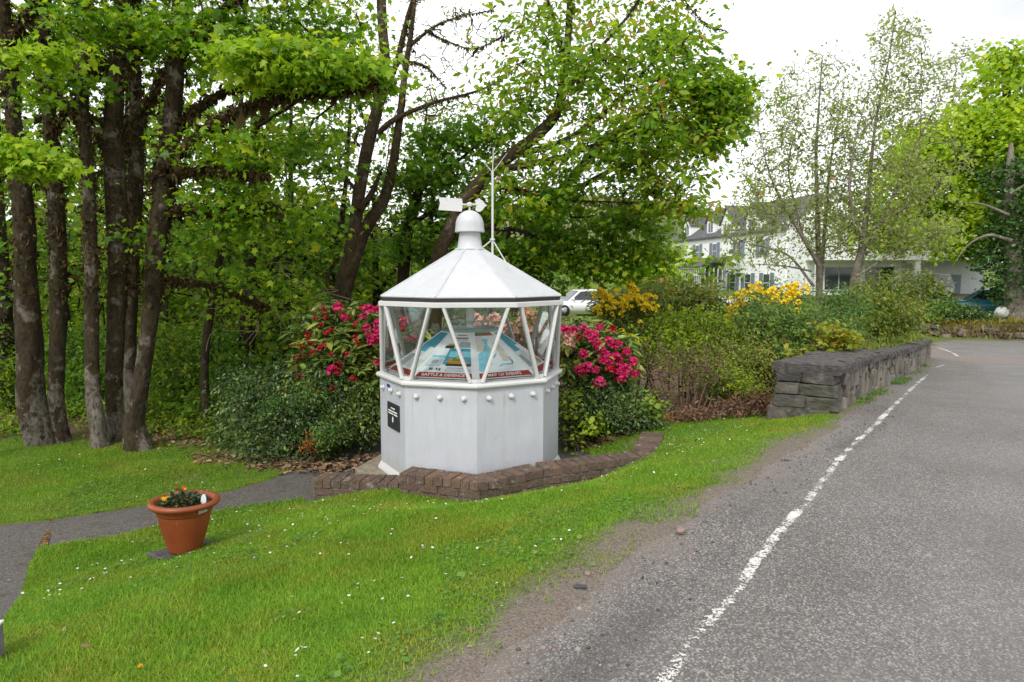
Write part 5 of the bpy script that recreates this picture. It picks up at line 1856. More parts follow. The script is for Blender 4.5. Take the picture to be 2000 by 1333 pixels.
# T5 leaning, with the long limbs to the right
tree('sycamore_tree', 'leaning sycamore with bare pale foot and long mossy limbs over the shrubs', [
    [gbase(258, 866, 9.5, 66)] + limb_px([(264, 830, 48), (272, 770, 40), (284, 690, 36), (296, 600, 40), (305, 500, 46), (317, 400, 50), (329, 300, 47), (344, 150, 44), (355, 0, 46), (365, -200, 34), (372, -450, 20)], 9.5),
    limb_px([(300, 350, 24, 9.5), (340, 305, 21, 9.3), (390, 262, 19, 9.1), (450, 222, 17, 8.9), (530, 192, 14, 8.7), (640, 178, 11, 8.5), (740, 158, 8, 8.4)]),
    limb_px([(325, 300, 16, 9.5), (380, 215, 14, 9.6), (460, 172, 11, 9.7), (560, 155, 8, 9.8)]),
    limb_px([(312, 420, 14, 9.5), (370, 405, 12, 9.4), (450, 412, 10, 9.3), (540, 404, 7, 9.2)]),
    limb_px([(300, 548, 14, 9.5), (360, 548, 12, 9.7), (440, 568, 9, 9.9), (520, 600, 6, 10.1)]),
    limb_px([(350, 100, 18, 9.5), (420, 30, 14, 9.3), (520, -40, 10, 9.0)]),
    limb_px([(318, 350, 12, 9.5), (400, 330, 10, 9.0), (520, 345, 8, 8.8)])],
    [(500, 130, 8.9, 130, 40, 0.7, 46), (640, 150, 8.6, 120, 45, 0.6, 46), (430, 60, 9.2, 140, 60, 0.9, 50), (600, 20, 9.4, 160, 70, 1.0, 60), (430, 300, 9.2, 110, 40, 0.7, 30), (560, 300, 9.2, 110, 50, 0.8, 40),
     (480, 390, 9.4, 130, 45, 0.8, 34), (400, 470, 9.8, 120, 45, 0.7, 26), (560, 440, 9.8, 90, 50, 0.7, 26), (450, -150, 9.6, 260, 120, 1.8, 34), (480, 560, 10.2, 110, 40, 0.6, 22)],
    LF_MAPLE, BARK_SYC, 0.118, per=18, gaps=-0.22, seed=16, sides=22, flare=0.25, moss=26, group=SYC, spread=(0.24, 0.06))
# bright sunlit spray of younger leaves at the end of the long limb and low on the left
tree('sycamore_tree', 'young sycamore with bright yellow green sprays of leaves over the shrubs', [
    [gbase(395, 850, 10.9, 18)] + limb_px([(400, 700, 16), (430, 500, 14), (470, 330, 12, 10.4), (520, 220, 10, 9.6), (580, 150, 8, 9.0)], 10.9),
    limb_px([(500, 250, 8, 9.8), (600, 190, 6, 8.9), (690, 170, 4, 8.4)])],
    [(500, 118, 8.4, 75, 22, 0.35, 34), (570, 105, 8.5, 70, 20, 0.35, 30), (640, 150, 8.4, 80, 24, 0.35, 30), (690, 130, 8.6, 60, 25, 0.3, 20), (560, 160, 8.6, 90, 20, 0.3, 20), (540, 590, 10.9, 90, 50, 0.6, 16)],
    LF_MAPLE_Y, BARK_DARK, 0.115, per=15, seed=17, sides=10, spread=(0.17, 0.05), cat='tree')
tree('sycamore_tree', 'low bright sycamore spray hanging in front of the trunks at the edge', [
    [gbase(-120, 900, 8.6, 26)] + limb_px([(-110, 700, 24), (-70, 500, 18, 8.4), (-20, 380, 12, 8.2), (40, 310, 7, 8.0)], 8.6), limb_px([(-90, 450, 12, 8.5), (-60, 250, 9, 8.2), (20, 130, 6, 8.0)])],
    [(40, 308, 7.9, 60, 26, 0.25, 26), (10, 290, 8.0, 50, 20, 0.25, 14), (90, 330, 8.0, 45, 18, 0.2, 10), (30, 110, 8.1, 70, 24, 0.3, 12), (110, 100, 8.3, 60, 20, 0.3, 10)],
    LF_MAPLE_Y, BARK_DARK, 0.12, per=13, seed=18, sides=10, spread=(0.15, 0.05))

# ------------------------------------------------------------------ the bare forked tree
YV = 11.6
tree('forked_tree', 'forked brown trunk with sparse twigs rising behind the red rhododendron', [
    [gbase(668, 640, YV, 56)] + limb_px([(668, 600, 50), (676, 540, 44), (690, 470, 37), (703, 370, 34), (720, 280, 34), (738, 210, 32), (752, 130, 30), (747, 50, 30), (744, -60, 28), (748, -300, 18)], YV),
    limb_px([(668, 585, 40), (690, 510, 38), (718, 440, 36), (750, 390, 33), (768, 320, 30), (780, 240, 27), (790, 150, 25), (802, 70, 24), (812, -30, 22), (818, -260, 14)], YV),
    limb_px([(738, 262, 16), (762, 240, 15), (795, 222, 13), (850, 200, 11), (920, 182, 9), (970, 160, 7), (1025, 118, 4)], YV - 0.1),
    limb_px([(745, 205, 14), (775, 120, 16), (795, 40, 16), (815, -40, 14), (840, -200, 10)], YV + 0.1),
    limb_px([(800, 90, 11), (845, 55, 7), (890, 35, 5), (960, 20, 3)], YV), limb_px([(830, 60, 8), (870, 80, 6), (930, 95, 4), (1000, 60, 3)], YV),
    limb_px([(782, 120, 10), (830, 130, 8), (870, 170, 5)], YV), limb_px([(700, 380, 9), (662, 320, 8), (690, 285, 6), (700, 250, 4)], YV),
    limb_px([(650, 650, 22), (655, 590, 18), (640, 540, 14), (662, 500, 10)], YV + 0.3),
    limb_px([(705, 410, 20), (730, 370, 18), (745, 330, 12)], YV - 0.1)],
    [(870, 100, YV, 110, 90, 0.9, 60), (930, 60, YV, 90, 80, 0.9, 40), (690, 230, YV, 50, 70, 0.5, 28), (850, 200, YV, 70, 40, 0.5, 26), (800, -60, YV, 140, 80, 1.0, 20), (640, 350, YV + .3, 45, 50, 0.4, 14)],
    LF_CHERRY, BARK_V, 0.045, shape=LEAF_OVATE, per=5, spread=(0.10, 0.08), seed=21, sides=14, moss=9, twig=0.0035, kk=0.003, wander=0.22, flare=0.1, wscale=0.72)

# ------------------------------------------------------------------ cherry and maple behind the lantern
YC = 11.0
tree('cherry_tree', 'large spreading cherry with bronze tinged leaves arching above the lantern', [
    [gbase(840, 620, YC + .4, 50)] + limb_px([(852, 540, 44), (880, 450, 42), (925, 372, 40), (985, 315, 38), (1045, 268, 36), (1088, 220, 32), (1103, 140, 26), (1112, 40, 22), (1118, -120, 18), (1120, -330, 10)], YC),
    limb_px([(960, 335, 24, YC), (1040, 320, 20, 10.7), (1120, 300, 16, 10.4), (1210, 262, 12, 10.1), (1300, 240, 8, 9.9)]),
    limb_px([(1000, 305, 20, YC), (1090, 280, 17, 10.8), (1170, 230, 14, 10.5), (1240, 160, 10, 10.3), (1300, 90, 7, 10.2)]),
    limb_px([(1090, 200, 16, YC), (1150, 120, 12, 10.8), (1220, 40, 9, 10.6), (1290, -40, 7, 10.4), (1370, 40, 4, 10.4), (1420, 62, 3, 10.4)]),
    limb_px([(935, 365, 16, YC), (1010, 370, 13, 10.8), (1090, 390, 10, 10.6), (1200, 395, 7, 10.3), (1330, 400, 4, 10.0)]),
    limb_px([(890, 430, 18, YC), (960, 445, 15, 11.1), (1030, 455, 12, 11.2), (1120, 500, 9, 11.3), (1180, 560, 7, 11.3)]),
    limb_px([(1100, 110, 14, YC), (1080, 30, 10, 11.2), (1050, -60, 8, 11.4)])],
    [(1230, 130, 10.2, 140, 110, 0.9, 100), (1300, 240, 10.0, 130, 70, 0.8, 100), (1200, 300, 10.3, 150, 60, 0.7, 90), (1130, 180, 10.5, 90, 90, 0.6, 44), (1340, 130, 10.3, 60, 100, 0.6, 40), (1130, 60, 10.9, 110, 110, 1.0, 50), (1270, -10, 10.6, 130, 70, 1.0, 55),
     (1310, 340, 10.0, 80, 60, 0.6, 36), (1330, 402, 9.9, 60, 22, 0.4, 22), (1180, 380, 10.5, 130, 40, 0.6, 32), (1060, 330, 10.7, 70, 60, 0.5, 26), (990, 370, 10.7, 50, 50, 0.4, 22), (1150, -150, 11, 240, 110, 1.6, 24), (1060, 210, 10.9, 60, 70, 0.5, 20), (1040, 90, 11.1, 70, 90, 0.6, 34), (1010, 240, 10.9, 50, 60, 0.5, 24), (960, 180, 11.2, 50, 50, 0.5, 12)],
    LF_CHERRY, BARK_V, 0.10, shape=LEAF_OVATE, per=22, spread=(0.2, 0.07), gaps=-0.2, nmul=1.0, seed=22, sides=14, moss=8, twig=0.0035, kk=0.0034, droop=0.25, wander=0.16, wscale=0.66)
tree('maple_tree', 'maple with bright lobed leaves at the outer edge of the cherry', [
    [gbase(1010, 640, 12.2, 30)] + limb_px([(1020, 520, 26), (1080, 400, 22), (1160, 300, 18, 11.6), (1260, 220, 12, 11.2), (1360, 180, 8, 10.9)], 12.2),
    limb_px([(1090, 390, 14, 12), (1200, 330, 10, 11.4), (1340, 270, 6, 11.0)]), limb_px([(1040, 480, 12, 12.1), (1110, 470, 9, 11.8), (1220, 490, 6, 11.5)])],
    [(1390, 165, 10.3, 50, 50, 0.4, 40), (1410, 215, 10.3, 40, 45, 0.4, 34), (1060, 400, 10.6, 90, 40, 0.4, 26), (1030, 500, 11.2, 80, 40, 0.4, 26), (1385, 260, 10.9, 55, 40, 0.4, 24), (1300, 60, 11.2, 60, 50, 0.5, 18), (1230, 440, 11.3, 90, 45, 0.6, 46), (1130, 470, 11.6, 100, 50, 0.7, 50), (1250, 500, 11.6, 70, 40, 0.5, 34), (1060, 420, 11.9, 60, 50, 0.5, 20), (1190, 525, 11.5, 90, 24, 0.5, 34), (1370, 300, 10.9, 40, 30, 0.3, 10)],
    LF_MAPLE, BARK_V, 0.13, per=14, spread=(0.18, 0.05), seed=23, sides=12, twig=0.0035)
tree('maple_tree', 'dark green maple branch layered just behind the weather vane', [
    [gbase(780, 640, 12.6, 26)] + limb_px([(790, 500, 24), (810, 400, 20), (840, 320, 15, 12.2), (880, 250, 9, 12)], 12.6),
    limb_px([(800, 440, 12, 12.5), (870, 400, 9, 12.2), (940, 380, 6, 12)]), limb_px([(820, 370, 12, 12.4), (900, 310, 8, 12), (960, 260, 5, 11.8)])],
    [(880, 270, 12, 85, 35, 0.6, 36), (850, 340, 12.1, 95, 40, 0.7, 46), (900, 410, 12.2, 90, 35, 0.6, 40), (830, 470, 12.4, 110, 45, 0.8, 50), (980, 260, 11.9, 55, 60, 0.5, 22), (960, 480, 12.3, 90, 50, 0.6, 36), (1030, 540, 12.3, 90, 40, 0.6, 36), (780, 390, 12.6, 40, 60, 0.4, 14)],
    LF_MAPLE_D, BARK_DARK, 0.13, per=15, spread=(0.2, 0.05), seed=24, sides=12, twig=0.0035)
tree('spindly_tree', 'small spindly tree with fine brownish leaves between forked trunk and vane', [
    [gbase(830, 640, 13.2, 16)] + limb_px([(835, 500, 14), (845, 380, 10), (830, 280, 7), (835, 200, 4)], 13.2)],
    [(850, 235, 13, 60, 45, 0.5, 26), (830, 300, 13, 50, 40, 0.5, 20), (900, 220, 13, 60, 45, 0.5, 18), (760, 420, 13.4, 60, 60, 0.5, 30), (860, 440, 13.4, 90, 50, 0.6, 40)],
    LF_CHERRY, BARK_DARK, 0.07, shape=LEAF_OVATE, per=11, spread=(0.14, 0.08), seed=25, sides=8, twig=0.003)

# ------------------------------------------------------------------ woodland behind
WG = 'young trees in the shade behind the sycamores'
wl = ['slim young tree', 'bushy young tree', 'thin leaning young tree']
specs = [(20, 13.0, 60, 34), (330, 13.4, 20, 14), (480, 12.8, 40, 36), (560, 13.6, 20, 22), (620, 14.4, 30, 20), (150, 14.5, 20, 20), (410, 15.5, 24, 22), (740, 15.0, 20, 20), (250, 16.5, 24, 22), (950, 15.5, 20, 20)]
where = ['at the far photo edge behind the thick pale trunk', 'right behind the leaning pale trunk', 'between the leaning trunk and the red rhododendron', 'close behind the low evergreen shrub', 'just beside the forked trunk',
         'seen between the second and third trunks', 'deep in the wood over the low shrub', 'behind the forked trunk', 'seen between the third and fourth trunks', 'directly behind the lantern roof']
for i, (px, Yd, w, tw) in enumerate(specs):
    rr_ = np.random.default_rng(60 + i)
    lean = rr_.uniform(-60, 60)
    tree('young_tree', wl[i % 3] + ' ' + where[i], [
        [gbase(px, 800, Yd, tw)] + limb_px([(px + lean * 0.2, 700, tw * .9), (px + lean * 0.6, 540, tw * .75), (px + lean, 380, tw * .5), (px + lean * 1.2, 220, tw * .35), (px + lean * 1.3, 80, tw * .2)][:5 if px < 640 else 3], Yd),
        limb_px([(px + lean * 0.5, 580, tw * .45), (px + lean * .5 + 60, 500, tw * .3), (px + lean * .5 + 130, 450, tw * .2)], Yd),
        limb_px([(px + lean * 0.8, 470, tw * .4), (px + lean * .8 - 60, 400, tw * .3), (px + lean * .8 - 120, 340, tw * .2)], Yd)],
        [(px + lean * 0.5, 620, Yd, 110, 90, 0.9, 34), (px + lean * .7 + 60, 500, Yd, 110, 70, 0.9, 38), (px + lean - 60, 420, Yd, 100, 80, 0.9, 38), (px + lean, 270, Yd, 120, 90, 1.0, 34 if px < 640 else 8), (px + lean * 1.2, 120, Yd, 110, 80, 1.0, 18 if px < 640 else 0), (px + 20, 740, Yd, 100, 60, 0.8, 28)],
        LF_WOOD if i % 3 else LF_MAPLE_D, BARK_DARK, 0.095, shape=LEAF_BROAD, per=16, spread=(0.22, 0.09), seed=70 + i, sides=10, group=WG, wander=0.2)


def leaf_mass(name, label, blobs, leafm, leaf, shape, per, spread, seed, tilt=50):
    r = np.random.default_rng(seed)
    T = blobs_px(blobs, r)
    n = len(T) * per
    jj = np.repeat(np.arange(len(T)), per)
    pts = T[jj] + np.column_stack([r.normal(0, spread[0], (n, 2)), r.normal(0, spread[1], n)])
    g = height(pts[:, 0], pts[:, 1])
    pts = pts[pts[:, 2] > g]
    o = link(name, scatter_leaves(name, pts, leaf, shape, tilt, 0.3, r=r), leafm)
    tag(o, label, 'foliage', kind='stuff')
    return o


leaf_mass('woodland_foliage', 'dense green woodland filling the gaps between the trunks', [
    (100, 620, 19, 330, 190, 1.6, 210), (480, 620, 18, 260, 190, 1.6, 190), (300, 430, 21, 420, 120, 1.8, 150), (600, 500, 20, 160, 110, 1.6, 80), (50, 300, 22, 300, 130, 1.8, 60), (420, 250, 23, 300, 100, 1.8, 60), (760, 560, 20, 160, 70, 1.2, 70), (930, 560, 19, 120, 60, 1.2, 50), (250, 740, 15.5, 420, 60, 1.0, 150), (60, 730, 14.5, 200, 70, 0.8, 60)],
    LF_WOOD, 0.21, LEAF_BROAD, 26, (0.45, 0.18), 90)

# ------------------------------------------------------------------ willows beyond the stone wall
YW = 19.0
tree('willow_tree', 'airy multi stemmed willow with tiny pale leaves nearest the hotel end', [
    [gbase(1600, 640, YW, 30)] + limb_px([(1600, 560, 26), (1598, 470, 20), (1596, 400, 17), (1594, 300, 13), (1600, 200, 9), (1606, 110, 5)], YW),
    limb_px([(1600, 520, 18), (1560, 450, 16), (1530, 400, 13), (1500, 330, 9), (1480, 240, 6)], YW - .5), limb_px([(1604, 540, 16), (1612, 430, 15), (1622, 320, 11), (1640, 220, 7), (1650, 150, 4)], YW + .5),
    limb_px([(1590, 560, 12), (1540, 500, 10), (1480, 480, 7), (1430, 470, 4)], YW - .4), limb_px([(1570, 470, 9), (1540, 330, 7), (1560, 230, 5), (1545, 150, 3)], YW), limb_px([(1585, 530, 9), (1530, 520, 7), (1450, 515, 4)], YW - .8)],
    [(1500, 260, YW - .4, 70, 110, 0.9, 90), (1590, 200, YW, 80, 100, 1.0, 100), (1560, 370, YW, 130, 80, 1.2, 190), (1470, 420, YW - .6, 70, 60, 0.8, 56), (1650, 290, YW + .4, 70, 110, 1.0, 80), (1500, 490, YW - .6, 100, 45, 0.8, 50), (1640, 440, YW, 80, 70, 1.0, 110)],
    LF_WILLOW, BARK_GREY, 0.085, shape=LEAF_TINY, per=10, nmul=1.7, spread=(0.09, 0.13), seed=31, sides=9, twig=0.005, kk=0.0035, wander=0.10, tilt=60, rmax=0.04, wscale=0.5, cat='tree', group='willows beyond the stone wall')
tree('willow_tree', 'taller airy willow with a stout forked stem, nearer the wall end', [
    [gbase(1662, 640, 18.0, 40)] + limb_px([(1668, 560, 34), (1682, 490, 28), (1692, 420, 20), (1700, 330, 15), (1712, 230, 11), (1735, 120, 7), (1750, 20, 3)], 18.0),
    limb_px([(1678, 500, 20), (1720, 430, 16), (1755, 360, 12), (1790, 280, 8), (1840, 190, 5), (1890, 100, 3)], 18.2), limb_px([(1685, 470, 14), (1660, 380, 12), (1668, 290, 9), (1690, 200, 6), (1720, 80, 3)], 17.8),
    limb_px([(1700, 450, 12), (1760, 410, 10), (1830, 370, 6)], 17.6), limb_px([(1672, 540, 12), (1740, 500, 10), (1820, 470, 6)], 17.5), limb_px([(1745, 380, 8), (1790, 330, 6), (1800, 200, 4), (1810, 100, 3)], 18)],
    [(1745, 130, 18, 55, 110, 0.7, 90), (1700, 250, 18, 70, 90, 0.9, 80), (1800, 200, 18.1, 75, 90, 0.8, 80), (1870, 140, 18.2, 30, 60, 0.4, 20), (1740, 360, 18, 90, 70, 1.0, 130), (1820, 330, 18, 80, 80, 0.9, 56), (1700, 450, 18, 90, 60, 0.8, 110), (1790, 455, 17.6, 90, 45, 0.7, 110)],
    LF_WILLOW, BARK_GREY, 0.085, shape=LEAF_TINY, per=10, nmul=1.7, spread=(0.09, 0.13), seed=32, sides=9, twig=0.005, kk=0.0035, wander=0.10, tilt=60, rmax=0.04, wscale=0.5, cat='tree', group='willows beyond the stone wall')

# ------------------------------------------------------------------ big trees by the bend
tree('bright_tree', 'large dome crowned tree with fresh yellow green leaves above the parked cars', [
    [gbase(2010, 560, 40, 50)] + limb_px([(2005, 480, 44), (1990, 400, 38), (1975, 320, 30), (1965, 220, 20), (1970, 120, 10)], 40),
    limb_px([(1995, 430, 22), (1930, 380, 18), (1860, 340, 14), (1800, 330, 8)], 39.5), limb_px([(1985, 380, 20), (2050, 300, 16), (2110, 220, 10)], 40), limb_px([(1980, 330, 16), (1920, 260, 12), (1870, 210, 8)], 39.5)],
    [(1990, 180, 38.5, 90, 60, 2.6, 60), (1920, 230, 38, 75, 45, 2.2, 60), (1840, 280, 38, 95, 55, 2.2, 90), (1790, 360, 38, 80, 75, 2.0, 90), (1960, 310, 37.5, 110, 50, 2.0, 60), (1880, 390, 38, 110, 50, 2.0, 60), (1770, 440, 38, 60, 40, 1.6, 50), (1850, 450, 38, 80, 30, 1.6, 60), (1720, 470, 37, 50, 26, 1.2, 26), (2080, 250, 39, 110, 130, 3, 70), (1960, 120, 39.5, 50, 35, 1.6, 26), (1940, 400, 37, 60, 40, 1.4, 30), (1985, 290, 36, 60, 55, 1.4, 60), (1925, 445, 36, 55, 40, 1.4, 46), (1885, 482, 36, 45, 24, 1.2, 26)],
    LF_BRIGHT, BARK_DARK, 0.27, shape=LEAF_BROAD, per=29, spread=(0.50, 0.20), seed=33, sides=12, twig=0.012, kk=0.012, rmax=0.3)
tree('ivy_clad_tree', 'dark ivy clad tree with pale bare twigs at the photo edge by the cars', [
    [gbase(1985, 640, 34, 40)] + limb_px([(1980, 560, 36), (1975, 450, 30), (1972, 350, 20), (1975, 280, 8)], 34),
    limb_px([(1975, 470, 8), (1930, 460, 6), (1890, 480, 4), (1860, 520, 2)], 33.2), limb_px([(1970, 420, 7), (1920, 400, 5), (1880, 395, 3)], 33.2), limb_px([(1972, 380, 6), (2010, 350, 4), (1950, 330, 3)], 33)],
    [(1985, 360, 34, 60, 70, 1.2, 70), (1975, 470, 34, 55, 70, 1.2, 80), (2000, 555, 34, 55, 50, 1.2, 60), (2040, 480, 34, 60, 120, 1.5, 60)],
    LF_DARK, BARK_GREY, 0.15, shape=LEAF_BROAD, per=34, spread=(0.34, 0.22), seed=34, sides=10, twig=0.01, kk=0.008)
tree('garden_tree', 'rounded bright green tree at the left end of the hotel', [
    [gbase(1270, 600, 46, 14)] + limb_px([(1270, 540, 12), (1275, 480, 8), (1280, 440, 5)], 46)],
    [(1270, 520, 45, 45, 30, 1.4, 60), (1300, 540, 45, 40, 30, 1.2, 40), (1230, 530, 45, 50, 35, 1.4, 46), (1330, 500, 52, 12, 30, 0.8, 12)],
    LF_BRIGHT, BARK_DARK, 0.20, shape=LEAF_BROAD, per=26, spread=(0.4, 0.2), seed=35, sides=8, twig=0.01, kk=0.008)
leaf_mass('far_wood', 'distant wood below the hill behind the garden', [(700, 530, 60, 900, 45, 6, 420), (250, 470, 55, 700, 90, 6, 300), (2350, 500, 62, 260, 70, 5, 110)], LF_WOOD, 0.5, LEAF_BROAD, 16, (1.2, 0.6), 95)
# ------------------------------------------------------------------ shrubs
LF_RHODO = leaf_mat('rhododendron_leaf', [(0, (0.040, 0.085, 0.016)), (0.5, (0.085, 0.14, 0.028)), (0.85, (0.15, 0.20, 0.04)), (1, (0.22, 0.22, 0.05))], 0.2, 0.32, 1.2, 0.5)
LF_EVER = leaf_mat('evergreen_small_leaf', [(0, (0.016, 0.040, 0.012)), (0.5, (0.036, 0.072, 0.020)), (0.85, (0.070, 0.115, 0.022)), (1, (0.13, 0.17, 0.03))], 0.2, 0.35, 1.2, 0.45)
LF_LIME = leaf_mat('lime_shrub_leaf', [(0, (0.075, 0.13, 0.010)), (0.5, (0.14, 0.21, 0.014)), (1, (0.24, 0.30, 0.02))], 0.4, 0.5, 1.2)
LF_OLIVE = leaf_mat('olive_shrub_leaf', [(0, (0.045, 0.075, 0.012)), (0.5, (0.085, 0.13, 0.018)), (0.85, (0.14, 0.18, 0.026)), (1, (0.19, 0.18, 0.035))], 0.35, 0.5, 1.2)
LF_MID = leaf_mat('mid_green_leaf', [(0, (0.030, 0.075, 0.016)), (0.5, (0.055, 0.115, 0.022)), (1, (0.11, 0.17, 0.03))], 0.3, 0.45, 1.2)
STEM = plain('shrub_stem', (0.09, 0.065, 0.045), 0.9, var=0.3)
STEM_RED = plain('red_brown_twig', (0.15, 0.085, 0.060), 0.85, var=0.35, scale=3)
STEM_PALE = plain('pale_dry_twig', (0.24, 0.185, 0.12), 0.9, var=0.3)
P_RED = leaf_mat('crimson_petal', [(0, (0.42, 0.006, 0.07)), (0.6, (0.60, 0.016, 0.13)), (1, (0.74, 0.07, 0.24))], 0.3, 0.55, 1.0)
P_SCAR = leaf_mat('scarlet_bud', [(0, (0.30, 0.004, 0.012)), (1, (0.50, 0.015, 0.04))], 0.25, 0.5, 1.0)
P_PINK = leaf_mat('pale_pink_petal', [(0, (0.72, 0.34, 0.30)), (0.5, (0.84, 0.50, 0.43)), (1, (0.88, 0.64, 0.56))], 0.3, 0.6, 1.0)
P_YEL = leaf_mat('azalea_yellow_petal', [(0, (0.86, 0.60, 0.02)), (0.5, (0.92, 0.72, 0.03)), (1, (0.94, 0.80, 0.06))], 0.25, 0.6, 1.0)
P_ORA = leaf_mat('azalea_orange_petal', [(0, (0.88, 0.60, 0.02)), (1, (0.94, 0.80, 0.04))], 0.25, 0.6, 1.0)


def truss_mesh(name, rad, nfl, fr, seed):
    """a round head of small flowers"""
    r = np.random.default_rng(seed)
    base = flower_mesh('f', 5, 1.0, 0.75, 1, seed)
    V0 = np.array([v.co[:] for v in base.vertices]); F0 = np.array([p.vertices[:] for p in base.polygons])
    bpy.data.meshes.remove(base)
    Vs, Fs, rv = [], [], []
    for i in range(nfl):
        f = (i + 0.5) / nfl
        ph = i * 2.39996
        z = 1 - f * 1.35
        d = np.array([math.sqrt(max(0, 1 - z * z)) * math.cos(ph), math.sqrt(max(0, 1 - z * z)) * math.sin(ph), z]) + r.normal(0, 0.12, 3)
        d /= np.linalg.norm(d)
        u = np.cross(d, [0.3, 0.2, 0.93]); u /= np.linalg.norm(u); w = np.cross(d, u)
        s = fr * r.uniform(0.8, 1.15)
        Vs.append((V0[:, 0:1] * u + V0[:, 1:2] * w + V0[:, 2:3] * d) * s + d * (rad - fr * 0.6)); Fs.append(F0 + i * len(V0)); rv.append(np.repeat(np.clip(r.uniform(0, 1, len(V0) // 4), 0, 1), 4))
    return fast_mesh(name, np.vstack(Vs), np.vstack(Fs), {'rnd': np.concatenate(rv)})


def whorl(n_t, r, size):
    """leaf positions and directions of rosettes around n_t tips"""
    pass


def shrub(name, label, blobs, leafm, leaf, shape=LEAF_OVATE, per=20, spread=0.12, tilt=50, seed=1, base_px=None, stemm=None, cat='shrub', whorls=False, twig=0.003, kk=0.0022, stems=5, clip=True, group=None, ragged=0.75, shell=0.5):
    r = np.random.default_rng(seed)
    T = []
    for b in blobs:
        px, py, Y, rx, ry, dm, n = b[:7]
        e = in_ellipsoid(n, r, shell)
        rag = 1 + ragged * fbm(e[:, 0] * 2.2 + px * 0.01 + e[:, 1], e[:, 2] * 2.2 + e[:, 1] * 1.3, seed, 1.0, 3)
        T.append(W(px, py, Y) + e * rag[:, None] * np.array([rx * Y / F_PX, dm, ry * Y / F_PX]))
    T = np.vstack(T)
    if clip:
        g = height(T[:, 0], T[:, 1])
        T = T[T[:, 2] > g + 0.05]
    c = T.mean(0)
    base = np.array([c[0], c[1], gz(c[0], c[1])])
    root = empty(name, tuple(base))
    tag(root, label, cat, group)
    nodes = []
    # several stems rising from the ground under the shrub
    pr = []
    for i in range(stems):
        k = T[r.integers(len(T))]
        p0 = np.array([base[0] + (k[0] - base[0]) * 0.55 + r.normal(0, 0.05), base[1] + (k[1] - base[1]) * 0.55 + r.normal(0, 0.05), 0])
        p0[2] = gz(p0[0], p0[1]) - 0.04
        p1 = p0 + (k - p0) * 0.55; p1[:2] += r.normal(0, 0.05, 2)
        L_ = np.array([[*p0, 0.018 + twig], [*(p0 * 0.5 + p1 * 0.5 + r.normal(0, 0.03, 3)), 0.014 + twig], [*p1, 0.008 + twig]])
        S = spline(L_, 0.1)
        V, Fq = tube_arrays(S[:, :3], S[:, 3], 6)
        pr.append((V, Fq)); nodes += list(S[1:, :3])
    pr.append(grow(np.array(nodes), T, r, twig, kk, 4, 0.12, 0.03))
    V, Fq = join(pr)
    link('stems', fast_mesh('stems', V - base, Fq, None, True), stemm or STEM, root)['kind'] = 'stuff'
    if per:
        n = len(T) * per
        jj = np.repeat(np.arange(len(T)), per)
        if whorls:
            az = np.tile(np.arange(per) * 2 * np.pi / per, len(T)) + np.repeat(r.uniform(0, 6, len(T)), per)
            dirs = np.column_stack([np.cos(az), np.sin(az)])
            pts = T[jj] + np.column_stack([dirs * leaf * 0.12, r.normal(0, 0.012, n)])
        else:
            pts = T[jj] + r.normal(0, spread, (n, 3)) * [1, 1, 0.8]
            dirs = pts[:, :2] - T[jj][:, :2]
        g = height(pts[:, 0], pts[:, 1])
        ok = pts[:, 2] > g + 0.01
        cl = np.repeat(r.normal(0, 0.12, len(T)) + 0.5 * fbm(T[:, 0] * 2.4, T[:, 1] * 2.4 + T[:, 2] * 3.1, seed + 3, 1.0, 3), per)
        link('foliage', scatter_leaves('foliage', pts[ok] - base, leaf, shape, tilt, 0.25, dirs=dirs[ok], droop=0.25 if not whorls else 0.15, rnd=(r.uniform(0, 1, n) * 0.8 + 0.1 + cl)[ok], r=r), leafm, root)['kind'] = 'stuff'
    return root


def flowers(root, spots, mat, rad, nfl, fr, seed, name='flower_head', jitter=0.2, pull=0.0):
    ms = [truss_mesh(name, rad * f, nfl, fr * f, seed + i) for i, f in enumerate((1.0, 0.85, 1.12))]
    for m_ in ms:
        m_.materials.append(mat)
    rr_ = random.Random(seed)
    b = np.array(root.location)
    for i, (px, py, Y) in enumerate(spots):
        o = bpy.data.objects.new(name, ms[i % 3]); COL.objects.link(o); o.parent = root
        o.location = tuple(W(px, py, Y - pull) - b)
        o.rotation_euler = (R(rr_.uniform(5, 50)), R(rr_.uniform(-25, 25)), rr_.uniform(0, 6))
        s = rr_.uniform(1 - jitter, 1 + jitter)
        o.scale = (s, s, s)


def rnd_spots(blobs, seed, front=0.0):
    r = np.random.default_rng(seed)
    out = []
    for px, py, Y, rx, ry, dm, n in blobs:
        e = in_ellipsoid(n, r, 0.5)
        out += [(px + a * rx, py + b * ry, Y - abs(c) * dm - front) for a, b, c in e]
    return out


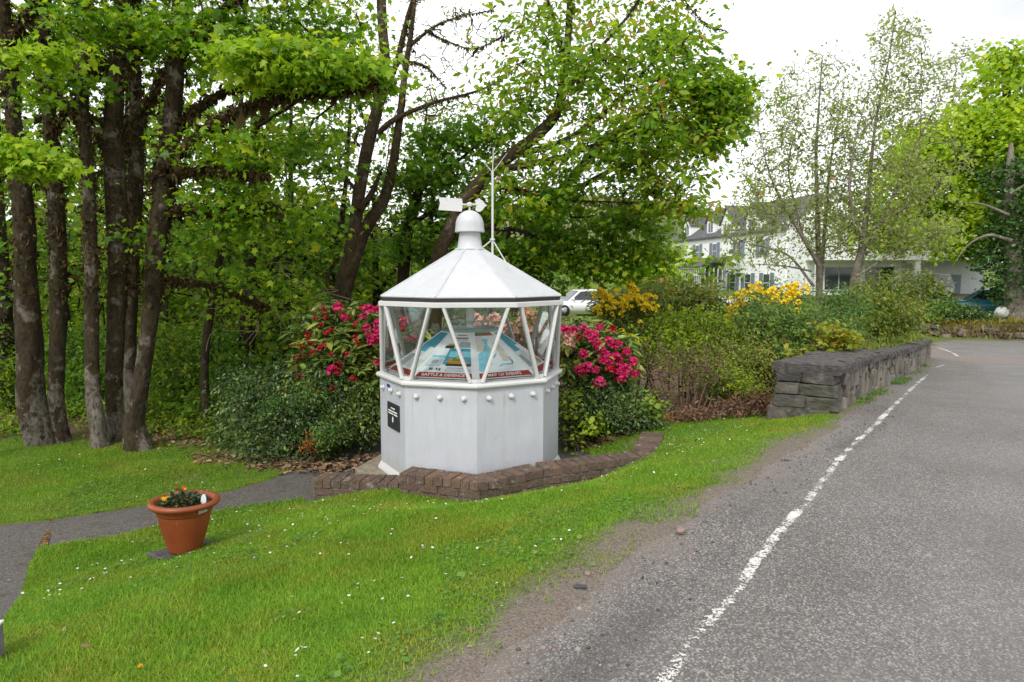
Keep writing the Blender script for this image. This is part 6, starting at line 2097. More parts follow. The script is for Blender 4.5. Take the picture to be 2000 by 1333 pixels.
# red rhododendron left of the lantern
rh = shrub('rhododendron', 'tall rhododendron with crimson flowers and red buds beside the plaque side of the lantern', [(660, 690, 9.95, 85, 80, 0.45, 240), (720, 680, 9.85, 50, 80, 0.4, 170), (640, 640, 10.1, 60, 50, 0.4, 90), (720, 780, 9.6, 55, 50, 0.3, 70), (650, 740, 9.7, 70, 40, 0.3, 70), (790, 690, 10.3, 60, 80, 0.4, 90)],
           LF_RHODO, 0.155, LEAF_LONG, per=10, whorls=True, seed=41, tilt=28, twig=0.005, stems=7)
flowers(rh, [(660, 601, 9.75), (709, 619, 9.7), (716, 641, 9.6), (724, 657, 9.55), (733, 650, 9.55), (738, 663, 9.5), (728, 665, 9.5), (738, 605, 9.6), (741, 633, 9.55), (648, 724, 9.5), (735, 710, 9.45), (790, 628, 9.7), (798, 665, 9.6), (786, 640, 9.7), (808, 662, 9.65), (762, 680, 9.7), (730, 607, 9.6), (720, 605, 9.65), (671, 621, 9.7), (740, 650, 9.5), (812, 690, 9.8), (757, 640, 9.75)], P_RED, 0.06, 13, 0.038, 5, pull=0.2)
flowers(rh, [(647, 645, 9.75), (637, 652, 9.75), (600, 656, 9.9), (609, 674, 9.8), (594, 697, 9.8), (627, 680, 9.7), (632, 676, 9.7), (647, 693, 9.65), (659, 714, 9.6), (611, 688, 9.75), (679, 693, 9.65), (693, 661, 9.65), (695, 634, 9.7), (667, 610, 9.75), (631, 608, 9.85), (637, 622, 9.8), (615, 622, 9.9), (591, 675, 9.9), (586, 736, 9.8), (621, 766, 9.55), (651, 762, 9.5), (690, 740, 9.5), (682, 622, 9.7), (705, 600, 9.75), (627, 636, 9.8), (573, 674, 9.95), (659, 726, 9.55), (698, 672, 9.6), (578, 700, 9.9)], P_SCAR, 0.042, 8, 0.028, 6, 'flower_bud', pull=0.3)
# pink-red rhododendron right of the lantern
rh2 = shrub('rhododendron', 'rhododendron with large magenta flower heads on the road side of the lantern', [(1165, 690, 9.5, 70, 65, 0.5, 150), (1210, 720, 9.5, 40, 50, 0.4, 70), (1120, 720, 9.5, 45, 50, 0.4, 70), (1155, 655, 9.9, 55, 20, 0.4, 30)],
            LF_RHODO, 0.125, LEAF_LONG, per=10, whorls=True, seed=42, tilt=28, twig=0.005, stems=6)
flowers(rh2, [(1139, 642, 9.15), (1121, 645, 9.15), (1149, 652, 9.1), (1156, 663, 9.05), (1172, 640, 9.15), (1167, 672, 9.05), (1190, 668, 9.05), (1208, 672, 9.05), (1175, 683, 9.0), (1183, 694, 9.0), (1172, 680, 9.0), (1203, 700, 9.0), (1191, 709, 8.95), (1212, 714, 8.95), (1222, 722, 8.95), (1217, 738, 8.9), (1140, 692, 9.05), (1146, 718, 9.0), (1129, 722, 9.0), (1163, 723, 8.95), (1171, 748, 8.9), (1103, 645, 9.3), (1224, 688, 9.05), (1235, 707, 9.05), (1238, 730, 9.0), (1200, 676, 9.0), (1160, 655, 9.1), (1180, 704, 8.95), (1208, 726, 8.9)], P_RED, 0.058, 14, 0.038, 7)
flowers(rh2, [(1196, 644, 9.2), (1223, 690, 9.05), (1206, 744, 8.95), (1244, 731, 9.05), (1132, 660, 9.2), (1192, 722, 8.9), (1137, 732, 8.95)], P_SCAR, 0.045, 9, 0.03, 8, 'flower_bud')
# pale pink azalea behind the glass
rh3 = shrub('azalea', 'pale salmon pink azalea seen through the lantern glass', [(1040, 660, 9.75, 60, 60, 0.25, 80), (1080, 700, 9.7, 50, 45, 0.25, 60), (960, 640, 9.9, 50, 50, 0.25, 40), (1120, 690, 9.6, 30, 40, 0.2, 20)], LF_OLIVE, 0.075, LEAF_LONG, per=12, spread=0.10, seed=43)
flowers(rh3, rnd_spots([(1040, 645, 9.65, 45, 45, 0.1, 34), (1070, 690, 9.6, 35, 40, 0.1, 26), (945, 628, 9.75, 28, 24, 0.1, 9), (1114, 668, 9.35, 10, 22, 0.05, 8), (990, 650, 9.7, 20, 30, 0.1, 8)], 44), P_PINK, 0.068, 13, 0.045, 9)
# low evergreens
shrub('evergreen_shrub', 'low dark evergreen shrub sprawling between the path and the sycamores', [(470, 740, 10.0, 30, 40, 0.3, 20), (640, 745, 9.5, 30, 40, 0.3, 34), (450, 850, 9.5, 30, 40, 0.3, 40), (520, 790, 9.6, 90, 75, 0.6, 260), (610, 810, 9.2, 90, 70, 0.6, 260), (690, 815, 9.2, 55, 60, 0.5, 150), (560, 860, 9.0, 90, 40, 0.5, 190), (470, 800, 9.9, 50, 60, 0.4, 90), (570, 745, 9.9, 60, 40, 0.4, 60), (690, 790, 9.5, 50, 30, 0.4, 70)],
      LF_EVER, 0.05, LEAF_OVATE, per=23, spread=0.10, seed=45, stems=14, kk=0.0016)
shrub('evergreen_shrub', 'low dark evergreen shrub under the magenta rhododendron', [(1140, 800, 9.1, 55, 55, 0.45, 190), (1210, 805, 9.0, 65, 50, 0.5, 210), (1255, 820, 9.0, 35, 35, 0.35, 80), (1170, 760, 9.3, 70, 30, 0.4, 90)],
      LF_EVER, 0.048, LEAF_OVATE, per=26, spread=0.095, seed=46, stems=10, kk=0.0016)
shrub('bramble', 'light green bramble shoots poking out of the dark evergreen by the lantern', [(1115, 790, 8.75, 22, 30, 0.15, 26), (1160, 830, 8.6, 26, 20, 0.15, 20), (1275, 790, 8.8, 20, 22, 0.15, 16), (1130, 850, 8.5, 16, 14, 0.1, 10)], LF_LIME, 0.055, LEAF_BROAD, per=9, spread=0.07, seed=47, tilt=35)
shrub('orange_leaved_shrub', 'small sprig of rusty orange leaves in the dark evergreen shrub', [(600, 868, 8.5, 8, 18, 0.06, 12)], leaf_mat('rust_leaf', [(0, (0.30, 0.07, 0.01)), (1, (0.5, 0.16, 0.03))], 0.3), 0.03, LEAF_TINY, per=16, spread=0.03, seed=48, stems=2)
shrub('box_shrub', 'lighter green small leaved shrub clumps in front of the dark evergreen', [(545, 800, 8.95, 34, 30, 0.2, 60), (600, 775, 9.0, 26, 26, 0.2, 40), (640, 850, 8.6, 30, 26, 0.2, 50), (480, 850, 9.2, 26, 24, 0.2, 36)], LF_MID, 0.036, LEAF_OVATE, per=22, spread=0.06, seed=148, stems=6)
# brown twiggy bush
shrub('twiggy_bush', 'bare reddish brown twiggy bush between the rhododendron and the lawn', [(1320, 720, 9.9, 85, 55, 0.5, 520), (1290, 770, 9.7, 55, 45, 0.4, 260), (1370, 730, 10.1, 60, 45, 0.4, 240), (1290, 700, 10.2, 50, 40, 0.4, 150)], LF_OLIVE, 0.03, LEAF_TINY, per=1, spread=0.05, seed=49, stems=26, stemm=STEM_RED, twig=0.0022, kk=0.0010, shell=0.33)
# yellow azaleas
az1 = shrub('azalea', 'yellow flowering azalea in front of the parked white car', [(1228, 595, 13.5, 52, 42, 0.6, 130), (1260, 600, 13.2, 55, 50, 0.5, 110), (1184, 594, 13.3, 24, 26, 0.3, 90), (1215, 625, 13.2, 50, 36, 0.5, 90), (1240, 660, 12.5, 80, 40, 0.5, 110)], LF_OLIVE, 0.07, LEAF_LONG, per=13, spread=0.12, seed=51, stems=9)
flowers(az1, rnd_spots([(1185, 580, 12.9, 32, 18, 0.1, 20), (1232, 560, 12.9, 14, 11, 0.1, 13), (1215, 590, 12.8, 40, 24, 0.1, 16), (1260, 582, 12.8, 24, 14, 0.1, 14), (1190, 605, 12.8, 34, 16, 0.1, 14), (1270, 600, 12.7, 26, 10, 0.1, 10), (1240, 580, 12.9, 20, 14, 0.1, 10), (1225, 650, 12.0, 70, 24, 0.1, 9)], 52), P_YEL, 0.045, 7, 0.036, 10)
az2 = shrub('azalea', 'orange yellow azalea spilling down below the white hotel', [(1480, 600, 14.5, 65, 45, 0.6, 150), (1545, 585, 15, 50, 40, 0.5, 100), (1440, 630, 14, 40, 35, 0.4, 60)], LF_MID, 0.07, LEAF_LONG, per=11, spread=0.13, seed=53, stems=9)
flowers(az2, rnd_spots([(1450, 595, 13.8, 40, 34, 0.1, 26), (1485, 572, 13.9, 40, 20, 0.1, 20), (1430, 615, 13.6, 18, 16, 0.1, 13), (1550, 570, 14.3, 38, 14, 0.1, 26), (1520, 590, 14.0, 30, 18, 0.1, 14), (1450, 636, 13.4, 12, 8, 0.1, 5), (1540, 600, 14.2, 28, 22, 0.1, 10)], 54), P_ORA, 0.05, 6, 0.042, 11)
# greens between
shrub('leafy_shrub', 'bright lime green shrub standing in front of the hotel garden', [(1360, 640, 12.2, 65, 32, 0.5, 150), (1330, 660, 11.8, 60, 30, 0.4, 110), (1420, 665, 12.0, 60, 38, 0.5, 130), (1330, 690, 11.5, 60, 28, 0.4, 80), (1300, 640, 12.4, 40, 30, 0.4, 50)], LF_LIME, 0.065, LEAF_OVATE, per=15, spread=0.13, seed=55, stems=10)
shrub('leafy_shrub', 'tangled olive green shrub next to the end of the stone wall', [(1460, 720, 10.9, 70, 50, 0.5, 200), (1420, 750, 10.5, 60, 40, 0.4, 140), (1500, 700, 11.2, 60, 55, 0.5, 150), (1390, 700, 11.2, 60, 45, 0.4, 110), (1480, 650, 11.8, 60, 40, 0.4, 100)], LF_OLIVE, 0.048, LEAF_OVATE, per=19, spread=0.10, seed=56, stems=16, stemm=STEM_RED)
shrub('buddleia', 'dark blue green shrub with brown seed heads over the stone wall', [(1520, 640, 11.8, 80, 45, 0.5, 190), (1590, 650, 12.0, 70, 50, 0.5, 180), (1560, 700, 11.2, 80, 35, 0.4, 130), (1640, 600, 12.8, 50, 40, 0.4, 90), (1480, 610, 12.4, 50, 35, 0.4, 70)], LF_MID, 0.07, LEAF_LONG, per=17, spread=0.11, seed=57, stems=12)
shrub('leafy_shrub', 'rounded fresh green bush leaning over the far end of the stone wall', [(1700, 625, 15.0, 75, 50, 0.6, 200), (1755, 630, 15.6, 45, 35, 0.5, 110), (1720, 580, 15.6, 70, 40, 0.6, 140), (1650, 640, 14.0, 50, 36, 0.4, 90), (1790, 560, 17.0, 60, 30, 0.5, 80)], LF_OLIVE, 0.07, LEAF_OVATE, per=19, spread=0.14, seed=58, stems=12)
shrub('maple_sapling', 'yellow tinged maple sapling beside the dark wall coping', [(1625, 655, 11.0, 40, 22, 0.3, 34), (1655, 665, 11.3, 30, 14, 0.25, 20), (1560, 688, 10.6, 26, 8, 0.2, 10), (1610, 680, 10.9, 20, 12, 0.2, 10)], leaf_mat('yellowing_sapling', [(0, (0.10, 0.15, 0.012)), (0.6, (0.17, 0.20, 0.018)), (1, (0.24, 0.19, 0.025))], 0.4), 0.085, LEAF_MAPLE, per=7, spread=0.09, seed=59, tilt=30, stems=4)
shrub('hydrangea', 'broad leaved bush with bronze leaves in front of the hotel fence', [(1330, 600, 14.5, 60, 50, 0.5, 140), (1375, 600, 15.0, 40, 45, 0.5, 100), (1290, 590, 14.2, 40, 45, 0.4, 70), (1250, 620, 13.6, 40, 30, 0.4, 50)], leaf_mat('bronze_green_leaf', [(0, (0.045, 0.08, 0.014)), (0.55, (0.085, 0.125, 0.02)), (0.85, (0.17, 0.16, 0.025)), (1, (0.26, 0.13, 0.03))], 0.35), 0.12, LEAF_OVATE, per=13, spread=0.16, seed=60, stems=8)
shrub('fern', 'yellow green fern fronds at the foot of the shrubs beside the wall', [(1445, 745, 9.9, 14, 26, 0.15, 26), (1425, 735, 9.9, 10, 30, 0.15, 22), (1465, 765, 9.7, 20, 16, 0.15, 20)], LF_LIME, 0.05, LEAF_LONG, per=14, spread=0.06, seed=61, tilt=60, stems=8)
shrub('bracken', 'dead brown bracken lying along the lawn edge by the wall', [(1440, 792, 9.2, 60, 10, 0.3, 70), (1490, 782, 9.0, 30, 14, 0.2, 40), (1360, 808, 9.3, 50, 8, 0.25, 40)], leaf_mat('dead_bracken', [(0, (0.10, 0.05, 0.03)), (1, (0.26, 0.15, 0.09))], 0.2), 0.06, LEAF_LONG, per=9, spread=0.07, seed=62, tilt=60, stems=8, stemm=STEM_RED)
shrub('garden_shrub', 'lush green garden bush growing on the bank before the black car', [(1835, 604, 34.0, 34, 16, 0.9, 90), (1810, 615, 33.5, 20, 14, 0.7, 50)], LF_MID, 0.16, LEAF_OVATE, per=18, spread=0.26, seed=63, stems=8)
shrub('cotoneaster', 'dark bush with orange berries growing on the bank before the teal car', [(1885, 614, 33.4, 40, 14, 0.7, 100), (1918, 622, 33.2, 20, 8, 0.5, 30)], LF_EVER, 0.12, LEAF_OVATE, per=18, spread=0.16, seed=64, stems=8)
UG = 'undergrowth bushes under the sycamores'
for i, (px, Yd, ww, lab) in enumerate([(150, 12.0, 90, 'leafy undergrowth bush showing between the pale trunks'), (340, 11.6, 80, 'leafy undergrowth bush beside the leaning trunk foot'), (430, 11.4, 70, 'leafy undergrowth bush behind the low evergreen'), (-30, 12.2, 90, 'leafy undergrowth bush behind the thick pale trunk'), (250, 12.4, 80, 'leafy undergrowth bush deep behind the leaning trunk'),
                                       (880, 12.0, 90, 'leafy undergrowth bush right behind the lantern'), (970, 12.4, 80, 'leafy undergrowth bush behind the pale pink azalea'), (760, 12.4, 70, 'leafy undergrowth bush behind the crimson rhododendron')]):
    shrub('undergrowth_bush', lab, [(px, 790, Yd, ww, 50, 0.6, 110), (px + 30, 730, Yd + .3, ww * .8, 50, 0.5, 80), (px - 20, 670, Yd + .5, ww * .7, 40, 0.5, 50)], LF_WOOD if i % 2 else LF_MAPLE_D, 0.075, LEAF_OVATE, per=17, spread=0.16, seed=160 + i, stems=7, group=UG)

shrub('undergrowth_bush', 'leafy undergrowth bush between the magenta rhododendron and the lime shrub', [(1170, 690, 11.6, 70, 40, 0.5, 110), (1240, 690, 12.2, 60, 36, 0.5, 100)], LF_WOOD, 0.075, LEAF_OVATE, per=16, spread=0.14, seed=171, stems=7, group=UG)
# bare grey twigs arching in front of the wood
r = np.random.default_rng(5)
mb = MB()
for i in range(16):
    x0, y0 = r.uniform(380, 620), r.uniform(560, 700)
    pts_ = [W(x0 + k * r.uniform(8, 26) * (1 if i % 3 else -1), y0 - 60 * math.sin(k * 0.5) + r.normal(0, 8), 10.6 + r.normal(0, 0.05)) for k in range(6)]
    mb.tube(spline(np.column_stack([np.array(pts_), np.zeros(6)]), 0.12)[:, :3], 0.006, 4)
dt = empty('dead_bush', tuple(W(480, 860, 10.6)))
tag(dt, 'bare grey arching twigs of a dead bush before the dark wood', 'bush')
o = mb.build('twigs', STEM_PALE, dt); o['kind'] = 'stuff'; o.matrix_parent_inverse = Matrix.Translation(-Vector(dt.location))
# ------------------------------------------------------------------ grass, daisies, fallen leaves
t = NT('lawn_blade')
p = t.pos()
patch = t.ramp(t.noise(p, 1.3, 5, 0.65), [(0.46, 0.0), (0.68, 0.9)])
c1 = t.ramp(t.attr('rnd'), [(0, (0.075, 0.19, 0.012)), (0.4, (0.145, 0.30, 0.018)), (0.75, (0.225, 0.385, 0.024)), (0.94, (0.32, 0.43, 0.04)), (1, (0.44, 0.40, 0.12))])
c2 = t.ramp(t.attr('rnd'), [(0, (0.11, 0.16, 0.016)), (0.4, (0.20, 0.25, 0.02)), (0.7, (0.30, 0.325, 0.02)), (0.86, (0.40, 0.35, 0.06)), (1, (0.46, 0.36, 0.16))])
c = t.mix(patch, c1, c2)
b = t.principled(c, 0.5, spec=0.25)
tr = t.n('BsdfTranslucent'); t.l(t.mix(1.0, c, (1.3, 1.3, 0.7), 'MULTIPLY'), tr.inputs['Color'])
mx = t.n('MixShader'); mx.inputs['Fac'].default_value = 0.4
t.l(b.outputs[0], mx.inputs[1]); t.l(tr.outputs[0], mx.inputs[2]); t.l(mx.outputs[0], t.out.inputs['Surface'])
BLADE = t.m
rg = np.random.default_rng(99)


def kerb_clear(x, y):
    """True where no brick kerb stands"""
    ok = np.ones(x.shape, bool)
    for a, b in (((-2.13, 7.12), (-1.19, 6.98)), ((-1.165, 6.86), (-0.32, 6.52)), ((-0.32, 6.52), (0.33, 6.95)), ((0.33, 6.95), (1.59, 7.35)), ((1.59, 7.35), (1.86, 8.2))):
        a = np.array(a); b = np.array(b); d = b - a; L_ = np.linalg.norm(d); u = d / L_
        tt = (x - a[0]) * u[0] + (y - a[1]) * u[1]; vv = -(x - a[0]) * u[1] + (y - a[1]) * u[0]
        ok &= ~((tt > -0.02) & (tt < L_ + 0.02) & (vv > -0.005) & (vv < 0.29))
    return ok


def wall_clear(x, y):
    s, a = edge_sa(x, y)
    d = np.min(np.hypot(x[:, None] - WC[None, ::3, 0], y[:, None] - WC[None, ::3, 1]), axis=1)
    return d > 0.12


def lawn_points(n, x0, x1, y0, y1, jit=1.0):
    x = rg.uniform(x0, x1, n); y = rg.uniform(y0, y1, n)
    s, a = edge_sa(x, y)
    keep = (s > -0.2) & ~path_mask(x, y) & ~road_mask(x, y, s, a)
    x, y, s = x[keep], y[keep], s[keep]
    dens = (1 - dirt_amount(x, y) * np.clip(0.86 - 0.5 * fbm(x, y, 55, 3.2, 3), 0, 0.97)) * (1 - 0.9 * litter_amount(x, y))
    dens = dens * smooth(-0.22, 0.16, s + 0.3 * fbm(x, y, 61, 3.0, 3))
    k = rg.uniform(0, 1, len(x)) < dens
    x, y = x[k], y[k]
    k = kerb_clear(x, y)
    x, y = x[k], y[k]
    near_wall = (x > 3.0) & (y > 7.6)
    if near_wall.any():
        w = wall_clear(x, y) & (np.hypot(x - 3.6, y - 8.6) > 0.45)
        x, y = x[w], y[w]
    px = 1000 + F_PX * x / np.maximum(y, 0.1)
    v = (px > -140) & (px < 1900)
    return x[v], y[v]


def blades(x, y, h, w, name):
    n = len(x)
    z = height(x, y)
    az = rg.uniform(0, 2 * np.pi, n)
    lean = np.abs(rg.normal(0, 0.75, n)) + 0.25
    hh = h * np.exp(rg.normal(0, 0.3, n)) * (0.75 + 0.5 * smooth(-0.4, 0.5, fbm(x, y, 71, 1.7, 3)))
    d = np.stack([np.cos(az), np.sin(az), np.zeros(n)], 1)
    sd = np.stack([-np.sin(az), np.cos(az), np.zeros(n)], 1)
    P0 = np.stack([x, y, z - 0.004], 1)
    ww = w * np.exp(rg.normal(0, 0.2, n))
    up = np.array([0, 0, 1.0])
    T = P0 + d * (hh * lean)[:, None] + up * (hh * (1.0 - 0.2 * lean))[:, None]
    V = np.stack([P0 - sd * ww[:, None] / 2, P0 + sd * ww[:, None] / 2, T], 1)
    tr_ = np.array([[0, 1, 2]]) + (np.arange(n) * 3)[:, None]
    rv = np.clip(rg.uniform(0, 1, n) * 0.8 + 0.1 + 0.22 * fbm(x, y, 81, 2.3, 3), 0, 1)
    return fast_mesh(name, V.reshape(-1, 3), tr_, {'rnd': np.repeat(rv, 3)})


xa, ya = lawn_points(620000, -4.6, 2.6, 2.0, 6.0)
xb, yb = lawn_points(420000, -7.6, 4.4, 6.0, 10.4)
xs, ys = np.concatenate([xa, xb]), np.concatenate([ya, yb])
g1 = link('lawn_grass', blades(xs, ys, 0.026, 0.0068, 'lawn_grass'), BLADE)
tag(g1, 'short green lawn grass sloping from the road to the path', 'grass', kind='stuff')
# ragged longer tufts along edges: wall foot, path edges, kerb foot
tx_, ty_ = [], []
for l in np.concatenate([rg.uniform(0.3, 6.5, 26), rg.uniform(6, 15, 8)]):
    q, u, n = wall_at(l)
    if vnoise(np.array([l]), np.array([0.0]), 6, 0.8)[0] < -0.1:
        continue
    m_ = 60
    off = np.abs(rg.normal(0, 0.08, m_))
    tx_.append(q[0] - n[0] * (0.02 + off) + rg.normal(0, 0.09, m_) * u[0]); ty_.append(q[1] - n[1] * (0.02 + off) + rg.normal(0, 0.09, m_) * u[1])
me = blades(np.concatenate(tx_), np.concatenate(ty_), 0.055, 0.012, 'verge_weeds')
tag(link('verge_weeds', me, LF_MID), 'tufts of weeds along the foot of the stone wall', 'grass', kind='stuff')
# moss and grass on the coping
cx, cyy, cz = [], [], []
for i in range(2600):
    l = rg.uniform(4.2, WLEN)
    q, u, n = wall_at(l)
    f = rg.beta(3.0, 1.6) * TH
    if vnoise(np.array([l * 1.4]), np.array([f * 6]), 9, 1.0)[0] + 0.05 * l < 0.25: continue
    cx.append(q[0] + n[0] * f); cyy.append(q[1] + n[1] * f); cz.append(wall_top(l) + 0.005)
pts = np.column_stack([cx, cyy, cz])
tag(link('coping_moss', scatter_leaves('coping_moss', pts, 0.055, LEAF_TINY, 75, 0.4, droop=-0.6, r=rg), LF_OLIVE), 'moss and grass growing on top of the stone wall', 'moss', kind='stuff')
# bank grass: dry fringe and yellow moss
DRY = leaf_mat('dry_grass', [(0, (0.14, 0.10, 0.045)), (0.6, (0.24, 0.18, 0.08)), (1, (0.20, 0.20, 0.05))], 0.3, 0.8)
bt = np.array(BANK_TOP); bf = np.array(BANK_FACE)
pts = np.vstack([bt[rg.integers(0, len(bt), 2600)] + rg.normal(0, 1, (2600, 3)) * [0.2, 0.2, 0.03]])
tag(link('bank_moss', scatter_leaves('bank_moss', pts, 0.12, LEAF_LONG, 75, 0.4, droop=-0.3, r=rg), leaf_mat('yellow_moss', [(0, (0.14, 0.13, 0.015)), (1, (0.30, 0.26, 0.03))], 0.2, 0.9)), 'yellow moss covering the top of the bank wall', 'moss', kind='stuff')
pts = np.vstack([bf[rg.integers(0, len(bf), 2600)] + rg.normal(0, 1, (2600, 3)) * [0.12, 0.12, 0.14]])
tag(link('bank_grass', scatter_leaves('bank_grass', pts, 0.22, LEAF_LONG, 40, 0.4, droop=1.1, r=rg), DRY), 'dry grass hanging down the face of the bank wall', 'grass', kind='stuff')

# clover patches
xc, yc = lawn_points(60000, -5.0, 3.6, 2.2, 9.8)
k = fbm(xc, yc, 47, 1.5, 3) > 0.22
xc, yc = xc[k], yc[k]
pts = np.column_stack([xc, yc, height(xc, yc) + 0.016 + rg.uniform(0, 0.008, len(xc))])
CLOV = leaf_mat('clover_leaf', [(0, (0.035, 0.09, 0.012)), (0.6, (0.06, 0.14, 0.02)), (1, (0.10, 0.17, 0.03))], 0.3, 0.55)
tag(link('clover', scatter_leaves('clover', pts, 0.019, LEAF_BROAD, 25, 0.3, droop=0.0, r=rg), CLOV), 'darker patches of clover in the lawn', 'clover', kind='stuff')
# daisies
DAISY = leaf_mat('daisy_petal', [(0, (0.75, 0.75, 0.72)), (1, (0.85, 0.85, 0.83))], 0.2, 0.6, 1.0)
base = flower_mesh('daisy', 8, 1.0, 0.12, 1, 3)
V0 = np.array([v.co[:] for v in base.vertices]); F0 = np.array([q.vertices[:] for q in base.polygons]); bpy.data.meshes.remove(base)
xs2, ys2 = lawn_points(2600, -5.0, 4.0, 2.4, 10.2)
k = fbm(xs2, ys2, 51, 0.9, 3) > 0.06
xs2, ys2 = xs2[k][:420], ys2[k][:420]
ex = [G(px, py) for px, py in zip(rg.normal(1270, 70, 60), rg.normal(882, 16, 60))] + [G(px, py) for px, py in zip(rg.normal(110, 60, 30), rg.normal(915, 12, 30))]
ex = [q for q in ex if not path_mask(np.array([q[0]]), np.array([q[1]]))[0] and kerb_clear(np.array([q[0]]), np.array([q[1]]))[0]]
xs2 = np.concatenate([xs2, [q[0] for q in ex]]); ys2 = np.concatenate([ys2, [q[1] for q in ex]])
P0 = np.column_stack([xs2, ys2, height(xs2, ys2) + 0.024 + rg.uniform(0, 0.012, len(xs2))])
s = rg.uniform(0.007, 0.0125, len(P0))
tx, ty = rg.normal(0, 0.3, len(P0)), rg.normal(-0.2, 0.3, len(P0))
Vd = V0[None] * s[:, None, None]
Vd[:, :, 2] += Vd[:, :, 0] * tx[:, None] + Vd[:, :, 1] * ty[:, None]
Vd = Vd + P0[:, None]
Fd = F0[None] + (np.arange(len(P0)) * len(V0))[:, None, None]
tag(link('daisies', fast_mesh('daisies', Vd.reshape(-1, 3), Fd.reshape(-1, 3), {'rnd': np.repeat(rg.uniform(0, 1, len(P0)), len(V0))}), DAISY), 'small white daisies dotted over the lawn', 'daisies', kind='stuff')
q = G(275, 1316)
dn = link('dandelion', flower_mesh('dandelion', 12, 0.016, 0.3, 3, 4), YEL)
dn.location = (q[0], q[1], q[2] + 0.035)
tag(dn, 'single yellow dandelion in the lawn near the bottom of the photo', 'flower')

# fallen leaves
DEAD = leaf_mat('fallen_leaf', [(0, (0.10, 0.055, 0.030)), (0.5, (0.22, 0.13, 0.075)), (0.85, (0.36, 0.25, 0.16)), (1, (0.42, 0.20, 0.08))], 0.1, 0.8, 1.0)


def fallen(n, x0, x1, y0, y1, size, name, label, weight, m=DEAD, zoff=0.012, shape=LEAF_BROAD, tilt=22):
    x = rg.uniform(x0, x1, n); y = rg.uniform(y0, y1, n)
    k = rg.uniform(0, 1, n) < weight(x, y)
    x, y = x[k], y[k]
    pts = np.column_stack([x, y, height(x, y) + zoff + rg.uniform(0, 0.012, len(x))])
    o = link(name, scatter_leaves(name, pts, size, shape, tilt, 0.35, droop=0.0, r=rg), m)
    return tag(o, label, 'leaves', kind='stuff')


fallen(26000, -6.5, 4.5, 7.6, 11.5, 0.055, 'leaf_litter', 'brown fallen leaves heaped under the shrubs', lambda x, y: litter_amount(x, y) * 0.8)
fallen(900, -4.5, 3.0, 2.2, 9.0, 0.034, 'scattered_leaves', 'single brown leaves scattered on the lawn', lambda x, y: ((edge_sa(x, y)[0] > 0.1) & ~path_mask(x, y)) * 0.16, zoff=0.03, shape=LEAF_LONG, tilt=50)
fallen(60000, -7, 1.5, 2.0, 10.2, 0.011, 'fallen_petals', 'tiny yellow bud scales strewn on the path', lambda x, y: path_mask(x, y) * (0.12 + 0.5 * smooth(0.0, 0.5, fbm(x, y, 77, 1.6, 3))), m=leaf_mat('bud_scale', [(0, (0.22, 0.17, 0.03)), (1, (0.36, 0.28, 0.07))], 0.1, 0.8), zoff=-0.012, shape=LEAF_TINY, tilt=15)
fallen(2600, -2, 4.5, 1.6, 8.5, 0.020, 'verge_debris', 'bits of dead leaf and straw along the worn verge', lambda x, y: np.exp(-((edge_sa(x, y)[0] - 0.05) / 0.28) ** 2) * 0.5, zoff=-0.004, shape=LEAF_LONG, tilt=25)
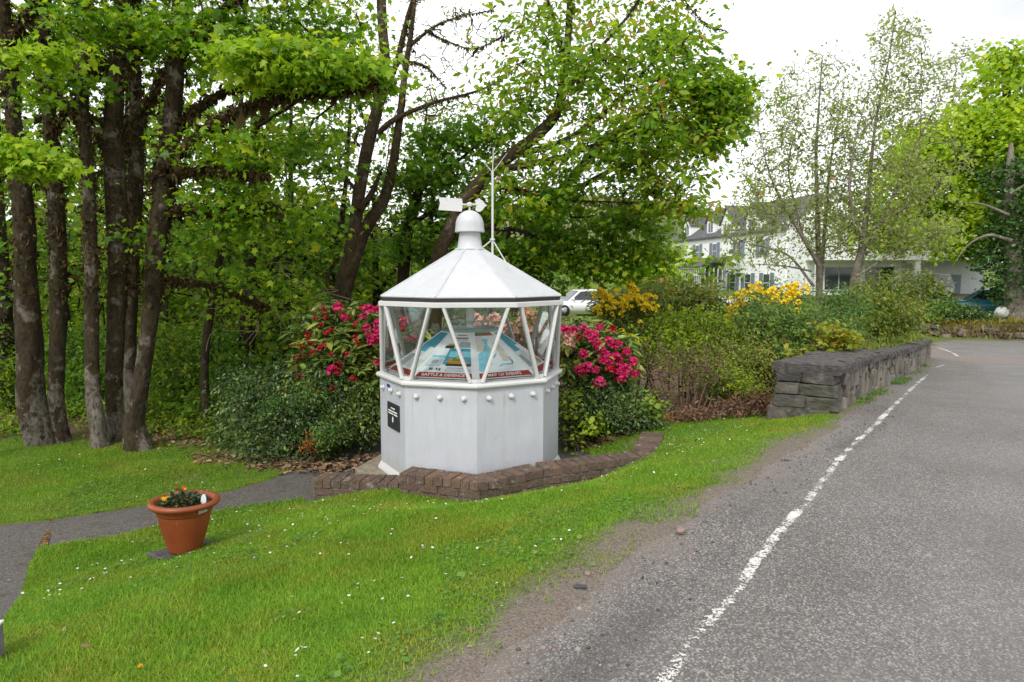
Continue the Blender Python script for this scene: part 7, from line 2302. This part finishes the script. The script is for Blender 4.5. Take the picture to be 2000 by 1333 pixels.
# low plants round the trunks
gx_ = rg.uniform(-9.5, -2.2, 5200); gy_ = rg.uniform(9.9, 12.6, 5200)
k = rg.uniform(0, 1, 5200) < smooth(-0.35, 0.35, fbm(gx_, gy_, 91, 0.9, 3)) * smooth(9.9, 10.5, gy_ - 0.03 * gx_)
gx_, gy_ = gx_[k], gy_[k]
hh_ = rg.uniform(0.03, 0.34, len(gx_)) * (0.5 + 0.5 * smooth(10.0, 11.5, gy_))
pts = np.repeat(np.column_stack([gx_, gy_, height(gx_, gy_) + hh_]), 4, axis=0) + rg.normal(0, 0.05, (len(gx_) * 4, 3)) * [1, 1, 0.4]
tag(link('ground_cover', scatter_leaves('ground_cover', pts, 0.06, LEAF_OVATE, 45, 0.3, r=rg), LF_WOOD), 'low green plants growing round the feet of the sycamores', 'plants', kind='stuff')
# grit stones on the verge
def grit_w(x, y):
    s, a = edge_sa(x, y)
    return ((s > -0.6) & (s < 0.45)) * 0.5 * (1 - smooth(0.1, 0.45, s))


x = rg.uniform(-2, 5, 26000); y = rg.uniform(1.6, 9, 26000)
k = rg.uniform(0, 1, 26000) < grit_w(x, y)
x, y = x[k], y[k]
s_, a_ = edge_sa(x, y)
OCT = (np.array([(1, 0, 0), (0, 1, 0), (-1, 0, 0), (0, -1, 0), (0, 0, 0.7), (0, 0, -0.7)], float), np.array([(0, 1, 4), (1, 2, 4), (2, 3, 4), (3, 0, 4), (1, 0, 5), (2, 1, 5), (3, 2, 5), (0, 3, 5)]))
zz = height(x, y) - 0.009
t = NT('verge_grit')
t.principled(t.ramp(t.attr('rnd'), [(0, (0.06, 0.055, 0.05)), (0.5, (0.17, 0.15, 0.135)), (0.9, (0.30, 0.27, 0.24)), (1, (0.36, 0.22, 0.15))]), 0.9, spec=0.2)
tag(link('verge_gravel', scatter_leaves('verge_gravel', np.column_stack([x, y, zz]), 0.0055, OCT, 40, 0.55, r=rg), t.m), 'loose grit along the worn edge of the road', 'gravel', kind='stuff')
for (px, py, sz, lab) in ((1330, 1038, 0.055, 'flat pinkish stone lying on the verge nearest the stone wall'), (1148, 1122, 0.036, 'small pale stone lying on the worn verge mid way'), (1134, 1148, 0.042, 'dark grey stone bedded in the worn verge')):
    q = G(px, py)
    o = bpy.data.objects.new('verge_stone', rough_block('verge_stone', int(px), 0.12, 0.2)); COL.objects.link(o)
    o.data.materials.append(plain('verge_stone', (0.06, 0.06, 0.065) if 'dark' in lab else (0.26, 0.18, 0.15), 0.9, var=0.25, bump=0.5))
    o.location = (q[0], q[1], q[2] + 0.005); o.scale = (sz * 1.5, sz * 0.9, sz * 0.45); o.rotation_euler = (0, 0, px)
    tag(o, lab, 'stone')
